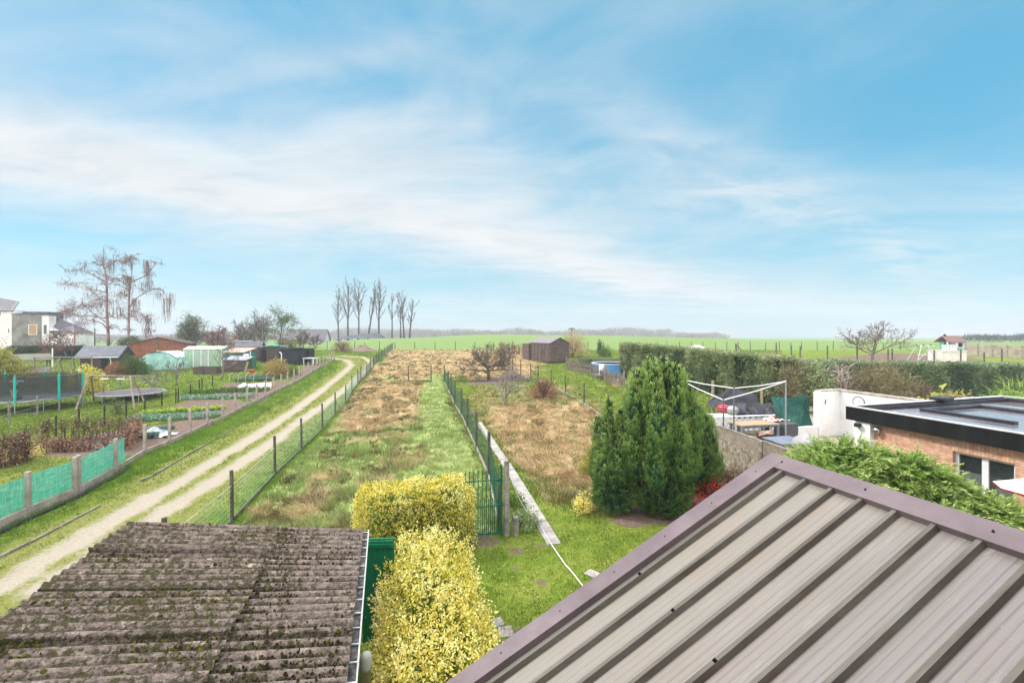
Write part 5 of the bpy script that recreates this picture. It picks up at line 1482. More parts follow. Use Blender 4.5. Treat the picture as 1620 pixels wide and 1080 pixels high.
# big yellow green shrub at the left edge
L_WILL = leafmat('willow_leaf', [(.10, .12, .02), (.24, .25, .04), (.42, .38, .08), (.50, .36, .12)], .35)
c = at_d(-14, 36); small_shrub('willow_shrub', 'drooping yellow green shrub cut by the left edge of the picture', c, 2.2, 3.9, 1500, L_WILL, 510, .16, 8, .1, .9, loose=.5, up=-.5, stems=20)
def bush(label, px, py, r, h, n, lm, seed, leaf=.12, dep=None, name='bush', cat='bush', **k):
    c = at_d(px, dep) if dep else G(px, py)
    return small_shrub(name, label, c, r, h, n, lm, seed, leaf, 7, **k, cat=cat)
bush('yellow euonymus bush behind the netted trampoline', 138, 622, 1.15, 2.2, 800, L_YEL, 521, .11, vlo=.0, vhi=.8, dep=35)
bush('dark green rounded bush beside the dark shed', 212, 592, 1.5, 2.0, 900, L_MOSS, 522, .12, vlo=.0, vhi=.6, dep=45)
bush('orange brown bush in front of the dark shed', 186, 592, 1.2, 1.3, 600, L_RUST, 523, .11, vlo=.3, vhi=1, dep=44)
bush('yellow brown bush in front of the black timber shed', 437, 596, 1.3, 1.75, 800, leafmat('ochre_leaf', [(.12, .09, .03), (.27, .18, .05), (.42, .30, .09), (.45, .36, .14)], .3), 524, .11, vlo=.1, dep=43.5)
bush('pale green bush right of the yellow brown bush', 462, 596, .7, .9, 250, L_GREEN, 525, .11, vlo=.4, dep=45)
bush('brown bare bush at the bend of the track', 541, 556, 1.6, 1.7, 500, L_BROWN, 526, .10, dep=68, stems=60)
bush('brown bare bush behind the netted trampoline', 33, 612, 1.4, 1.9, 520, L_BROWN, 527, .09, dep=38, stems=60)
bush('variegated bush trained over the green tarpaulin tunnel', 252, 580, .55, 1.9, 200, leafmat('variegated', [(.10, .15, .05), (.28, .33, .14), (.50, .52, .34)], .3), 528, .1, dep=49)
bush('small rose bush in the grass with a few pale blooms', 186, 655, .55, 1.0, 150, L_OLIVE, 529, .07, stems=24, shell=.2)
rng = np.random.default_rng(3)
# espalier and dwarf fruit trees on the lawn
SD = [dict(seg=3, wob=.1, end=.8), dict(n=6, t0=.4, ang=48, dang=10, len=1.1, fall=.2, seg=5, wob=.15, up=.12, rr=.6, end=.3), dict(n=5, t0=.2, ang=38, len=.5, seg=3, wob=.15, up=.1, rr=.5, min=.016), dict(n=4, t0=.2, ang=36, len=.5, seg=2, wob=.14, up=.05, min=.012)]
for i, (a, b, H, l) in enumerate(((245, 623, 1.15, 'dwarf bare fruit tree nearest the round low trampoline'), (279, 609, 1.35, 'wide bare fruit tree in front of the green tarpaulin tunnel'), (351, 602, 1.9, 'thin bare fruit tree before the pale green shed'))):
    x, y, z = G(a, b)
    tree('fruit_tree', l, 'fruit tree', (x, y, z), H, .075, SD, 530 + i, M_BARKP, M_TWIGR if i == 1 else M_TWIGG)

# ================================================================== LEFT GARDENS
M_ROOFG = mat('grey_roofing', [(.075, .07, .085), (.115, .11, .13), (.16, .15, .17)], 2, .8, .2, stretch=(1, 4, 1))
M_REDW = mat('red_brown_wood', [(.17, .055, .032), (.27, .095, .055), (.34, .14, .085)], 2.2, .8, .3, stretch=(7, 7, .6))
M_BLKW = mat('black_timber', [(.016, .016, .021), (.033, .033, .042), (.055, .055, .065)], 3, .8, .3, stretch=(.6, .6, 7))
M_BRNW = mat('brown_timber', [(.05, .034, .03), (.105, .075, .065), (.17, .13, .115)], 3, .85, .35, stretch=(.7, .7, 7))
M_GLASSD = mat('dark_glass', [(.03, .035, .04), (.07, .08, .09)], 1.2, .08, spec=.6, fine=.02)
M_DARKIN = mat('dark_opening', [(.012, .011, .010), (.02, .018, .016)], 3, .9)
def boards(mb, x0, x1, y, z0, z1, h=.15, th=.02, face=-1):
    n = max(1, int((z1 - z0) / h))
    for i in range(n):
        a = z0 + (z1 - z0) * i / n
        mb.b0(x0, x1, min(y, y + face * th * (1 + .3 * (i % 2))), max(y, y + face * th * (1 + .3 * (i % 2))), a + .004, a + (z1 - z0) / n - .004)
def gable(t, w, d, eave, ridge, wall, roof, along='x', over=.25, th=.08, eave2=None):
    """gable building centred on the origin; ridge runs along 'x' or 'y'"""
    e2 = eave2 or eave
    mb = MB()
    if along == 'x':
        mb.prism([(-d / 2, 0), (d / 2, 0), (d / 2, e2), (0, ridge), (-d / 2, eave)], 'x', -w / 2, w / 2)
    else:
        mb.prism([(-w / 2, 0), (w / 2, 0), (w / 2, e2), (0, ridge), (-w / 2, eave)], 'y', -d / 2, d / 2)
    wo = mb.build('wall', wall, t)
    r = MB()
    a = (d if along == 'x' else w) / 2; L = (w if along == 'x' else d) / 2 + over
    for s, e in ((-1, eave), (1, e2)):
        k = (ridge - e) / a; o = over * .8
        q = [(s * (a + o), e - k * o), (0, ridge)]
        pts = []
        for (u, z), v in ((q[0], -L), (q[0], L), (q[1], L), (q[1], -L)):
            z += th + .01
            pts.append((v, u, z) if along == 'x' else (u, v, z))
        if (s < 0) != (along != 'x'): pass
        if (Vector(pts[1]) - Vector(pts[0])).cross(Vector(pts[3]) - Vector(pts[0])).z < 0: pts.reverse()
        r.slab(pts, th)
    ro = r.build('roof', roof, t)
    return wo, ro
def windowp(parent, x, y, z, w, h, face=-1, frame=M_PVC, pane=M_GLASSD, axis='x', cas=1):
    """framed window on a wall face; axis 'x': in the x-z plane facing -y (face=-1)"""
    f = MB(); fw = .07; y1 = y + face * .04
    def bb(mb, a0, a1, z0, z1, d0, d1):
        d0, d1 = min(d0, d1), max(d0, d1)
        if axis == 'x': mb.b0(a0, a1, d0, d1, z0, z1)
        else: mb.b0(d0, d1, a0, a1, z0, z1)
    bb(f, x - w / 2, x + w / 2, z, z + fw, y + face * .002, y1); bb(f, x - w / 2, x + w / 2, z + h - fw, z + h, y + face * .002, y1)
    bb(f, x - w / 2, x - w / 2 + fw, z + fw, z + h - fw, y + face * .002, y1); bb(f, x + w / 2 - fw, x + w / 2, z + fw, z + h - fw, y + face * .002, y1)
    for i in range(1, cas):
        xx = x - w / 2 + w * i / cas
        bb(f, xx - fw * .7, xx + fw * .7, z + fw, z + h - fw, y + face * .002, y1)
    fo = f.build('window', frame, parent)
    p = MB(); bb(p, x - w / 2 + fw, x + w / 2 - fw, z + fw, z + h - fw, y + face * .002, y + face * .015)
    p.build('pane', pane, fo)
    return fo

# pale house far left
D = 70; k = D / F
c = at_d(45, D)
t = thing('pale_house', 'pale rendered two storey house with a grey patched block at the left edge', 'house', c, .10)
def hx(px): return (px - 45) * k
def hzv(py): return EYE - (py - HY) * k - c[2]
M_SLATE = mat('slate', [(.075, .068, .08), (.115, .105, .118), (.16, .145, .155)], 3, .7, .3, stretch=(1, 1, 3))
M_PALE = mat('pale_render', [(.64, .58, .58), (.75, .69, .69), (.82, .77, .77)], .7, .9, .2, 20, fine=.06)
M_GREYR = mat('weathered_render', [(.11, .10, .092), (.17, .155, .145), (.23, .215, .20), (.32, .30, .285)], .6, .95, .2, 20, fine=.12)
MB().b0(hx(-60), hx(25.5), 0, 6, -1, hzv(491)).build('wall', M_PALE, t)
o = MB().b0(hx(25.5) - .1, hx(66), -.35, 1.0, -1, hzv(497.3)).build('wall', M_GREYR, t); o['label'] = 'dark weathered grey wall block'
MB().b0(hx(66), hx(76.5), -.25, 1.0, -1, hzv(498.5)).build('wall', M_PALE, t)
MB().b0(hx(76.5), hx(113), 0, 3.5, -1, hzv(526)).build('wall', M_PALE, t)
mb = MB(); mb.slab([(hx(-62), -.3, hzv(491.5)), (hx(25.5), -.3, hzv(491.5)), (hx(0), 3.5, hzv(475)), (hx(-62), 3.5, hzv(462))], .12); mb.build('roof', M_SLATE, t)
MB().b0(hx(24), hx(66.3), -.45, 1.1, hzv(497.3) + .003, hzv(496)).b0(hx(26), hx(62), 1.2, 4, hzv(510) + .003, hzv(492.5)).build('roof', M_ROOFG, t)
MB().b0(hx(66.35), hx(77.5), -.38, 1.1, hzv(498.5) + .003, hzv(497)).build('roof', M_ROOFG, t)
mb = MB(); mb.add([(hx(76.5), -.2, hzv(526)), (hx(114), -.2, hzv(526.5)), (hx(114), 3.7, hzv(526.5)), (hx(76.5), 3.7, hzv(526)), (hx(76.5), 1.6, hzv(503)), (hx(97), 1.6, hzv(514))], [(0, 1, 5, 4), (1, 2, 5), (2, 3, 4, 5), (0, 4, 3), (3, 2, 1, 0)]); mb.build('roof', M_SLATE, t)
MB().bar((hx(113), -.15, -1), (hx(113), -.15, hzv(526)), .12).build('downpipe', mat('red_pipe', [(.30, .09, .09), (.36, .13, .12)], 3, .5), t)
windowp(t, hx(54.5), -.35, hzv(529.5), 12.5 * k, 16.5 * k, pane=mat('orange_blind', [(.38, .22, .11), (.44, .27, .14)], 2, .6))
windowp(t, hx(71.5), -.25, hzv(529), 6 * k, 16 * k)
windowp(t, hx(17), 0, hzv(527), 3 * k, 8 * k)
windowp(t, hx(2), 0, hzv(500), 9 * k, 9.5 * k)
windowp(t, hx(84), 0, hzv(534.5), 8 * k, 8 * k)
mb = MB(); mb.add([(hx(77.5), -.3, hzv(523)), (hx(87), -.3, hzv(523)), (hx(77.5), -.2, hzv(518)), (hx(77.5), 1, hzv(518)), (hx(87), 1, hzv(523))], [(0, 1, 2), (1, 4, 3, 2)]); mb.build('dormer', M_PVC, t)
# clipped dark hedge in front of it
L_DKG = leafmat('dark_hedge_leaf', [(.012, .035, .012), (.022, .06, .018), (.05, .10, .03)], .15)
c = at_d(75, 58)
box_hedge('clipped_hedge', 'clipped dark green hedge in front of the pale house', 'hedge', c, R(96) - .0, 8.8, 1.2, EYE - (549 - HY) / F * 58 - c[2], 2600, 61, L_DKG, .13, .06, 6, .2, .9, .1, 1.2, basev=False)
MB_ = MB().tube([(0, 0, 0), (0, 0, 2.2)], [.07, .06], 8)
c = at_d(83, 50); tag(MB_.build('white_post', M_PVC, loc=c), 'slim white post before the clipped dark hedge', 'post')

def shedthing(name, label, px, d, rz=ROT):
    c = at_d(px, d)
    return thing(name, label, 'shed', c, rz), c[2], d / F
# small dark shed with grey roof
t, z0, k = shedthing('dark_shed', 'small dark shed with a blue grey roof and white gutter below the birches', 168, 48.5)
gable(t, 3.3, 2.6, 1.65, 2.55, M_WOODDK, mat('blue_grey_roof', [(.06, .063, .085), (.085, .09, .115), (.115, .12, .15)], 2, .6, fine=.08), 'x', .35)
MB().bar((-1.95, -1.68, 1.44), (1.95, -1.68, 1.44), .09, .10).build('gutter', M_PVC, t)
MB().bar((1.1, -1.66, 1.40), (1.1, -1.40, 1.15), .06).bar((1.1, -1.38, 1.15), (1.1, -1.36, 0), .06).build('downpipe', M_PVC, t)
MB().b0(.2, .8, -1.33, -1.302, 0, 1.35).build('door', M_DARKIN, t)
# open play hut far left
t, z0, k = shedthing('play_hut', 'little wooden play hut with a pale pitched roof behind the netted trampoline', 50, 45, .95)
M_PALEW = mat('pale_wood', [(.22, .18, .14), (.33, .29, .23), (.42, .38, .31)], 3, .85, .2, stretch=(.6, 5, 1))
r = MB()
for s in (-1, 1):
    q = [(-1.35, s * 1.1, 1.55), (1.35, s * 1.1, 1.55), (1.35, 0, 2.15), (-1.35, 0, 2.15)]
    if s > 0: q.reverse()
    r.slab(q, .06)
ro = r.build('roof', mat('pale_felt', [(.15, .14, .105), (.21, .20, .16)], 3, .9), t)
for x in (-1.2, 1.2):
    for y in (-.8, .8): MB().bar((x, y, 0), (x, y, 1.62), .09).build('post', M_BRNW, t)
MB().b0(-.1, 1.2, -.85, -.8, 0, .8).b0(-.1, 1.2, .8, .85, 0, .8).b0(1.21, 1.26, -.8, .8, 0, .8).build('panel', M_PALEW, t)
MB().b0(-1.2, 1.2, -.8, .8, .30, .36).build('floor_deck', M_BRNW, t)
# long rail of a swing frame behind
c = at_d(98, 41)
t = thing('garden_swing', 'old timber swing frame with a long crossbar behind the netted trampoline', 'swing', c, .02)
hh = EYE - (565.5 - HY) / F * 41 - c[2]
MB().tube([(-2.6, 0, hh), (2.8, 0, hh + .05)], .055, 8).build('crossbar', M_POSTG, t)
for x in (-.2, 1.0):
    for y in (-.7, .7): MB().tube([(x, 0, hh), (x - .25, y, 0)], .05, 8).build('leg', M_POSTG, t)
MB().tube([(2.75, 0, 0), (2.75, 0, hh)], .05, 8).tube([(-2.5, 0, 0), (-2.5, 0, hh)], .05, 8).build('leg', M_POSTG, t)
# red brown gable shed
t, z0, k = shedthing('red_shed', 'wide red brown timber shed with double doors and a low gable', 258, 57, .46)
gable(t, 6.4, 4, 2.05, 2.85, M_REDW, mat('dark_trim', [(.10, .075, .065), (.15, .115, .10)], 3, .8), 'y', .2, .10)
MB().b0(-2.6, -.06, -2.05, -2.003, .05, 1.95).build('door', M_REDW, t); MB().b0(.06, 2.6, -2.05, -2.003, .05, 1.95).build('door', M_REDW, t)
MB().b0(-.05, .05, -2.045, -2.003, .05, 2.8).b0(-2.75, -2.62, -2.06, -2.003, .0, 2.0).b0(2.62, 2.75, -2.06, -2.003, 0, 2.0).b0(-2.75, 2.75, -2.06, -2.003, 2.0, 2.1).build('door_frame', mat('dark_trim', []), t)
# green tarpaulin tunnel
t, z0, k = shedthing('tarpaulin_tunnel', 'rounded garden tunnel covered in pale green tarpaulin with a white top', 264, 49, .12)
prof = [(-2.2, 0), (-2.15, .8), (-1.85, 1.35), (-1.3, 1.72), (-.5, 1.9), (.3, 1.94), (1.1, 1.75), (1.75, 1.3), (2.1, .75), (2.2, 0)]
mb = MB(); vs = []; rg = random.Random(5)
for i in range(8):
    for (a, b) in prof: vs.append((a + rg.gauss(0, .03), -1.5 + 3.0 * i / 7, max(0, b + rg.gauss(0, .03) - .15 * (i in (0, 7)))))
n = len(prof)
mb.add(vs, [(i * n + j, i * n + j + 1, (i + 1) * n + j + 1, (i + 1) * n + j) for i in range(7) for j in range(n - 1)] + [tuple(range(n)), tuple(reversed(range(7 * n, 8 * n)))])
M_TARP = mat('pale_tarp', [(.20, .42, .36), (.30, .53, .46), (.40, .62, .55)], 1.2, .5, .35, 4, fine=.1)
mb.build('cover', M_TARP, t, smooth=False)
mb = MB(); vs = []
for i in range(8):
    for (a, b) in prof[3:8]: vs.append((a * .99, -1.45 + 2.9 * i / 7, b + .05))
mb.add(vs, [(i * 5 + j, i * 5 + j + 1, (i + 1) * 5 + j + 1, (i + 1) * 5 + j) for i in range(7) for j in range(4)])
mb.build('top_sheet', mat('white_sheet', [(.58, .66, .64), (.74, .80, .79)], 2, .5, fine=.1), t)
# pale green greenhouse-like shed
t, z0, k = shedthing('pale_green_shed', 'pale green shed with white glazing bars and a low white roof', 330, 51, .16)
M_PG = mat('pale_green', [(.22, .34, .22), (.30, .43, .30), (.37, .50, .37)], 1.5, .5, fine=.1, stretch=(4, 4, .6))
gable(t, 4.0, 2.4, 2.0, 2.28, M_PG, mat('cream_roof', [(.48, .50, .42), (.60, .62, .54)], 3, .6), 'x', .08, .05)
for x in (-1.96, -1.0, -.2, .55, 1.96): MB().b0(x - .035, x + .035, -1.235, -1.203, 0, 2.0).build('glazing_bar', M_PVC, t)
MB().b0(-1.0, .5, -1.225, -1.202, .08, 1.9).build('pane', mat('milky_pane', [(.30, .36, .30), (.38, .44, .38)], 2, .3), t)
# low brown shed with tarp strip, and the rusty lean-to behind
t, z0, k = shedthing('brown_shed', 'low brown shed with a lilac sheet on its sloping roof, in front of the cluster', 377, 47.5, .14)
mb = MB(); mb.b0(-1.05, 1.05, -.8, .8, 0, 1.25); mb.build('wall', M_BRNW, t)
mb = MB(); mb.slab([(-1.2, -.95, 1.32), (1.2, -.95, 1.22), (1.2, .9, 1.52), (-1.2, .9, 1.60)], .05); mb.build('roof', mat('lilac_sheet', [(.20, .19, .23), (.30, .285, .33), (.40, .385, .42)], 2, .7), t)
mb = MB(); boards(mb, -1.05, 1.05, -.802, .05, 1.2, .14); mb.build('cladding', M_BRNW, t)
t, z0, k = shedthing('lean_to', 'lean-to with a rusty pink sheet roof and a white door with green edges', 382, 49.8, .14)
MB().b0(-1.5, 1.25, -.8, .8, 0, 1.75).build('wall', mat('green_boards', [(.03, .15, .11), (.06, .22, .165)], 3, .8), t)
mb = MB(); mb.slab([(-1.65, -1.0, 1.80), (.7, -1.0, 1.80), (1.3, .95, 2.25), (-1.1, .95, 2.25)], .05); mb.build('roof', mat('rusty_sheet', [(.46, .42, .40), (.52, .36, .30), (.44, .20, .13), (.60, .57, .55)], 2.4, .6, stretch=(3, .6, 1)), t)
do = MB().b0(.55, 1.15, -.85, -.803, .05, 1.62).build('door', M_PVC, t)
MB().b0(.48, .545, -.84, -.803, .05, 1.66).b0(1.155, 1.22, -.84, -.803, .05, 1.66).build('door_edge', mat('green_boards', []), t)
t, z0, k = shedthing('grey_shed', 'brown shed with a dark grey pitched roof behind the rusty lean-to', 396, 56, ROT)
gable(t, 2.7, 2.2, 1.75, 2.35, M_BRNW, M_ROOFG, 'x', .2)
MB().bar((-1.4, 0, 2.47), (.3, 0, 2.47), .22, .06).build('ridge_cap', M_PVC, t)
t, z0, k = shedthing('tarp_shed', 'brown plank shed with a bright green tarpaulin over its flat roof', 434, 55, ROT)
MB().b0(-1.25, 1.25, -.9, .9, 0, 1.72).build('wall', M_BRNW, t)
mb = MB(); boards(mb, -.6, 1.25, -.902, .05, 1.68, .16); mb.build('cladding', M_BRNW, t)
MB().b0(-1.2, -.68, -.93, -.902, 0, 1.5).build('door', M_DARKIN, t)
mb = MB(); mb.slab([(-1.45, -1.1, 1.80), (1.6, -1.1, 1.88), (1.6, 1.1, 2.0), (-1.45, 1.1, 1.92)], .06); mb.build('roof', M_ROOFG, t)
mb = MB(); vs = []
for i in range(9):
    for j in range(5): vs.append((-1.3 + 1.9 * i / 8, -1.0 + 1.9 * j / 4, 1.93 + .03 * i / 8 + .05 * j / 4 + .05 * math.sin(i * 1.7 + j) + .07 * math.sin(math.pi * i / 8)))
mb.add(vs, [(i * 5 + j, (i + 1) * 5 + j, (i + 1) * 5 + j + 1, i * 5 + j + 1) for i in range(8) for j in range(4)])
mb.build('tarpaulin', mat('bright_tarp', [(.015, .30, .20), (.03, .42, .30)], 3, .45), t, smooth=True)
t, z0, k = shedthing('black_shed', 'long black timber shed with an open doorway on its right end', 470, 53.5, ROT - .42)
W2, D2 = 2.6, 3.2
MB().b0(-W2 / 2, W2 / 2, -D2 / 2, D2 / 2, 0, 1.75).build('wall', M_BLKW, t)
mb = MB(); boards(mb, -W2 / 2 - .01, W2 / 2 + .01, -D2 / 2 - .002, .03, 1.74, .19, .028); mb.build('cladding', M_BLKW, t)
mb = MB(); mb.slab([(-W2 / 2 - .15, -D2 / 2 - .2, 1.80), (W2 / 2 + .25, -D2 / 2 - .2, 1.98), (W2 / 2 + .25, D2 / 2 + .2, 1.98), (-W2 / 2 - .15, D2 / 2 + .2, 1.80)], .06); mb.build('roof', mat('brown_felt', [(.14, .115, .10), (.21, .18, .16)], 3, .9), t)
MB().b0(W2 / 2 + .002, W2 / 2 + .02, -.4, .35, .1, 1.6).build('door', M_DARKIN, t)
MB().b0(W2 / 2 + .15, W2 / 2 + 1.6, -1.1, -.1, .62, .70).b0(W2 / 2 + .2, W2 / 2 + .28, -1.05, -.97, 0, .62).b0(W2 / 2 + 1.45, W2 / 2 + 1.53, -1.05, -.97, 0, .62).b0(W2 / 2 + 1.45, W2 / 2 + 1.53, -.25, -.17, 0, .62).build('side_bench', M_WHITE, t)
mb = MB(); mb.tube([(-1.7, -2.2, 0), (-1.7, -2.2, 1.85)], .045, 6)
tag(mb.build('white_post', M_PVC, loc=at_d(437, 51)), 'white post standing in front of the green topped shed', 'post')
mb = MB(); mb.tube([(0, 0, 0), (.02, 0, 1.5), (-.06, 0, 1.62), (-.22, 0, 1.68)], [.05, .05, .05, .05], 8)
tag(mb.build('stove_pipe', M_PVC, loc=at_d(445, 50.5), smooth=True), 'white bent stove pipe left of the black timber shed', 'pipe')
c = at_d(396, 45.5); mb = MB(); mb.slab([(-.35, 0, .45), (.35, 0, .45), (.35, .5, .12), (-.35, .5, .12)], .04).b0(-.35, .35, 0, .5, 0, .1)
tag(mb.build('orange_crate', mat('orange_plastic', [(.60, .22, .07), (.70, .32, .12)], 3, .6), loc=c), 'orange pink box lying in front of the white door', 'box')
c = at_d(387, 44.8); mb = MB(); mb.slab([(-.16, 0, .0), (.06, 0, 0), (.28, .25, 1.35), (.06, .25, 1.35)], .04)
tag(mb.build('leaning_board', mat('mossy_board', [(.17, .19, .08), (.25, .27, .13)], 3, .9), loc=c), 'mossy board leaning before the low brown shed', 'board')
# low crates / brown bed edging by the pale shed
for i, (px, w, l) in enumerate(((318, 1.0, 'brown plank compost bin, left one before the pale green shed'), (337, 1.2, 'brown plank compost bin, right one before the pale green shed'))):
    c = at_d(px, 45.5); t = thing('compost_bin', l, 'compost bin', c, .1)
    for s in (-1, 1):
        mb = MB(); boards(mb, -w / 2, w / 2, s * .45, .02, .75, .17, .03); mb.build('side_panel', M_BRNW, t)
        mb = MB(); mb.b0(s * w / 2 - .02, s * w / 2 + .02, -.42, .42, .02, .72); mb.build('side_panel', M_BRNW, t)

# --- trampolines
M_TEAL = mat('teal_foam', [(.01, .36, .28), (.015, .46, .37)], 3, .6, fine=.08)
M_MATT = mat('trampoline_mat', [(.055, .055, .065), (.085, .085, .10)], 4, .6)
M_STEEL = mat('steel_tube', [(.30, .33, .34), (.42, .45, .46)], 4, .35, metal=.5)
M_GREYT = mat('grey_mat', [(.10, .088, .10), (.145, .13, .145)], 2, .9, fine=.08, spec=.05)
def net_mat():
    m = bpy.data.materials.new('safety_net'); m.use_nodes = True
    nt = m.node_tree; b = nt.nodes['Principled BSDF']; o = nt.nodes['Material Output']
    b.inputs['Base Color'].default_value = (.035, .033, .038, 1); b.inputs['Roughness'].default_value = .8
    tr = nn(nt, 'ShaderNodeBsdfTransparent'); mx = nn(nt, 'ShaderNodeMixShader'); mx.inputs[0].default_value = .34
    nt.links.new(b.outputs[0], mx.inputs[1]); nt.links.new(tr.outputs[0], mx.inputs[2]); nt.links.new(mx.outputs[0], o.inputs[0])
    return m
c = at_d(50, 28.8)
t = thing('netted_trampoline', 'large trampoline with a dark safety net on teal padded poles', 'trampoline', c, .13)
RR = 2.42; zb = .80
MB().lathe([(.001, zb), (RR * .88, zb), (RR * .88, zb - .01)], 40).build('jump_mat', M_MATT, t)
mb = MB(); ring = [(RR * math.cos(a), RR * math.sin(a), zb) for a in np.linspace(0, 6.2832, 41)]
mb.tube(ring, .045, 8, cap=False); mb.build('frame', M_STEEL, t)
MB().add([(r_ * math.cos(a), r_ * math.sin(a), zb + .03) for a in np.linspace(0, 6.2832, 41) for r_ in (RR * .87, RR * 1.02)], [(2 * i, 2 * i + 1, 2 * i + 3, 2 * i + 2) for i in range(40)]).build('spring_cover', mat('dark_pad', [(.05, .05, .06), (.09, .09, .105)], 3, .5), t)
for i in range(8):
    a = .42 + i * math.pi / 4; x, y = (RR + .06) * math.cos(a), (RR + .06) * math.sin(a)
    po = MB().tube([(x, y, .1), (x, y, 2.5)], .024, 8).build('pole', M_STEEL, t)
    MB().tube([(x, y, .72), (x, y, 2.34)], .062, 10).build('foam_sleeve', M_TEAL, po)
    if i % 2 == 0: MB().tube([(x * .98, y * .98, zb), (x * .98, y * .98, .03), (RR * .98 * math.cos(a + .5), RR * .98 * math.sin(a + .5), .03), (RR * .98 * math.cos(a + .5), RR * .98 * math.sin(a + .5), zb)], .026, 8).build('leg', M_STEEL, t)
mb = MB(); nn_ = 40; vs = []
for i in range(nn_ + 1):
    a = 6.2832 * i / nn_
    for z in (zb + .03, 1.6, 2.28):
        rr_ = RR * (.97 if z < 2 else .985); vs.append((rr_ * math.cos(a), rr_ * math.sin(a), z - .06 * (z > 2) * abs(math.sin(4 * (a - .42)))))
mb.add(vs, [(i * 3 + j, (i + 1) * 3 + j, (i + 1) * 3 + j + 1, i * 3 + j + 1) for i in range(nn_) for j in range(2)])
mb.build('safety_net', net_mat(), t)
# basketball hoop inside it
c2 = at_d(27, 28.0)
t = thing('basketball_hoop', 'small black basketball hoop standing in the netted trampoline', 'hoop', (c2[0], c2[1], c2[2] + zb + .04), .2)
MB().lathe([(.24, 0), (.22, .1), (.05, .14), (.03, .9)], 12).build('stand', M_PLASTIC, t)
MB().b0(-.36, .36, -.02, .02, 1.05, 1.16).b0(-.05, .05, -.02, .02, .85, 1.1).build('backboard', mat('pale_grey_board', [(.30, .33, .36), (.38, .41, .44)], 3, .5), t)
mb = MB(); mb.tube([(.03 + .17 * math.cos(a), -.24 + .17 * math.sin(a), .55) for a in np.linspace(0, 6.2832, 17)], .012, 5, cap=False)
for a in np.linspace(0, 6.28, 11)[:-1]: mb.tube([(.03 + .17 * math.cos(a), -.24 + .17 * math.sin(a), .55), (.03 + .09 * math.cos(a + .3), -.24 + .09 * math.sin(a + .3), .25), (.03 + .14 * math.cos(a), -.24 + .14 * math.sin(a), .02)], .009, 3)
mb.build('rim', M_PVC, t)
c = at_d(207, 32.5)
t = thing('open_trampoline', 'round low trampoline without net, its grey mat lying low over the grass', 'trampoline', c, .1)
RR = 2.02; zb = .5
MB().lathe([(.001, zb), (RR * .93, zb + .005), (RR * .93, zb - .01)], 40).build('jump_mat', M_GREYT, t)
mb = MB(); mb.tube([(RR * math.cos(a), RR * math.sin(a), zb) for a in np.linspace(0, 6.2832, 41)], .045, 8, cap=False); mb.build('frame', mat('dull_frame', [(.30, .29, .31), (.40, .39, .41)], 3, .6), t)
MB().add([(r_ * math.cos(a), r_ * math.sin(a), zb + .02) for a in np.linspace(0, 6.2832, 41) for r_ in (RR * .93, RR * .985)], [(2 * i, 2 * i + 1, 2 * i + 3, 2 * i + 2) for i in range(40)]).build('spring_ring', mat('spring_dark', [(.06, .055, .07), (.16, .15, .17)], 22, .6), t)
for i in range(6):
    a = .3 + i * math.pi / 3
    MB().tube([(RR * math.cos(a), RR * math.sin(a), 0), (RR * math.cos(a), RR * math.sin(a), zb)], .03, 8).build('leg', M_STEEL, t)
# wooden swing set
t0 = P3(141, 594, 29.6); c = (t0.x, t0.y, h1(t0.x, t0.y))
t = thing('swing_set', 'wooden A-frame swing set, its two white seats hitched up at the bar', 'swing', c, 0)
M_LOG = mat('log', [(.15, .105, .075), (.25, .19, .14), (.34, .27, .21)], 4, .85, .2)
e = P3(226, 595, 30.0); b0_ = Vector((0, 0, t0.z - c[2])); b1_ = Vector((e.x - c[0], e.y - c[1], e.z - c[2]))
MB().tube([b0_ - (b1_ - b0_).normalized() * .1, b1_], .055, 10).build('crossbar', M_LOG, t)
for fx, g in ((.0, (119, 650)), (.04, (149, 639)), (.76, (213, 648)), (.80, (231, 641))):
    q = Vector(G(*g)) - Vector(c); MB().tube([b0_.lerp(b1_, fx) + Vector((0, 0, .05)), q], .055, 10).build('leg', M_LOG, t)
for f in (.30, .60):
    p = b0_.lerp(b1_, f)
    MB().box(tuple(p + Vector((0, -.05, -.20))), (.46, .2, .05), .1).build('seat', M_PVC, t, bevel=.01)
    mb = MB()
    for s in (-.18, .18): mb.tube([p + Vector((s, 0, .05)), p + Vector((s, -.05, -.2))], .012, 5)
    mb.build('rope', M_PVC, t)

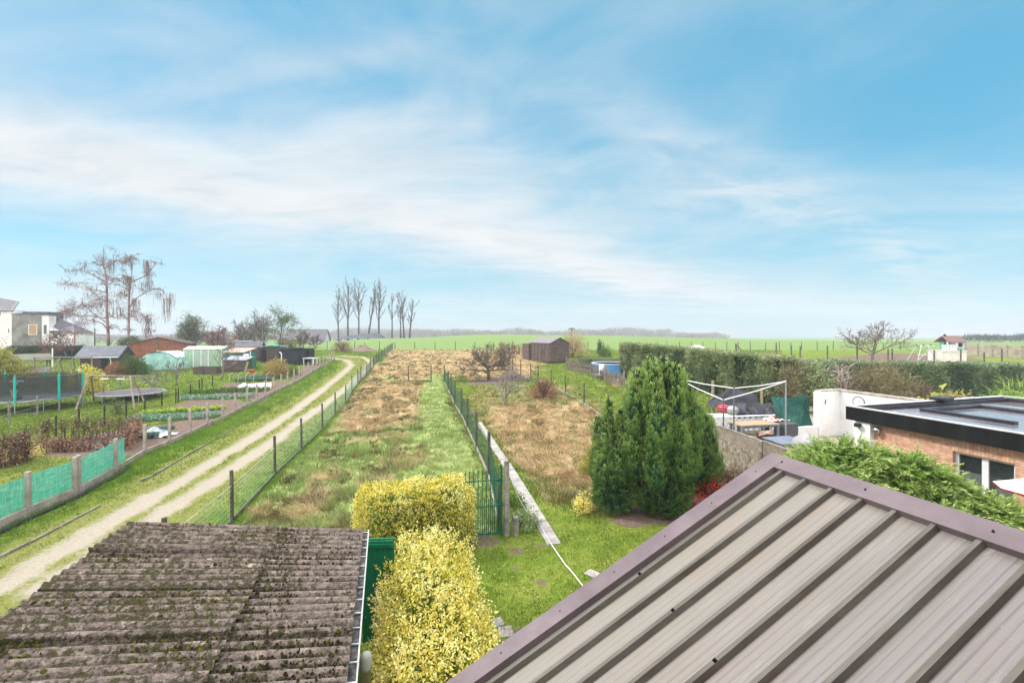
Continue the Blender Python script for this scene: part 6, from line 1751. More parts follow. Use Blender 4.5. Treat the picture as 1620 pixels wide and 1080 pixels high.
# --- beech hedge with brown leaves (thin, see-through)
L_BEECH = leafmat('beech_leaf', [(.08, .045, .03), (.20, .10, .06), (.36, .19, .11), (.46, .30, .20)], .25)
def hedge_run(label, pts, H, W, n, seed, lm=L_BEECH, leaf=.085, name='beech_hedge', stemsn=40, vlo=0., vhi=1., cat='hedge', gap=.45, twig=None, twl=.35):
    """thin bare hedge following ground points"""
    rng = np.random.default_rng(seed)
    g = [Vector(G(a, b)) for a, b in pts]; o0 = g[0]
    t = thing(name, label, cat, tuple(o0), 0)
    segs = [(g[i + 1] - g[i]).length for i in range(len(g) - 1)]; tot = sum(segs)
    def along(s):
        for i, l in enumerate(segs):
            if s <= l or i == len(segs) - 1: return g[i].lerp(g[i + 1], min(1, s / l))
            s -= l
    P = []; mb = MB()
    for k in range(n):
        s = rng.random() * tot
        if vnoise(np.array([s]), np.array([seed * 3.]), 1.6, seed)[0] < gap * rng.random() * 1.6: continue
        b = along(s); b = Vector((b.x, b.y, h1(b.x, b.y))) - o0
        P.append((b.x + rng.normal(0, W * .35), b.y + rng.normal(0, W * .35), b.z + rng.random() * H * rng.uniform(.85, 1.05)))
    P = np.array(P)
    for k in range(stemsn):
        s = rng.random() * tot; b = along(s); b = Vector((b.x, b.y, h1(b.x, b.y))) - o0
        q = [b]
        for j in range(3): q.append(q[-1] + Vector((rng.normal(0, .07), rng.normal(0, .05), H * rng.uniform(.27, .38))))
        mb.tube(q, [.022, .018, .013, .006], 4)
        for j in range(4):
            a0 = q[1].lerp(q[3], rng.random()); mb.tube([a0, a0 + Vector((rng.normal(0, .2), rng.normal(0, .15), rng.uniform(.05, twl)))], [.011, .005], 3)
    mb.build('stems', twig or M_TWIG, t)
    m = len(P) * 5
    PP = np.repeat(P, 5, axis=0) + rng.normal(0, .07, (m, 3))
    leaves('foliage', rng, PP, rng.normal(size=(m, 3)), leaf * rng.uniform(.6, 1.3, m), leaf * .7, vlo + (vhi - vlo) * rng.random(m), lm, t)
    return t
hedge_run('brown beech hedge, the dense short piece at the left edge', [(-40, 745), (20, 737), (45, 728)], 1.15, .45, 420, 71, stemsn=60, gap=.1)
hedge_run('low brown beech hedge, gappy middle run above the green screen', [(58, 716), (110, 714), (160, 712), (195, 708)], .50, .35, 420, 72, stemsn=40, gap=.3)
hedge_run('thin beech hedge with dry leaves behind the low brown one', [(60, 700), (110, 697), (160, 694), (215, 686)], 1.0, .3, 330, 73, stemsn=70, gap=.6)
hedge_run('orange brown beech piece at the right end of the dry hedges', [(196, 714), (206, 705), (218, 694)], 1.05, .35, 260, 74, stemsn=30, gap=.1, vlo=.4)
x, y, z = G(60, 722)
small_shrub('yellow_leaf_plant', 'little plant with yellow fallen looking leaves at the foot of the beech hedge', (x - .3, y - .1, z), .55, .35, 120, L_YEL, 75, .07, 4, .3, 1, cat='plant', stems=6)

# --- vegetables
rng = np.random.default_rng(99)
L_CAB = leafmat('cabbage_leaf', [(.06, .12, .09), (.14, .23, .19), (.25, .36, .32)], .2, .5)
L_LET = leafmat('lettuce_leaf', [(.18, .30, .03), (.38, .50, .06), (.58, .64, .16)], .4)
L_LEEK = leafmat('leek_leaf', [(.10, .20, .12), (.22, .36, .25), (.42, .54, .44)], .25)
def rosette(name, lm, n, r, h, lw, seed, spread=.8):
    rng = np.random.default_rng(seed)
    a = rng.random(n) * 6.283; e = rng.random(n)
    D = np.stack([np.cos(a) * (spread * (1 - e * .6)), np.sin(a) * (spread * (1 - e * .6)), .25 + e], 1)
    P = np.stack([np.cos(a) * .02, np.sin(a) * .02, np.full(n, .02)], 1)
    V, Fq, vv = leafquads(rng, P, D, np.where(e > .5, h, r) * rng.uniform(.8, 1.1, n), lw, rng.random(n), .6)
    me = npmesh(name, V, Fq, {'v': ('FLOAT', vv)}); me.materials.append(lm)
    return me
def bed_rows(name, label, cat, group, me, a, b, rows, across, n, jit=.05, sc=(.8, 1.2)):
    """plants in rows between ground points a..b, rows stepping by 'across'"""
    A = Vector(G(*a)); B = Vector(G(*b))
    for r in range(rows):
        for i in range(n):
            p = A.lerp(B, (i + .5) / n) + Vector((across[0] * r + rng.normal(0, jit), across[1] * r + rng.normal(0, jit), 0))
            o = bpy.data.objects.new(name, me); COL.objects.link(o)
            o.location = (p.x, p.y, h1(p.x, p.y)); o.rotation_euler = (0, 0, rng.random() * 6.28); s = rng.uniform(*sc); o.scale = (s, s, s * rng.uniform(.85, 1.15))
            tag(o, label, cat, group)
ml = rosette('lettuce', L_LET, 26, .30, .26, .17, 1)
bed_rows('lettuce_plant', 'yellow green lettuce in the row between the leeks and the dug soil', 'lettuce', 'yellow green lettuces in the vegetable plot', ml, (226, 656), (350, 648), 2, (.05, .45), 17)
mk = rosette('leek', L_LEEK, 16, .42, .36, .06, 2, .9)
bed_rows('leek_plant', 'blue green leek in the block in front of the lettuces', 'leek', 'leeks before the lettuces', mk, (200, 668), (334, 662), 3, (.05, .35), 22)
bed_rows('leek_plant', 'blue green leek in the farther row by the dug soil', 'leek', 'leeks beyond the dug soil', mk, (285, 633), (396, 629.5), 2, (.05, .4), 20)
mc = rosette('cabbage', L_CAB, 30, .36, .28, .24, 3, .9)
bed_rows('cabbage_plant', 'grey green cabbage near the fence end of the beech hedge', 'cabbage', 'loose cabbages at the near end of the plot', mc, (200, 700), (262, 682), 2, (.15, .55), 5, .15)
bed_rows('cabbage_plant', 'blue green cabbage in the block behind the white fleece', 'cabbage', 'block of cabbages behind the white fleece', mc, (372, 604), (430, 602), 4, (.05, .7), 9, .06)
ms = rosette('stalk', L_GREEN, 22, .28, .34, .05, 4, .7)
bed_rows('green_manure', 'tuft of bright green manure in the strip beyond the leeks', 'green manure', 'green strip beyond the leeks', ms, (290, 624), (416, 620), 3, (.05, .45), 26)
# white fleece with hoops
a = Vector(G(392, 616)); b = Vector(G(429, 613))
t = thing('fleece_cloche', 'white fleece sheet over a vegetable row, bunched at its left end', 'cloche', tuple(a), math.atan2(b.y - a.y, b.x - a.x))
L_ = (b - a).length; mb = MB(); vs = []; ns, nk = 16, 9; rg = random.Random(2)
for i in range(ns + 1):
    for j in range(nk):
        th = math.pi * j / (nk - 1); hh = .46 + rg.gauss(0, .02)
        vs.append((L_ * i / ns, .40 * math.cos(th) + rg.gauss(0, .015), hh * min(1, 1.25 * math.sin(th)) + .01))
mb.add(vs, [(i * nk + j, i * nk + j + 1, (i + 1) * nk + j + 1, (i + 1) * nk + j) for i in range(ns) for j in range(nk - 1)])
M_FLEECE = mat('fleece', [(.70, .70, .68), (.82, .82, .81)], 3, .8, .4, 12, fine=.04)
mb.build('sheet', M_FLEECE, t, smooth=True)
mb = MB(); rng2 = np.random.default_rng(6)
for i in range(7):
    p = rng2.normal(0, .14, 3); mb.lathe([(.05, -.12), (.2, -.05), (.22, .05), (.12, .15), (.02, .18)], 8, (-.42 + p[0], p[1], .16 + abs(p[2]) * .6))
mb.build('bunched_end', M_FLEECE, t)
for i, px in enumerate((362, 376, 388, 401, 421)):
    p = Vector(G(px, 607.5 - i * .3)); mb = MB()
    mb.tube([(0, 0, 0), (.03, 0, .55), (.10, 0, .85), (.24, 0, 1.02), (.36, 0, 1.0)], .022, 6)
    o = mb.build('hoop_pipe', M_WHITEW, loc=tuple(p), smooth=True)
    tag(o, ['white bent hoop pipe at the left end of the fleece row', 'second white bent pipe from the left behind the fleece', 'third white bent pipe from the left behind the fleece', 'fourth white bent pipe, above the middle of the fleece', 'rightmost white bent pipe, above the end of the fleece'][i], 'hoop', 'bent pipes behind the fleece')
# plastic sheet with old leaves near the fence
x, y, z = G(245, 690)
mb = MB(); vs = []; rg = random.Random(9)
for i in range(9):
    for j in range(6): vs.append((-.85 + 1.7 * i / 8 + rg.gauss(0, .03), -.45 + .9 * j / 5 + rg.gauss(0, .03), .04 + max(0, rg.gauss(.06, .06)) + .32 * math.exp(-((i - 3.5) ** 2) / 4 - ((j - 2.5) ** 2) / 3)))
mb.add(vs, [(i * 6 + j, (i + 1) * 6 + j, (i + 1) * 6 + j + 1, i * 6 + j + 1) for i in range(8) for j in range(5)])
o = mb.build('plastic_sheet', mat('grey_plastic_sheet', [(.20, .25, .27), (.40, .44, .46), (.62, .65, .67)], 1.8, .35), loc=(x, y, z))
tag(o, 'crumpled grey white plastic sheet lying among the near cabbages', 'plastic sheet')
# soil mound by the bend
x, y, z = at_d(574, 69)
mb = MB(); vs = [(0, 0, 1.0)]; rg = random.Random(4)
for k_, (r_, hh) in enumerate(((.5, .85), (1.1, .5), (1.7, .2), (2.2, 0))):
    for j in range(18): vs.append((r_ * math.cos(j * .349) * rg.uniform(.85, 1.15), r_ * math.sin(j * .349) * rg.uniform(.8, 1.1), hh * rg.uniform(.8, 1.15)))
fs = [(0, 1 + j, 1 + (j + 1) % 18) for j in range(18)] + [(1 + k_ * 18 + j, 1 + (k_ + 1) * 18 + j, 1 + (k_ + 1) * 18 + (j + 1) % 18, 1 + k_ * 18 + (j + 1) % 18) for k_ in range(3) for j in range(18)]
o = mb.add(vs, fs).build('soil_heap', mat('soil', [(.10, .065, .05), (.19, .135, .105), (.27, .20, .16)], 3, .95, .8, 8), loc=(x, y, z))
tag(o, 'heap of brown soil at the bend of the track', 'soil heap')
# ================================================================== RIGHT: TALL HEDGES
L_LEY = leafmat('leyland_spray', [(.05, .085, .038), (.11, .16, .06), (.185, .24, .09), (.27, .31, .14), (.40, .40, .22)], .15)
L_LEYB = leafmat('leyland_blue', [(.07, .105, .052), (.13, .185, .085), (.20, .26, .125), (.30, .35, .19)], .15)
M_DEADT = mat('dead_twig', [(.10, .065, .05), (.20, .145, .115), (.29, .23, .19)], 5, .95)
def tall_hedge(label, A, B, W, hA, hB, n, seed, lm, clump=.62, amp=.22, gaps=True, leaf=.17, bare=.0, topbrown=.0):
    """A, B: front foot line (world xy); the hedge stands behind it, W deep"""
    rng = np.random.default_rng(seed)
    A = Vector((*A, h1(*A))); B = Vector((*B, h1(*B)))
    d = (B - A); d.z = 0; L = d.length; dn = d / L; nr = Vector((dn.y, -dn.x, 0))
    if nr.dot(Vector((0, 0, 0)) - (A + B) / 2) < 0: nr = -nr
    t = thing('tall_hedge', label, 'hedge', tuple(A), 0)
    dnp, nnp = np.array(dn), np.array(nr)
    k = rng.random(n); top = k < .22; end = (k > .22) & (k < .26); fr = ~(top | end)
    s = rng.random(n) * L; h = hA + (hB - hA) * s / L
    zr = rng.random(n) ** .9
    dep = np.zeros(n); z = zr * h
    cl = fbm(s, z * .28, clump, 3, seed); cl2 = fbm(s, z, 1.6, 3, seed + 3)
    dep = -(cl - .5) * 2 * amp - (cl2 - .5) * .2 + rng.normal(0, .06, n)
    dep = dep + .45 * np.clip((bare - zr) / max(bare, .01), 0, 1)
    dep[top] = rng.random(top.sum()) * W; z[top] = h[top] + (cl[top] - .5) * .18 + rng.normal(0, .05, top.sum())
    dep[end] = rng.random(end.sum()) * W; s[end] = rng.normal(0, .08, end.sum())
    keep = np.ones(n, bool)
    if gaps:
        gp_ = fbm(s * 1.0, z * .12, .50, 2, seed + 8)
        keep &= ~(fr & (gp_ > .60) & (rng.random(n) < .9))
        keep &= ~(fr & (zr < bare * rng.uniform(.5, 1.1, n)) & (rng.random(n) < .85))
    P = dnp[None, :] * s[:, None] - nnp[None, :] * dep[:, None]; P[:, 2] = z + (B.z - A.z) * s / L
    P = P[keep]; frk = fr[keep]; tk = top[keep]; clk = cl[keep]; c2 = cl2[keep]; zrk = zr[keep]; n = len(P)
    D = unit(np.where(frk[:, None], nnp[None, :] * .7, 0) + np.array([0, 0, .55]) + rng.normal(0, .45, (n, 3)))
    per = 4
    PP = np.repeat(P, per, axis=0) + rng.normal(0, .06, (n * per, 3)); DD = np.repeat(D, per, axis=0) + rng.normal(0, .5, (n * per, 3))
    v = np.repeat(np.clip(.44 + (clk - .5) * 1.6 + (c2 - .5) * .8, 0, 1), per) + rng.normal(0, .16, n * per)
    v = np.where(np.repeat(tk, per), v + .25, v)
    m = n * per
    leaves('foliage', rng, PP, DD, leaf * rng.uniform(.7, 1.3, m), leaf * .5, v, lm, t)
    # brown dead twigs filling the inside
    mb = MB()
    for i in range(int(L * 16)):
        s0 = rng.random() * L; h0 = hA + (hB - hA) * s0 / L
        b = dn * s0 - nr * (.12 + rng.random() * .5); b.z = (B.z - A.z) * s0 / L
        z0 = rng.random() * h0 * .75
        q = b + Vector((0, 0, z0)); e = q + Vector((rng.normal(0, .25), rng.normal(0, .2), rng.uniform(.3, .9))) + nr * rng.uniform(-.1, .15)
        mb.tube([q, q.lerp(e, .5) + Vector((rng.normal(0, .05), 0, .05)), e], [.03, .022, .01], 3)
    for i in range(int(L * 1.6)):
        s0 = (i + rng.random()) / (L * 1.6) * L; b = dn * s0 - nr * .55; b.z = (B.z - A.z) * s0 / L
        mb.tube([b, b + Vector((0, 0, hA * .9))], [.07, .03], 5)
    mb.build('stems', M_DEADT, t)
    # solid leafy core
    n2 = int(L * 260); s0 = rng.random(n2) * L; h0 = hA + (hB - hA) * s0 / L
    zz = rng.random(n2) * h0 * .97
    Q = dnp[None, :] * s0[:, None] - nnp[None, :] * (rng.uniform(.40, max(.6, W - .15), n2))[:, None]; Q[:, 2] = zz + (B.z - A.z) * s0 / L
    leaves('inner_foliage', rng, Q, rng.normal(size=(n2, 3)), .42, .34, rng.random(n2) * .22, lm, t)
    return t
a = G(983, 597); b = (18.35, 29.3)
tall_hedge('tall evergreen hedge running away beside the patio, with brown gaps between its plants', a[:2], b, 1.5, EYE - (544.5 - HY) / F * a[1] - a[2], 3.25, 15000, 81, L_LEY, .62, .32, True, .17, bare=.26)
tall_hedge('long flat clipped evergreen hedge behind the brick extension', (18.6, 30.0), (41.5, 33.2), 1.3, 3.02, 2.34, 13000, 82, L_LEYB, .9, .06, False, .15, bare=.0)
# bushes in front of it
L_BROOM = leafmat('broom', [(.06, .045, .025), (.13, .10, .05), (.20, .16, .08), (.26, .24, .12)], .2)
c = at_d(1262, 27.2); small_shrub('conifer_bush', 'green conifer bush at the corner of the tall hedge', (c[0] + 1.1, c[1], 0), 1.15, 3.0, 900, L_LEY, 83, .15, 7, .2, 1, loose=.3, bare=.25, stems=14, sm_=M_DEADT)
c = at_d(1262, 27.6); small_shrub('broom_bush', 'brown green feathery bush hanging over the green tarpaulin', (c[0], c[1], 0), .9, 2.9, 600, L_BROOM, 84, .30, 6, .2, 1, wide=.12, loose=.5, up=.8, bare=.35, stems=14, sm_=M_DEADT)
rg = random.Random(12)
c = at_d(1335, 26.6); t = thing('dead_bush', 'bare pale stemmed bush with twisted branches behind the white wall', 'bush', (c[0], c[1], 0), 0)
mb = MB()
for i in range(15):
    p = Vector((rg.gauss(0, .25), rg.gauss(0, .15), 1.0)); d = Vector((rg.gauss(0, .35), rg.gauss(0, .2), 1)); q = [Vector((p.x * .5, p.y, 0)), p]
    for k_ in range(5):
        d = (d + Vector((rg.gauss(0, .3), rg.gauss(0, .2), .05))).normalized(); q.append(q[-1] + d * .42)
        if k_ > 1:
            for j in range(2): e = q[-1] + Vector((rg.gauss(0, .35), rg.gauss(0, .2), rg.uniform(0, .4))); mb.tube([q[-1], e], [.02, .007], 4)
    mb.tube(q, [.06, .05, .045, .04, .03, .022, .012], 6)
mb.build('stems', mat('pale_dead_wood', [(.24, .19, .155), (.36, .30, .25), (.46, .40, .34)], 5, .9), t)
c = at_d(1393, 26.0); small_shrub('broom_bush', 'large olive brown broom bush behind the white wall', (c[0], c[1], 0), 1.9, 2.85, 1100, L_BROOM, 85, .34, 7, .2, 1, wide=.10, loose=.6, up=.5, bare=.2, stems=30, sm_=M_DEADT)
c = at_d(1452, 25.2); small_shrub('twiggy_bush', 'reddish twiggy bush with a red berry cluster right of the broom bush', (c[0], c[1], 0), 1.0, 2.45, 160, L_RUST, 86, .07, 4, .2, .8, stems=70, shell=.2, sm_=M_TWIGR)
c = at_d(1510, 22.5); small_shrub('hydrangea_bush', 'yellow green and brown hydrangea behind the black edged flat roof', (c[0], c[1], 0), 1.75, 1.95, 800, leafmat('hydrangea', [(.22, .13, .07), (.34, .25, .09), (.42, .42, .08), (.50, .55, .14)], .3), 87, .16, 6, .1, 1, wide=.7)
c = at_d(1622, 22.0); small_shrub('palm_bush', 'bright green spiky palm at the right edge', (c[0] + .3, c[1], 0), 1.5, 2.35, 300, leafmat('palm_leaf', [(.10, .20, .02), (.22, .34, .05), (.36, .46, .12)], .35), 88, .6, 6, .3, 1, wide=.07, loose=.3, up=.6, shell=.6)
mb = MB(); p = at_d(1470, 27); q = at_d(1625, 24.5)
mb.tube([(p[0], p[1], 1.35), ((p[0] + q[0]) / 2, (p[1] + q[1]) / 2, 1.2), (q[0], q[1], 1.45)], .022, 5)
tag(mb.build('washing_line', M_WHITEW), 'slack pale line hanging in front of the clipped flat hedge', 'line')

# ================================================================== BRICK EXTENSION
def brick_mat(name, horiz=True):
    if name in MC: return MC[name]
    m = bpy.data.materials.new(name); MC[name] = m; m.use_nodes = True
    nt = m.node_tree; b = nt.nodes['Principled BSDF']; b.inputs['Roughness'].default_value = .9; b.inputs['Specular IOR Level'].default_value = .15
    tc = nn(nt, 'ShaderNodeTexCoord').outputs['Object']
    sp = nn(nt, 'ShaderNodeSeparateXYZ'); nt.links.new(tc, sp.inputs[0])
    cb = nn(nt, 'ShaderNodeCombineXYZ')
    u = mth(nt, 'ADD', sp.outputs[1], sp.outputs[0])
    if horiz: nt.links.new(u, cb.inputs[0]); nt.links.new(sp.outputs[2], cb.inputs[1])
    else: nt.links.new(sp.outputs[2], cb.inputs[0]); nt.links.new(u, cb.inputs[1])
    br = nn(nt, 'ShaderNodeTexBrick'); nt.links.new(cb.outputs[0], br.inputs['Vector'])
    br.offset = .5 if horiz else 0
    br.inputs['Scale'].default_value = 1; br.inputs['Brick Width'].default_value = .21 if horiz else .30; br.inputs['Row Height'].default_value = .062 if horiz else .068; br.inputs['Mortar Size'].default_value = .006; br.inputs['Mortar Smooth'].default_value = .2; br.inputs['Bias'].default_value = -.1
    br.inputs['Color1'].default_value = (.70, .40, .275, 1); br.inputs['Color2'].default_value = (.56, .285, .19, 1); br.inputs['Mortar'].default_value = (.36, .27, .22, 1)
    f = nz(nt, tc, 9, 5, .65); c = mixc(nt, 1.0, br.outputs['Color'], ramp(nt, f, [(.3, (.72, .72, .74)), (.7, (1.3, 1.28, 1.22))]), 'MULTIPLY')
    nt.links.new(c, b.inputs['Base Color'])
    bp = nn(nt, 'ShaderNodeBump'); bp.inputs['Strength'].default_value = .6; bp.inputs['Distance'].default_value = .008; bp.invert = True
    nt.links.new(br.outputs['Fac'], bp.inputs['Height']); nt.links.new(bp.outputs[0], b.inputs['Normal'])
    return m
BR = brick_mat('orange_brick'); BRV = brick_mat('soldier_brick', False)
BD = 12.6
bx, by = (1338 - CX) / F * BD, BD
t = thing('brick_extension', 'orange brick extension with a flat dark roof and deep black fascia', 'building', (bx, by, 0), ROT)
# local: x to the right (away from garden), y along plots; far corner at origin, building runs to -y
LEN, WID = 11.0, 7.0; zr = EYE - (642 - HY) / F * BD; fb = EYE - (662.5 - HY) / F * BD
ov = .22                      # fascia overhang in front of the brick
def wy(px):                  # local y on the wall plane for a photo column
    a = (px - CX) / F; vx, vy = math.cos(ROT), math.sin(ROT)
    # point = origin + ov*V + y*U
    ox, oy = bx + ov * vx, by + ov * vy
    return (a * oy - ox) / (UX - a * UY)
w0, w1 = wy(1606), wy(1507)
zt = 2.27; zs_ = 1.0
mb = MB()
def bw(y0, y1, z0, z1, x1=.55): mb.b0(ov, ov + x1, y0, y1, z0, z1)
bw(w1, -.22, 0, fb - .01); bw(-LEN, w0, 0, fb - .01); bw(w0, w1, 0, zs_)
mb.b0(ov + .55, WID, -LEN, -.22, 0, fb - .01)
mb.build('wall', BR, t)
MB().b0(ov - .003, ov + .5, w0, w1, zt + .002, zt + .27).b0(ov, ov + .5, w0, w1, zt + .272, fb - .01).build('lintel', BRV, t)
fr = MB()
xf0, xf1 = ov + .10, ov + .17; cw = .065
ym = (w0 + w1) / 2
for (a, b_) in ((w0, w0 + cw), (w1 - cw, w1), (ym - cw * .9, ym + cw * .9)): fr.b0(xf0, xf1, a, b_, zs_, zt)
for (za, zb_) in ((zs_, zs_ + cw), (zt - cw, zt)):
    fr.b0(xf0, xf1, w0 + cw, ym - cw * .9, za, zb_); fr.b0(xf0, xf1, ym + cw * .9, w1 - cw, za, zb_)
wn = fr.build('window', M_PVC, t, bevel=.006)
def pane_mat():
    m = bpy.data.materials.new('window_pane'); m.use_nodes = True
    b = m.node_tree.nodes['Principled BSDF']; b.inputs['Base Color'].default_value = (.05, .06, .06, 1); b.inputs['Roughness'].default_value = .03; b.inputs['Specular IOR Level'].default_value = .8
    nt = m.node_tree; tr = nn(nt, 'ShaderNodeBsdfTransparent'); tr.inputs[0].default_value = (.85, .9, .9, 1); mx = nn(nt, 'ShaderNodeMixShader'); mx.inputs[0].default_value = .80
    nt.links.new(b.outputs[0], mx.inputs[1]); nt.links.new(tr.outputs[0], mx.inputs[2]); nt.links.new(mx.outputs[0], nt.nodes['Material Output'].inputs[0])
    return m
PM = pane_mat()
for (a, b_) in ((w0 + cw, ym - cw * .9), (ym + cw * .9, w1 - cw)): MB().b0(xf0 + .03, xf0 + .04, a, b_, zs_ + cw, zt - cw).build('pane', PM, wn)
MB().b0(xf1 + .05, xf1 + .07, w0, w1, zs_, zs_ + .80).build('curtain', mat('beige_curtain', [(.40, .37, .31), (.58, .54, .46)], 3, .9, stretch=(1, 6, .3)), wn)
MB().b0(xf1 + .30, xf1 + .32, w0, w1, zs_, zt).build('dark_room', mat('room_dark', [(.24, .25, .255), (.40, .41, .41)], 2, .9), wn)
MB().b0(ov - .05, xf0 - .002, w0 - .04, w1 + .04, zs_ - .06, zs_ - .003).build('sill', mat('blue_stone', [(.14, .15, .16), (.22, .23, .24)], 4, .6), wn)
# fascia
MB().b0(0, .03, -LEN, .0, fb, zr).b0(.03, WID, -.03, .0, fb, zr).b0(.03, ov + .02, -LEN, -.03, fb, fb + .02).build('fascia', M_BLACK, t)
def wet_mat():
    m = bpy.data.materials.new('wet_roofing'); m.use_nodes = True
    nt = m.node_tree; b = nt.nodes['Principled BSDF']; tc = nn(nt, 'ShaderNodeTexCoord').outputs['Object']
    f = nz(nt, vmap(nt, tc, scale=(1, .45, 1)), .9, 4, .6, .5)
    nt.links.new(ramp(nt, f, [(.35, (.12, .11, .12)), (.6, (.26, .245, .26))]), b.inputs['Base Color'])
    nt.links.new(ramp(nt, f, [(.40, (.03,) * 3), (.62, (.30,) * 3)]), b.inputs['Roughness']); b.inputs['Specular IOR Level'].default_value = .6
    return m
MB().b0(.25, WID - .25, -LEN, -.25, zr - .20, zr - .14).build('roof', wet_mat(), t)
M_COP = mat('coping', [(.42, .40, .41), (.56, .54, .55), (.66, .64, .65)], 3, .3, fine=.08, spec=.5)
MB().b0(-.015, .12, -LEN, .015, zr + .002, zr + .025).b0(.12, WID, -.12, .015, zr + .002, zr + .025).b0(WID - .12, WID, -LEN, -.12, zr + .002, zr + .025).build('coping', M_COP, t)
MB().b0(.12, .25, -LEN, -.12, zr - .2, zr - .03).b0(.25, WID - .25, -.25, -.12, zr - .2, zr - .03).b0(WID - .25, WID - .12, -LEN, -.12, zr - .2, zr - .03).build('upstand', mat('black_roofing', [(.016, .016, .02), (.04, .038, .045)], 3, .35), t)
MB().b0(2.0, 4.6, -.8, -.62, zr - .14, zr - .06).b0(4.3, 4.6, -LEN, -.8, zr - .14, zr - .06).b0(2.0, 2.15, -2.6, -.8, zr - .14, zr - .06).build('roof_kerb', mat('black_roofing', []), t)
MB().b0(3.55, 4.0, -.35, .05, zr + .03, zr + .13).build('roof_outlet', mat('black_roofing', []), t, bevel=.02)
# white corner board with floodlights, and the bulkhead lamp
MB().b0(.05, ov - .002, -.62, -.23, .6, fb - .01).build('corner_board', M_WHITE, t)
cbx = MB()
for (y_, z_) in ((-.35, fb - .10), (-.50, fb - .52)):
    MB().box((-.03, y_, z_), (.15, .13, .10), .3).build('floodlight', M_PLASTIC, t, bevel=.01)
la = MB(); la.lathe([(.001, -.10), (.07, -.08), (.10, -.02), (.10, .03), (.06, .08), (.001, .09)], 16)
lo_ = la.build('wall_lamp', mat('chrome', [(.45, .43, .42), (.6, .58, .57)], 3, .15, metal=.9), t, loc=(ov - .10, wy(1391), EYE - (683 - HY) / F * 11.7), smooth=True)
MB().bar((0, 0, -.0), (.11, 0, 0), .06).build('lamp_bracket', M_PLASTIC, lo_)

# white rendered wall, L-shaped
wx, wyy = (1296 - CX) / F * 21.2, 21.2
t = thing('white_wall', 'white rendered garden wall with a rounded corner and weathered coping', 'wall', (wx, wyy, 0), ROT)
hw = EYE - (619 - HY) / F * 21.2
pf = [(0, 0), (0, hw - .13)] + [(.13 - .13 * math.cos(a), hw - .13 + .13 * math.sin(a)) for a in np.linspace(.2, 1.57, 6)] + [(1.35, hw), (1.35, 0)]
MB().prism(list(reversed(pf)), 'y', 0, .3).build('pier', M_WHITE, t)
MB().b0(1.352, 1.62, -7.6, .298, 0, hw - .02).build('wall_panel', M_WHITE, t)
MB().b0(.16, 1.66, -.03, .33, hw + .002, hw + .05).b0(1.30, 1.66, -7.6, -.03, hw - .018, hw + .04).build('coping', mat('stained_coping', [(.22, .18, .14), (.36, .31, .26), (.46, .42, .37)], 3, .9), t)
MB().bar((.36, -.02, hw - .62), (.40, -.02, hw - .42), .035, .02).build('hook', M_PLASTIC, t)
# clock on it
cp = P3(1354, 640, 20.4)
t = thing('wall_clock', 'round white wall clock with a thin dark rim, half hidden behind the roof', 'clock', (wx + math.cos(ROT) * 1.345 - UX * .9, wyy + math.sin(ROT) * 1.345 - UY * .9, hw - .44), ROT - math.pi / 2)
def disc(name, r, y0, y1, m, par, n=28, inner=0):
    mb = MB(); vs = []
    for y_ in (y0, y1):
        for j in range(n): vs.append((r * math.cos(6.2832 * j / n), y_, r * math.sin(6.2832 * j / n)))
    fs = [tuple(range(n)), tuple(reversed(range(n, 2 * n)))] + [((j + 1) % n, j, n + j, n + (j + 1) % n) for j in range(n)]
    return mb.add(vs, fs).build(name, m, par)
disc('face', .25, -.03, -.001, M_PVC, t)
mb = MB(); mb.tube([(.26 * math.cos(a), -.03, .26 * math.sin(a)) for a in np.linspace(0, 6.2832, 33)], .018, 6, cap=False); mb.build('rim', M_PLASTIC, t)
mb = MB()
for i in range(12): a = i * math.pi / 6; mb.bar((.17 * math.cos(a), -.034, .17 * math.sin(a)), (.22 * math.cos(a), -.034, .22 * math.sin(a)), .018, .004, up=(0, 1, 0))
mb.build('hour_marks', M_PLASTIC, t)
mb = MB(); mb.bar((0, -.038, 0), (.06, -.038, .12), .016, .004, up=(0, 1, 0)).bar((0, -.043, 0), (-.15, -.043, .10), .012, .004, up=(0, 1, 0)); mb.build('hands', M_PLASTIC, t)
# low white wall and tarpaulin left of it
MB_ = MB().b0(-1.5, -.01, .05, .25, 0, .52)
o = MB_.build('low_wall', M_WHITE, loc=(wx, wyy, 0), rz=ROT); tag(o, 'low white wall under the green tarpaulin', 'wall')
mb = MB(); vs = []; rg = random.Random(3); ni, nj = 13, 9
for i in range(ni):
    for j in range(nj):
        u, v = i / (ni - 1), j / (nj - 1)
        top = 1.95 - .12 * math.sin(u * 3.1); bot = .06 + .1 * u
        vs.append((-2.05 + 2.22 * u + .04 * v, .62 + .25 * v - .22 * (1 - v) + rg.gauss(0, .015) + .07 * math.sin(5 * u + 7 * v), bot + (top - bot) * v + rg.gauss(0, .02)))
mb.add(vs, [(i * nj + j, (i + 1) * nj + j, (i + 1) * nj + j + 1, i * nj + j + 1) for i in range(ni - 1) for j in range(nj - 1)])
o = mb.build('tarpaulin', mat('green_tarp', [(.007, .055, .042), (.012, .085, .066), (.028, .13, .10)], 1.6, .45, .5, 5), loc=(wx, wyy, 0), rz=ROT)
s_ = o.modifiers.new('thickness', 'SOLIDIFY'); s_.thickness = .006
tag(o, 'sagging dark green tarpaulin stretched beside the white wall', 'tarpaulin')

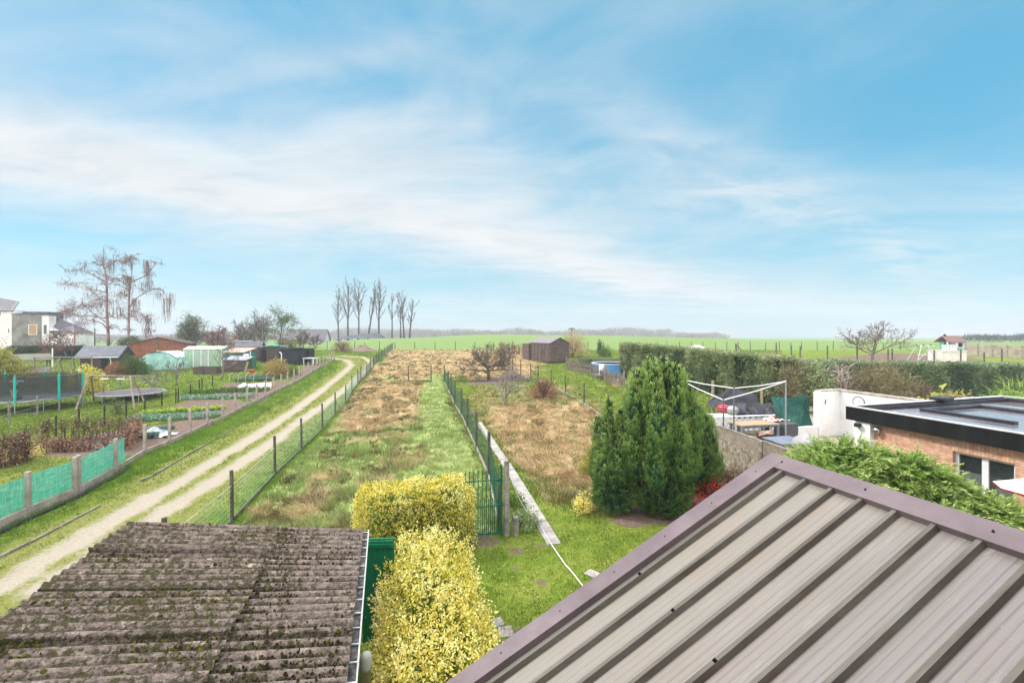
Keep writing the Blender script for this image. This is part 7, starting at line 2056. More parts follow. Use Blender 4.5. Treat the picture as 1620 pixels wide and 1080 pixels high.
# ================================================================== PATIO
M_BLUEG = mat('blue_grey_paint', [(.13, .16, .20), (.19, .22, .27)], 3, .6)
tx, ty = 11.62, 20.95
t = thing('patio_table', 'garden table with a brown top and blue grey legs inside the panel wall', 'table', (tx, ty, 0), R(11))
MB().b0(-1.03, 1.03, -.47, .47, .70, .75).build('tabletop', mat('table_brown', [(.34, .24, .145), (.42, .31, .20)], 1.4, .6, fine=.06), t, bevel=.01)
MB().b0(-.97, .97, -.42, -.39, .60, .698).b0(-.97, .97, .39, .42, .60, .698).build('apron', M_BLUEG, t)
for x_ in (-.95, .95):
    for y_ in (-.40, .40): MB().b0(x_ - .06, x_ + .06, y_ - .06, y_ + .06, 0, .698).build('leg', M_BLUEG, t, bevel=.008)
# bench / dark slatted thing under and behind it
t = thing('slatted_bench', 'dark slatted bench behind the brown topped table', 'bench', (tx + .5, ty + .95, 0), R(9))
for i in range(4): MB().b0(-.75, .75, -.25 + i * .13, -.15 + i * .13, .42, .45).build('slat', M_WOODDK, t)
for x_ in (-.68, .68): MB().b0(x_ - .03, x_ + .03, -.22, .27, 0, .419).build('leg', M_WOODDK, t)
# white lattice block wall
pa = P3(1128.5, 659, 22.2); pb = P3(1227.5, 656, 22.7)
t = thing('lattice_wall', 'white pierced block screen wall behind the table', 'screen wall', (pa.x, pa.y, 0), math.atan2(pb.y - pa.y, pb.x - pa.x))
LL = math.hypot(pb.x - pa.x, pb.y - pa.y); n = 11; cw_ = LL / n
mb = MB()
for r_ in range(2):
    for i in range(n):
        x0 = i * cw_; z0 = .06 + r_ * .33
        mb.bar((x0 + .02, 0, z0 + .02), (x0 + cw_ - .02, 0, z0 + .31), .055, .07, up=(0, 1, 0)); mb.bar((x0 + .02, .002, z0 + .31), (x0 + cw_ - .02, .002, z0 + .02), .055, .066, up=(0, 1, 0))
for i in range(n + 1): mb.b0(i * cw_ - .022, i * cw_ + .022, -.05, .05, 0, .74)
mb.build('blocks', M_WHITE, t)
MB().b0(-.05, LL + .05, -.07, .07, .742, .80).b0(-.05, LL + .05, -.06, .06, 0, .055).build('coping', M_WHITE, t)
MB_ = MB().b0(-.10, .95, -.25, .25, 0, .74); MB_.b0(-.13, .98, -.28, .28, .742, .80)
o = MB_.build('white_chest', M_PVC, loc=(pa.x + .05, pa.y + .55, 0), rz=.05, bevel=.02); tag(o, 'white plastic chest behind the left end of the pierced wall', 'chest')
# barbecues
def kettle(label, px, d, m, sc):
    c = at_d(px, d); t = thing('kettle_barbecue', label, 'barbecue', (c[0], c[1], 0), .3)
    MB().lathe([(.02, .50), (.18, .54), (.27, .64), (.29, .72)], 20).build('bowl', m, t, smooth=True)
    MB().lathe([(.295, .725), (.28, .80), (.20, .90), (.06, .95), (.001, .955)], 20).build('lid', m, t, smooth=True)
    MB().tube([(-.06, 0, .95), (-.05, 0, 1.0), (.05, 0, 1.0), (.06, 0, .95)], .014, 6).build('handle', M_PLASTIC, t)
    for k_ in range(3):
        a = k_ * 2.09 + .4; MB().tube([(.18 * math.cos(a), .18 * math.sin(a), .56), (.30 * math.cos(a), .30 * math.sin(a), 0)], .015, 6).build('leg', M_STEEL, t)
    t.scale = (sc, sc, sc)
kettle('red kettle barbecue behind the pierced white wall', 1144.5, 24.3, mat('red_enamel', [(.42, .035, .05), (.55, .06, .08)], 3, .25), 1.15)
kettle('pale grey kettle barbecue beside the red one', 1158.5, 24.0, mat('grey_enamel', [(.30, .29, .31), (.40, .39, .41)], 3, .3), 1.10)
# rattan chairs
M_RATT = mat('dark_rattan', [(.045, .045, .055), (.09, .09, .105), (.13, .13, .15)], 30, .6)
c_ = ['dark rattan armchair nearest the grey barbecue, its back to the wall', 'middle dark rattan armchair of the three by the hedge', 'right dark rattan armchair, next to the green tarpaulin']
for i, (px, d, rz_) in enumerate(((1184, 24.6, .5), (1205, 24.4, -.1), (1222, 24.9, .35))):
    c = at_d(px, d); t = thing('rattan_chair', c_[i], 'chair', (c[0], c[1], 0), rz_, 'dark rattan armchairs on the patio')
    MB().b0(-.30, .30, -.28, .28, .34, .42).build('seat', M_RATT, t, bevel=.02)
    mb = MB(); mb.slab([(-.32, .24, .40), (.32, .24, .40), (.34, .36, .98), (-.34, .36, .98)], .05); mb.build('backrest', M_RATT, t)
    for s in (-1, 1):
        mb = MB(); mb.slab([(s * .33, -.28, .02), (s * .33, .28, .02), (s * .35, .33, .80), (s * .35, -.28, .64)], .04 * s); mb.build('armrest', M_RATT, t)
    for x_ in (-.28, .28):
        for y_ in (-.25, .25): MB().b0(x_ - .02, x_ + .02, y_ - .02, y_ + .02, 0, .34).build('leg', M_RATT, t)
c = at_d(1173, 24.7); t = thing('grill_trolley', 'dark grill trolley with a grey square back plate between barbecue and chairs', 'trolley', (c[0], c[1], 0), .1)
MB().b0(-.22, .22, -.03, .0, .55, 1.02).build('back_plate', mat('grey_plate', [(.15, .155, .175), (.20, .205, .225)], 3, .5), t)
MB().b0(-.35, .35, -.35, -.035, .5, .56).build('shelf', M_PLASTIC, t)
for x_ in (-.3, .3): MB().b0(x_ - .02, x_ + .02, -.33, -.04, 0, .5).build('leg', M_PLASTIC, t)
# dark cover behind them
c = at_d(1153, 26.0); mb = MB(); vs = []; rg = random.Random(8)
for i in range(7):
    for j in range(5): vs.append((-1.5 + 3.0 * i / 6, .5 * (j / 4) + rg.gauss(0, .03), (.25 + 1.35 * math.sin(math.pi * (.15 + .6 * i / 6)) * (.35 + .65 * j / 4)) + rg.gauss(0, .04)))
mb.add(vs, [(i * 5 + j, (i + 1) * 5 + j, (i + 1) * 5 + j + 1, i * 5 + j + 1) for i in range(6) for j in range(4)])
o = mb.build('garden_cover', mat('charcoal_cover', [(.03, .03, .036), (.06, .06, .07)], 2, .6, .4, 6), loc=(c[0] + .4, c[1], 0)); s_ = o.modifiers.new('thickness', 'SOLIDIFY'); s_.thickness = .01
tag(o, 'charcoal cover draped against the foot of the tall hedge behind the barbecues', 'cover')
c = at_d(1110, 27.0); o = MB().tube([(0, 0, 0), (0, 0, 2.1)], [.09, .085], 10).build('wooden_post', mat('pale_post', [(.22, .17, .11), (.32, .26, .18)], 4, .9), loc=(c[0] + .7, c[1], 0)); tag(o, 'pale wooden post at the foot of the tall hedge, left of the barbecues', 'post')
c = at_d(1205, 26.4); o = MB().tube([(0, 0, 0), (0, 0, 1.7)], [.08, .075], 10).build('wooden_post', mat('pale_post', []), loc=(c[0], c[1], 0)); tag(o, 'pale wooden post behind the rattan chairs', 'post')
# crate with folded parasol cloth
c = at_d(1243, 21.0)
t = thing('storage_crate', 'dark slatted storage crate right of the brown table', 'crate', (c[0], c[1], 0), .2)
mb = MB(); mb.b0(-.36, .36, -.33, .33, 0, .70); mb.build('body', M_RATT, t)
mb = MB()
for i in range(5): mb.b0(-.375, .375, -.345, -.333, .03 + i * .135, .13 + i * .135)
mb.build('slats', M_RATT, t); MB().b0(-.39, .39, -.36, .36, .702, .74).build('lid', M_RATT, t)
mb = MB(); vs = []; rg = random.Random(6); ni, nj = 11, 7
for i in range(ni):
    for j in range(nj): u, v = i / (ni - 1) - .5, j / (nj - 1) - .5; vs.append((1.1 * u + rg.gauss(0, .02), .7 * v + rg.gauss(0, .02), .80 + .20 * max(0, 1 - 4.2 * (u * u + v * v)) + rg.gauss(0, .025)))
mb.add(vs, [(i * nj + j, (i + 1) * nj + j, (i + 1) * nj + j + 1, i * nj + j + 1) for i in range(ni - 1) for j in range(nj - 1)])
c = at_d(1226, 21.5)
o = mb.build('parasol_cloth', mat('red_white_cloth', [(.70, .66, .64), (.76, .72, .70), (.45, .12, .11), (.74, .70, .68)], 2.2, .8, .3, 8, fine=.04), loc=(c[0], c[1], 0), rz=.3); s_ = o.modifiers.new('thickness', 'SOLIDIFY'); s_.thickness = .012
tag(o, 'crumpled white and red parasol cloth on the end of the brown table', 'cloth')
# fire bowl with wood, stones
c = G(1205, 697); t = thing('fire_basket', 'rusty round fire basket filled with firewood in front of the table', 'fire basket', (c[0], c[1] - .3, 0), 0)
MB().lathe([(.18, .05), (.34, .2), (.40, .36), (.38, .36), (.32, .2), (.16, .07)], 18).build('bowl', mat('rust', [(.07, .03, .022), (.16, .07, .05)], 4, .9), t)
mb = MB(); rg = random.Random(5)
for i in range(12): a = rg.random() * 3.14; p = Vector((rg.gauss(0, .12), rg.gauss(0, .12), .36 + rg.random() * .12)); d = Vector((math.cos(a), math.sin(a), rg.gauss(0, .3))) * .2; mb.tube([p - d, p + d], .04, 6)
mb.build('firewood', mat('firewood', [(.30, .16, .10), (.44, .30, .22), (.52, .42, .34)], 5, .9), t)
rg = random.Random(15); vs0 = MB()
me_s = None
for i in range(26):
    c = G(rg.uniform(1218, 1270), rg.uniform(690, 704)); s = rg.uniform(.07, .16)
    if me_s is None:
        mb = MB(); mb.lathe([(.3, -.3), (.9, -.25), (1, .1), (.7, .45), (.05, .55)], 9); o = mb.build('garden_stone', mat('pale_stone', [(.34, .26, .21), (.48, .40, .34), (.56, .50, .45)], 3, .9, .3)); me_s = o.data
    else: o = bpy.data.objects.new('garden_stone', me_s); COL.objects.link(o)
    o.location = (c[0], c[1], s * .25); o.scale = (s * rg.uniform(.8, 1.4), s, s * .8); o.rotation_euler = (0, 0, rg.random() * 6)
    tag(o, 'pale rounded stone lying in the bed right of the table', 'stone', 'pale stones on the patio bed')
c = at_d(1243, 18.6); mb = MB(); mb.slab([(-.75, -.5, .50), (.75, -.5, .46), (.75, .5, .52), (-.75, .5, .56)], .04); mb.b0(-.7, .7, -.45, .45, 0, .44)
o = mb.build('covered_sandpit', mat('slate_blue_cover', [(.15, .17, .22), (.22, .24, .30)], 3, .5), loc=(c[0], c[1], 0), rz=ROT); tag(o, 'blue grey covered box beside the panel wall', 'box')
c = at_d(1277, 18.2); mb = MB(); mb.lathe([(.55, 0), (.6, .3), (.5, .62), (.25, .8), (.02, .85)], 14); o = mb.build('covered_pot', mat('pale_cover', [(.28, .27, .28), (.38, .36, .37)], 3, .6, .4, 6), loc=(c[0], c[1], 0), smooth=True); tag(o, 'pale plastic covered mound in front of the white wall', 'cover')
# clothes line frame
t = thing('clothes_line', 'clothes line frame of grey steel posts joined by white rails', 'clothes line', (P3(1243, 700, 20.1).x, 20.1, 0), 0)
o0 = Vector(t.location)
pc = P3(1243, 603, 20.1) - o0; pa_ = P3(1144.5, 632.5, 18.0) - o0; pb_ = P3(1161, 614, 19.6) - o0; pd = P3(1073, 599, 22.0) - o0
for p in (pa_, pb_, pc, pd): MB().tube([(p.x, p.y, 0), (p.x, p.y, p.z + .06)], .032, 10).build('post', M_STEEL if p is pc else mat('dark_steel', [(.09, .10, .115), (.15, .16, .18)], 4, .45), t)
for a_, b_ in ((pa_, pc), (pb_, pc), (pa_, pd), (pb_, pd)): MB().tube([a_, a_.lerp(b_, .5) - Vector((0, 0, .04)), b_], .021, 8).build('rail', M_PVC, t)

# concrete panel wall
fp = [(7.35, 18.6), (7.62, 16.35), (7.98, 13.95), (8.30, 12.0), (8.62, 10.0)]
t = thing('panel_wall', 'low concrete panel wall with pebbled lower slabs between the gardens', 'wall', (*fp[1], 0), 0)
o0 = Vector((*fp[1], 0))
M_TAN = mat('stained_concrete', [(.17, .135, .105), (.26, .215, .17), (.34, .29, .24)], 1.6, .9, .3, 30)
M_PEB = mat('pebbled_concrete', [(.10, .08, .058), (.22, .18, .135), (.30, .25, .19), (.46, .41, .34)], 9, .95, .9, 22, fine=.3)
for i, (a, b) in enumerate(zip(fp[:-1], fp[1:])):
    A = Vector((*a, 0)) - o0; B = Vector((*b, 0)) - o0; d = (B - A).normalized()
    for z0, z1, m in ((.02, .40, M_PEB), (.405, .79, M_PEB), (.795, 1.18, M_PEB), (1.185, 1.60, M_TAN)):
        MB().bar(A + d * .07 + Vector((0, 0, (z0 + z1) / 2)), B - d * .07 + Vector((0, 0, (z0 + z1) / 2)), .05, z1 - z0).build('slab', m, t, bevel=.006)
    MB().bar(A + d * .07 + Vector((0, 0, 1.625)), B - d * .07 + Vector((0, 0, 1.625)), .075, .045).build('coping', M_TAN, t, bevel=.01)
for a in fp: p = Vector((*a, 0)) - o0; MB().bar(p, p + Vector((0, 0, 1.63)), .14, .14, up=(UX, UY, 0)).build('post', M_CONCD, t, bevel=.012)

# ---------------------------------------------------------------- foreground cypress behind the ridge
L_CYP = leafmat('cypress_spray', [(.05, .10, .022), (.11, .20, .035), (.21, .33, .06), (.35, .46, .12), (.52, .58, .25)], .3, .55)
def cypress():
    rng = np.random.default_rng(91)
    t = thing('cypress_bush', 'bright green feathery cypress between the metal roof and brick wall', 'cypress', (7.2, 8.4, 0), 0)
    blobs = []
    # (px, py of top, depth, radius): mound tops along the row
    for px, py, d, r in ((1285, 722, 9.6, .42), (1308, 712, 9.5, .42), (1335, 704, 9.4, .46), (1365, 714, 9.2, .45), (1400, 732, 9.0, .42), (1432, 714, 8.9, .40), (1455, 722, 8.8, .40), (1480, 748, 8.6, .42), (1512, 768, 8.4, .38), (1545, 775, 8.3, .36), (1570, 786, 8.1, .30), (1330, 745, 8.8, .5), (1400, 765, 8.5, .5), (1470, 785, 8.2, .45), (1530, 802, 8.0, .36), (1298, 735, 9.1, .42)):
        py += 16 if px > 1390 else 4
        p = P3(px, py, d); blobs.append((Vector((p.x - 7.2, p.y - 8.4, p.z - r * .72)), r))
    P = []; D = []; Hu = []
    n = 300
    for (c, r) in blobs:
        d = unit(rng.normal(size=(n, 3))); d[:, 2] = np.abs(d[:, 2]) * .95 - .35; d = unit(d)
        k = r * (.6 + .45 * rng.random(n)) * (.8 + .5 * fbm(d[:, 0] * 2 + c.x * 3, d[:, 1] * 2 + d[:, 2] * 2, 1.8, 3, 5))
        P.append(np.array(c)[None, :] + d * k[:, None] * np.array([1.15, 1.15, .9])); D.append(d); Hu.append(k / r)
        nl = 150; a_ = rng.random(nl) * 6.283; zz_ = rng.random(nl) * max(.3, c.z - .3) + .1; rl = r * (.45 + .5 * rng.random(nl))
        dl = np.stack([np.cos(a_), np.sin(a_), np.full(nl, -.1)], 1)
        P.append(np.stack([c.x + np.cos(a_) * rl, c.y + np.sin(a_) * rl, zz_], 1)); D.append(dl); Hu.append(np.full(nl, .75))
    P = np.concatenate(P); D = np.concatenate(D); Hu = np.concatenate(Hu); n = len(P)
    # flat fan sprays: a drooping stem with side leaflets
    main = unit(D * np.array([1, 1, .35]) + np.array([-.35, -.25, .42]) + rng.normal(0, .3, (n, 3)))
    side = unit(np.cross(main, np.array([0, 0, 1]) + rng.normal(0, .25, (n, 3))))
    L = rng.uniform(.18, .42, n)
    PP = []; DD = []; VV = []; LL_ = []
    hue = np.clip(.25 + .45 * (Hu - .6) / .5 + rng.normal(0, .10, n), 0, 1)
    for f in np.linspace(.0, 1, 9):
        for s in (-1, 1):
            q = P + main * (L * f)[:, None] - np.array([0, 0, 1])[None, :] * (L * f * f * .25)[:, None]
            PP.append(q); DD.append(main * .75 + side * s * (.75 - .4 * f) + rng.normal(0, .10, (n, 3))); LL_.append(L * (.40 - .22 * f)); VV.append(hue + .42 * (f - .3) + rng.normal(0, .06, n))
    PP = np.concatenate(PP); DD = np.concatenate(DD); LL_ = np.concatenate(LL_); VV = np.concatenate(VV)
    leaves('foliage', rng, PP, DD, LL_, np.clip(LL_ * .26, .012, .030), VV, L_CYP, t, .45)
    k = 3500; b = rng.integers(0, len(blobs), k)
    Q = np.array([tuple(blobs[i][0]) for i in b]) + unit(rng.normal(size=(k, 3))) * (np.array([blobs[i][1] for i in b]) * rng.random(k) ** .5 * .75)[:, None]
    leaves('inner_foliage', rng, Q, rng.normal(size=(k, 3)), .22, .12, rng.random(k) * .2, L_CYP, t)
    mb = MB(); dk = mat('cypress_stem', [(.10, .06, .04), (.18, .11, .075)], 5, .9)
    for (c, r) in blobs:
        base = Vector((c.x * .9, c.y * .95, 0)); mb.tube([base, base.lerp(c, .6) + Vector((.05, 0, 0)), c + Vector((0, 0, r * .4))], [.06, .045, .015], 6)
        for j in range(7):
            e = c + Vector((rng.normal(0, .5), rng.normal(0, .5), rng.uniform(0, .6))) * r; mb.tube([base.lerp(c, .7), e], [.018, .006], 4)
    mb.build('trunk', dk, t)
cypress()
# parasol edge and white frame by the window
c = P3(1625, 772, 8.3)
t = thing('patio_parasol', 'pale pink parasol with a dark red hem cut by the right edge', 'parasol', (c.x + .25, c.y, 0), .2)
zt_ = c.z + .22; vs = [(0, 0, zt_)]; n = 8
for j in range(n): a = 6.2832 * j / n + .39; vs.append((.62 * math.cos(a), .62 * math.sin(a), zt_ - .26))
MB().add(vs, [(0, 1 + j, 1 + (j + 1) % n) for j in range(n)]).build('canopy', mat('pale_pink_cloth', [(.62, .52, .50), (.70, .61, .59)], 3, .8), t)
mb = MB(); vs = []
for j in range(n):
    a = 6.2832 * j / n + .39
    for z_ in (zt_ - .262, zt_ - .30): vs.append((.623 * math.cos(a), .623 * math.sin(a), z_))
mb.add(vs, [(2 * j, 2 * ((j + 1) % n), 2 * ((j + 1) % n) + 1, 2 * j + 1) for j in range(n)]); mb.build('hem', mat('dark_red_cloth', [(.22, .02, .03), (.30, .04, .05)], 3, .8), t)
MB().tube([(0, 0, 0), (0, 0, zt_)], .022, 8).build('pole', M_PVC, t)

# ================================================================== BEYOND THE LAWN STRIP
t_, = (thing('brown_shed', 'brown timber garden shed with a shingled gable roof beyond the mown strip', 'shed', at_d(869, 55.5), ROT + .25),)
W3, D3 = 2.9, 4.3; c = t_.location
gable(t_, W3, D3, 2.3, 2.95, M_BRNW, mat('shingle', [(.12, .11, .115), (.20, .185, .19), (.27, .25, .25)], 2.5, .9, .4, stretch=(1.5, 6, 1)), 'y', .15, .07)
mb = MB(); boards(mb, -W3 / 2 - .01, W3 / 2 + .01, -D3 / 2 - .002, .04, 2.28, .17, .025); mb.build('cladding', M_BRNW, t_)
for y_ in (-1.9, -1.1, -.3, .5, 1.3, 2.0): MB().b0(-W3 / 2 - .05, -W3 / 2 - .003, y_ - .05, y_ + .05, .03, 2.28).build('batten', M_BRNW, t_)
MB().b0(-W3 / 2 - .04, -W3 / 2 - .003, -.95, -.45, .9, 1.6).build('shutter', M_WOODDK, t_)
MB().b0(-W3 / 2 - .3, W3 / 2 + .3, D3 / 2 + .003, D3 / 2 + 1.5, 0, 2.15).build('side_lean_to', M_BRNW, t_)
L_REED = leafmat('reed', [(.26, .19, .08), (.44, .34, .17), (.56, .46, .28)], .3)
c = at_d(907, 60); small_shrub('reed_clump', 'tall straw yellow reeds behind the brown timber shed', (c[0], c[1], c[2]), 1.7, 3.0, 520, L_REED, 101, .8, 4, .1, 1, wide=.05, up=2.2, loose=.5, stems=20)
c = at_d(904, 61); mb = MB(); Hh = EYE - (520 - HY) / F * 61 - c[2]; mb.tube([(0, 0, 0), (.05, 0, Hh)], [.12, .05], 6)
for i in range(9): a = i * .7; mb.tube([(.05, 0, Hh - .1 * (i % 3)), (.05 + .3 * math.cos(a), .3 * math.sin(a), Hh + .1), (.05 + .55 * math.cos(a), .55 * math.sin(a), Hh - .15)], [.05, .04, .02], 4)
tag(mb.build('yucca_tree', mat('yucca', [(.13, .12, .06), (.20, .19, .10)], 4, .9), loc=c), 'thin tufted tree standing above the straw yellow reeds', 'tree')
# pool
c = at_d(966, 45.0)
t = thing('pool', 'above ground swimming pool with bright blue inside and a white rim', 'pool', c, .2)
mb = MB(); Rp = 1.9
mb.lathe([(Rp, 1.15), (Rp + .08, 1.15), (Rp + .08, 1.2), (Rp - .12, 1.2), (Rp - .12, 1.15)], 28); mb.build('rim', M_WHITE, t); MB().lathe([(Rp, 0), (Rp, 1.149)], 28).build('side_wall', mat('pool_side', [(.04, .24, .55), (.07, .34, .66)], 1, .4), t)
MB().lathe([(.001, 1.0), (Rp - .05, 1.0), (Rp - .05, .95)], 28).build('water', mat('pool_blue', [(.03, .22, .52), (.05, .32, .64)], 2, .1, spec=.5), t)
MB().lathe([(Rp - .115, 1.15), (Rp - .115, .9)], 28).build('liner', mat('liner_blue', [(.03, .20, .55), (.04, .26, .62)], 2, .4), t)
c = at_d(953, 42.5); t = thing('white_chair', 'white plastic chair standing before the blue pool', 'chair', (c[0], c[1], c[2] + .42), 2.6)
MB().b0(-.25, .25, -.25, .25, .40, .44).build('seat', M_PVC, t); MB().b0(-.25, .25, .22, .26, .44, 1.0).build('backrest', M_PVC, t)
for x_ in (-.22, .22):
    for y_ in (-.22, .22): MB().b0(x_ - .02, x_ + .02, y_ - .02, y_ + .02, 0, .40).build('leg', M_PVC, t)
t = thing('pool_deck', 'small grey wooden platform under the white chair', 'platform', c, .2); MB().b0(-.6, .6, -.6, .6, .36, .415).build('deck_boards', M_POSTG, t)
for x_ in (-.5, .5):
    for y_ in (-.5, .5): MB().b0(x_ - .04, x_ + .04, y_ - .04, y_ + .04, 0, .36).build('leg', M_POSTG, t)
c = at_d(932, 49); small_shrub('round_shrub', 'dark round clipped shrub left of the white chair', c, .6, 1.1, 260, L_DKG, 102, .1, 6, .1, .9)
c = at_d(924, 50); small_shrub('garden_bed', 'grey green low planting behind the brushwood fence', (c[0], c[1], c[2]), 2.2, .9, 400, L_OLIVE, 103, .12, 5, 0, .7, cat='plants')
c = at_d(957, 60); small_shrub('laurel_bush', 'green laurel bush with pale tips near the field fence', c, .9, 1.6, 300, L_GREEN, 104, .14, 6, .1, 1)
c = at_d(949, 64); small_shrub('thuja_bush', 'slim dark upright bush left of the laurel', c, .35, 2.1, 200, L_DKG, 105, .12, 6, .1, .8)
c = at_d(955, 52)
o = MB().b0(-3.2, 3.0, -.03, .03, 0, .75).build('green_net_fence', mat('grey_green_net', [(.09, .12, .10), (.15, .18, .16)], 5, .9), loc=c, rz=.1); tag(o, 'grey green netting fence behind the pool', 'fence')
c = at_d(825, 66); hedge_run('red twigged low hedge along the strip left of the brown shed', [(790, 557), (815, 562), (838, 566)], 1.5, .5, 120, 106, L_RUST, .12, 'twig_hedge', 90, 0, .8, twig=M_TWIGR, gap=.2, twl=.6)
c = at_d(806, 62); mb = MB(); mb.bar((0, 0, 1.2), (1.9, .2, 2.2), .16, .03); o = mb.build('plank', mat('pink_plank', [(.46, .30, .25), (.54, .38, .33)], 3, .8), loc=c); tag(o, 'pale pink plank leaning in the twigs left of the brown shed', 'plank')

# ---------------------------------------------------------------- right: play area
c = at_d(1498, 55)
M_CREAM = mat('cream_paint', [(.66, .58, .54), (.76, .69, .66)], 2, .6, fine=.06)
M_LILAC = mat('lilac_paint', [(.52, .46, .62), (.60, .55, .70)], 2, .6, fine=.06)
t = thing('playhouse', 'white raised playhouse with a brown roof and green window boxes', 'playhouse', c, .0)
MB().b0(-1.55, 1.55, -.9, .9, 0, 1.30).build('base_panel', M_CREAM, t)
MB().b0(-1.62, 1.62, -1.0, 1.0, 1.303, 1.38).build('deck', M_CREAM, t)
MB().b0(.45, 1.5, -.7, .7, 1.383, 2.50).build('wall', M_LILAC, t)
for i in range(9): MB().b0(-1.5 + i * .19, -1.40 + i * .19, -.93, -.88, 1.383, 2.05).build('baluster', M_PVC, t)
MB().b0(-1.55, .3, -.94, -.87, 2.053, 2.12).build('rail', M_PVC, t)
MB().b0(-.30, .44, .1, .6, 1.383, 2.45).build('back_panel', mat('play_green', [(.06, .26, .17), (.10, .34, .24)], 2, .6), t)
for x_ in (-.72, .38): MB().b0(x_ - .05, x_ + .05, -.85, -.75, 1.383, 2.5).build('post', M_PVC, t)
mb = MB()
for s in (-1, 1):
    q = [(-.80, s * .95, 2.46), (1.68, s * .95, 2.46), (1.55, 0, 3.22), (-.65, 0, 3.22)]
    if s > 0: q.reverse()
    mb.slab(q, .06)
mb.build('roof', mat('play_roof', [(.15, .085, .075), (.23, .14, .125)], 3, .8, stretch=(1, 5, 5)), t)
mb = MB(); mb.prism([(-.7, 2.503), (.7, 2.503), (0, 3.10)], 'x', 1.4, 1.5); mb.build('gable_panel', M_LILAC, t)
MB().b0(-.35, -.2, -.1, .1, 3.2, 3.42).build('chimney', M_DARKIN, t)
MB().b0(.75, 1.2, -.75, -.703, 1.85, 2.3).build('window', M_DARKIN, t); MB().b0(.5, 1.2, -.98, -.75, 1.55, 1.7).build('window_box', mat('lime_green', [(.10, .40, .05), (.16, .50, .08)], 2, .6), t)
MB().b0(-1.5, 1.5, -.93, -.903, .55, .60).build('trim', M_PVC, t)
c = at_d(1461, 55); t = thing('garden_swing', 'pale grey swing frame joined to the playhouse', 'swing', c, 0)
MB().tube([(-1.0, 0, 2.0), (1.3, 0, 1.95)], .05, 8).build('crossbar', M_PVC, t)
for a_, b_ in (((-.55, -.3, 2.05), (-1.6, -.9, 0)), ((-.55, .3, 2.05), (-1.3, .9, 0)), ((.1, -.3, 2.05), (.95, -.9, 0)), ((1.2, 0, 1.9), (.1, .8, .1))): MB().tube([a_, b_], .045, 8).build('leg', mat('pale_grey_pole', [(.40, .40, .45), (.50, .50, .55)], 2, .6), t)
MB().b0(-.6, .5, -.2, .2, .80, .86).build('seat', mat('pale_seat', [(.52, .52, .56), (.6, .6, .64)], 2, .6), t)
mb = MB()
for x_ in (-.55, .45): mb.tube([(x_, 0, .86), (x_, 0, 2.0)], .012, 4)
mb.build('rope', M_PLASTIC, t)
for i, x_ in enumerate((-.9, 0, .9)): MB().lathe([(.12, -.05), (.16, 0), (.12, .05)], 10, (x_, 0, 2.06)).build('pulley', M_PLASTIC, t)
c = at_d(1440, 55)
# concrete panel wall far right
ps = [(1526, 62.0), (1547, 61.0), (1570, 60.0), (1593, 59.0), (1617, 58.0), (1645, 57.0), (1680, 56.0)]
pp = [Vector(at_d(a, d)) for a, d in ps]
t = thing('far_panel_wall', 'pale brown concrete panel wall at the far right edge of the play lawn', 'wall', tuple(pp[0]), 0)
for i, (a, b) in enumerate(zip(pp[:-1], pp[1:])):
    A = a - pp[0]; B = b - pp[0]
    for j in range(4): MB().bar(A + Vector((0, 0, .2 + .4 * j)), B + Vector((0, 0, .2 + .4 * j)), .06, .39).build('slab', mat('tan_concrete', [(.24, .19, .14), (.33, .275, .22), (.40, .34, .28)], 1.5, .9), t)
for a in pp: p = a - pp[0]; MB().bar(p, p + Vector((0, 0, 1.7)), .16, .16).build('post', M_CONCD, t)
L_SILV = leafmat('far_leaf', [(.05, .07, .03), (.09, .11, .05)], .1)
# garden posts in front of the field
for i, (a, b, h) in enumerate(((1228, 553, 1.0), (1252, 556, .9), (1266, 557, .9), (1309, 560, 1.2), (1356, 561, 1.25), (1405, 562, 1.0), (1411.5, 563, 1.1), (1478, 567, 1.2), (1520, 564, 1.0), (1557, 567, .9), (1585, 566, 1.3))):
    d = 52.0 - (i > 6) * 3; c = at_d(a, d)
    hh = EYE - (b - h * 11 - HY) / F * d - c[2]
    o = MB().tube([(0, 0, -.05), (0, 0, max(.9, hh))], .075, 8).build('fence_post', M_POSTB, loc=c)
    tag(o, 'dark wooden post standing behind the tall hedges at the play area', 'post', 'dark posts round the play area')
c = at_d(1164.5, 70); mb = MB(); mb.tube([(0, 0, 0), (0, 0, 1.15)], .16, 8); mb.tube([(.1, 0, .9), (.9, 0, .1)], .06, 6); o = mb.build('corner_post', M_POSTB, loc=c); tag(o, 'thick braced corner post on the field edge above the tall hedge', 'post')
# white tent top + orange sheet + green net just behind tall hedge
c = at_d(1102, 46); zt2 = EYE - (546 - HY) / F * 46 - c[2]
t = thing('garden_tent', 'white tent top peeping over the tall hedge', 'tent', c, .1)
mb = MB(); mb.add([(-.85, -.6, zt2 - .28), (.75, -.6, zt2 - .28), (.75, .6, zt2 - .28), (-.85, .6, zt2 - .28), (-.25, 0, zt2), (.3, 0, zt2)], [(0, 1, 5, 4), (1, 2, 5), (2, 3, 4, 5), (3, 0, 4)]); mb.build('canopy', M_PVC, t)
for x_ in (-.8, .7):
    for y_ in (-.55, .55): MB().tube([(x_, y_, 0), (x_, y_, zt2 - .28)], .03, 6).build('leg', M_STEEL, t)
c = at_d(1117, 46); o = MB().b0(-.35, .35, -.3, .3, 0, EYE - (549.5 - HY) / F * 46 - c[2]).build('orange_box', mat('orange_board', [(.46, .18, .09), (.56, .26, .14)], 3, .7), loc=c); tag(o, 'orange box top peeping over the tall hedge beside the tent', 'box')
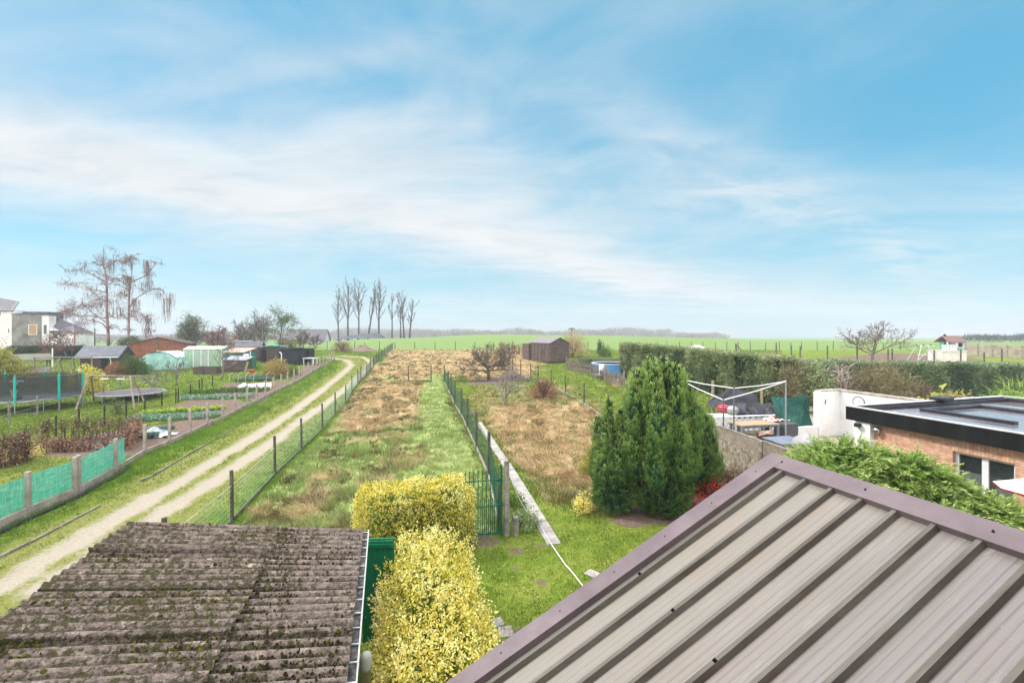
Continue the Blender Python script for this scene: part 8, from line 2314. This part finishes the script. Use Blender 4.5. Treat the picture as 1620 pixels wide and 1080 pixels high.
# ================================================================== FAR BACKGROUND
# farm with a long slate roof
D = 150.0; k = D / F; c = at_d(487, D)
t = thing('farmhouse', 'long farm building with a wide slate roof and pale gable beyond the field', 'farmhouse', c, .12)
rz_ = EYE - (521.5 - HY) * k - c[2]; ez = EYE - (538 - HY) * k - c[2]
gable(t, 12.5, 7, ez, rz_, M_PALE, M_SLATE, 'x', .4, .2)
windowp(t, 6.25, -1, .6, 1.2, 1.4, axis='y', face=1) if False else None
for x_ in (-3, 0, 3): windowp(t, x_, -3.5, ez - 1.6, 1.0, 1.2)
c = at_d(466, 138); o = thing('brick_barn', 'low red brick barn in front of the farm roof', 'barn', c, .12)
gable(o, 7, 4, 1.6, 2.6, mat('far_brick', [(.24, .10, .075), (.32, .15, .11)], 2, .9), M_SLATE, 'x', .3)
# silage clamp
c = at_d(570, 140); mb = MB(); vs = []; fs = []
prof = [(-7.5, 0), (-5.5, .7), (-3, 1.3), (1, 1.75), (5, 2.1), (6.5, 1.6), (8, .2)]
for i, s in enumerate((0, 1, 1, 0)):
    for (a, h) in prof: vs.append((a, -3 + 2 * i, max(-.6, h * (1 if s else .25)) ))
n = len(prof); fs = [(i * n + j, i * n + j + 1, (i + 1) * n + j + 1, (i + 1) * n + j) for i in range(3) for j in range(n - 1)]
o = mb.add(vs, fs).build('silage_mound', mat('silage_cover', [(.045, .06, .075), (.075, .095, .11)], 1, .5), loc=c, smooth=True); tag(o, 'long dark covered silage mound under the poplars', 'silage mound')
# far woods: bare twiggy trees in masses
def wood(label, px0, px1, d0, d1, tops, seed, n, lm):
    """tops: list of (px, py) skyline"""
    rng = np.random.default_rng(seed)
    mb = MB(); tx_ = [a for a, b in tops]; ty_ = [b for a, b in tops]
    P = []
    for i in range(n):
        px = rng.uniform(px0, px1); d = rng.uniform(d0, d1); x = (px - CX) / F * d; z = h1(x, d)
        zt = EYE - (np.interp(px, tx_, ty_) - HY) / F * d
        H = max(1.5, (zt - z) * rng.uniform(.72, 1.0)); H0 = max(0, 0)
        mb.tube([(x, d, z), (x + rng.normal(0, .2), d, z + H * .5), (x + rng.normal(0, .4), d, z + H)], [.22, .16, .06], 3, cap=False)
        m = 46
        t_ = rng.random(m); q = np.stack([x + rng.normal(0, 1, m) * (.5 + 1.6 * np.sin(np.pi * np.clip(t_, .05, .95))), d + rng.normal(0, 1.2, m), z + H * (.25 + .75 * t_)], 1)
        P.append(q)
    P = np.concatenate(P); m = len(P)
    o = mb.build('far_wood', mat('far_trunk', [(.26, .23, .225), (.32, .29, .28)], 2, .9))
    V, Fq, vv = leafquads(rng, P, rng.normal(0, .4, (m, 3)) + np.array([0, 0, 1]), rng.uniform(1.0, 2.2, m), .16, rng.random(m), .4)
    o2 = link('crowns', npmesh('crowns', V, Fq, {'v': ('FLOAT', vv)}), lm, o)
    tag(o, label, 'wood', kind='stuff')
L_FAR = leafmat('far_twig', [(.23, .20, .20), (.31, .275, .27), (.37, .33, .32)], .1)  # twig and trunk colours lightened in place of distance haze
wood('hazy bare wood on the horizon behind the poplars', 520, 790, 260, 340, [(520, 524), (545, 519), (580, 518), (620, 521), (650, 520), (665, 520), (690, 522), (720, 521), (760, 523), (790, 525)], 201, 420, L_FAR)
wood('hazy low wood on the skyline left of the brown shed', 790, 960, 270, 350, [(790, 525), (805, 519.5), (830, 519.5), (860, 525), (890, 524.5), (920, 522), (950, 522.5), (960, 521)], 202, 300, L_FAR)
wood('hazy wood on the skyline above the tall hedge', 958, 1150, 270, 350, [(958, 521), (975, 518.5), (1000, 518), (1020, 520.5), (1035, 524.5), (1040, 521), (1060, 520.5), (1065, 526.5), (1100, 528.5), (1120, 528.5), (1132, 526.5), (1143, 529), (1150, 532)], 203, 300, L_FAR)
wood('pale hazy trees behind the birches and sheds', 60, 520, 170, 260, [(60, 540), (110, 540), (160, 532), (220, 533), (300, 530), (340, 526), (420, 527), (450, 526), (520, 529)], 204, 420, L_FAR)
wood('faint treeline at the far right behind the playhouse', 1530, 1760, 150, 190, [(1530, 539), (1560, 537.5), (1590, 536), (1604, 533), (1620, 533), (1760, 532)], 205, 160, leafmat('far_green', [(.05, .07, .05), (.10, .12, .08)], .1))
# rear boundary scrub behind sheds
for i, (px, d, r, h, l) in enumerate(((283, 60, 2.0, 2.2, 'scrubby dark bush at the right end of the red brown shed'), (365, 60, 2.6, 2.4, 'brown scrub behind the rusty lean-to'), (455, 64, 2.2, 2.0, 'mixed scrub behind the black timber shed'), (130, 59, 1.6, 1.6, 'scrub between the clipped hedge and dark shed'))):
    c = at_d(px, d); small_shrub('scrub', l, c, r, h, 520, L_OLIVE if i != 1 else L_BROWN, 210 + i, .16, 6, 0, .8, stems=30)
# bird in the sky
mb = MB(); mb.add([(0, -.25, 0), (.06, 0, .05), (0, .25, 0), (-.06, 0, .05), (.55, .05, .12), (-.55, .05, .10), (.2, .12, .05), (-.2, .12, .05), (0, 0, -.06)], [(0, 1, 3), (1, 2, 3), (0, 8, 1), (0, 3, 8), (8, 2, 1), (8, 3, 2), (1, 4, 6), (3, 7, 5)])
o = mb.build('bird', M_PLASTIC, loc=tuple(P3(218, 402, 60))); tag(o, 'small dark bird flying right of the birches', 'bird')
# ------------------------------------------------------------------ haze
mb = MB(); mb.b0(-420, 420, -15, 420, -8, 26)
m = bpy.data.materials.new('haze'); m.use_nodes = True
nt = m.node_tree; nt.nodes.remove(nt.nodes['Principled BSDF'])
v = nn(nt, 'ShaderNodeVolumePrincipled'); v.inputs['Color'].default_value = (.86, .93, 1.0, 1); v.inputs['Density'].default_value = .0008; v.inputs['Anisotropy'].default_value = 0
nt.links.new(v.outputs[0], nt.nodes['Material Output'].inputs['Volume'])
HAZE = True
if HAZE:
    o = mb.build('haze', m); tag(o, kind='stuff')
SC.cycles.volume_bounces = 0
SC.cycles.max_bounces = 6; SC.cycles.diffuse_bounces = 3; SC.cycles.transparent_max_bounces = 12; SC.cycles.transmission_bounces = 4
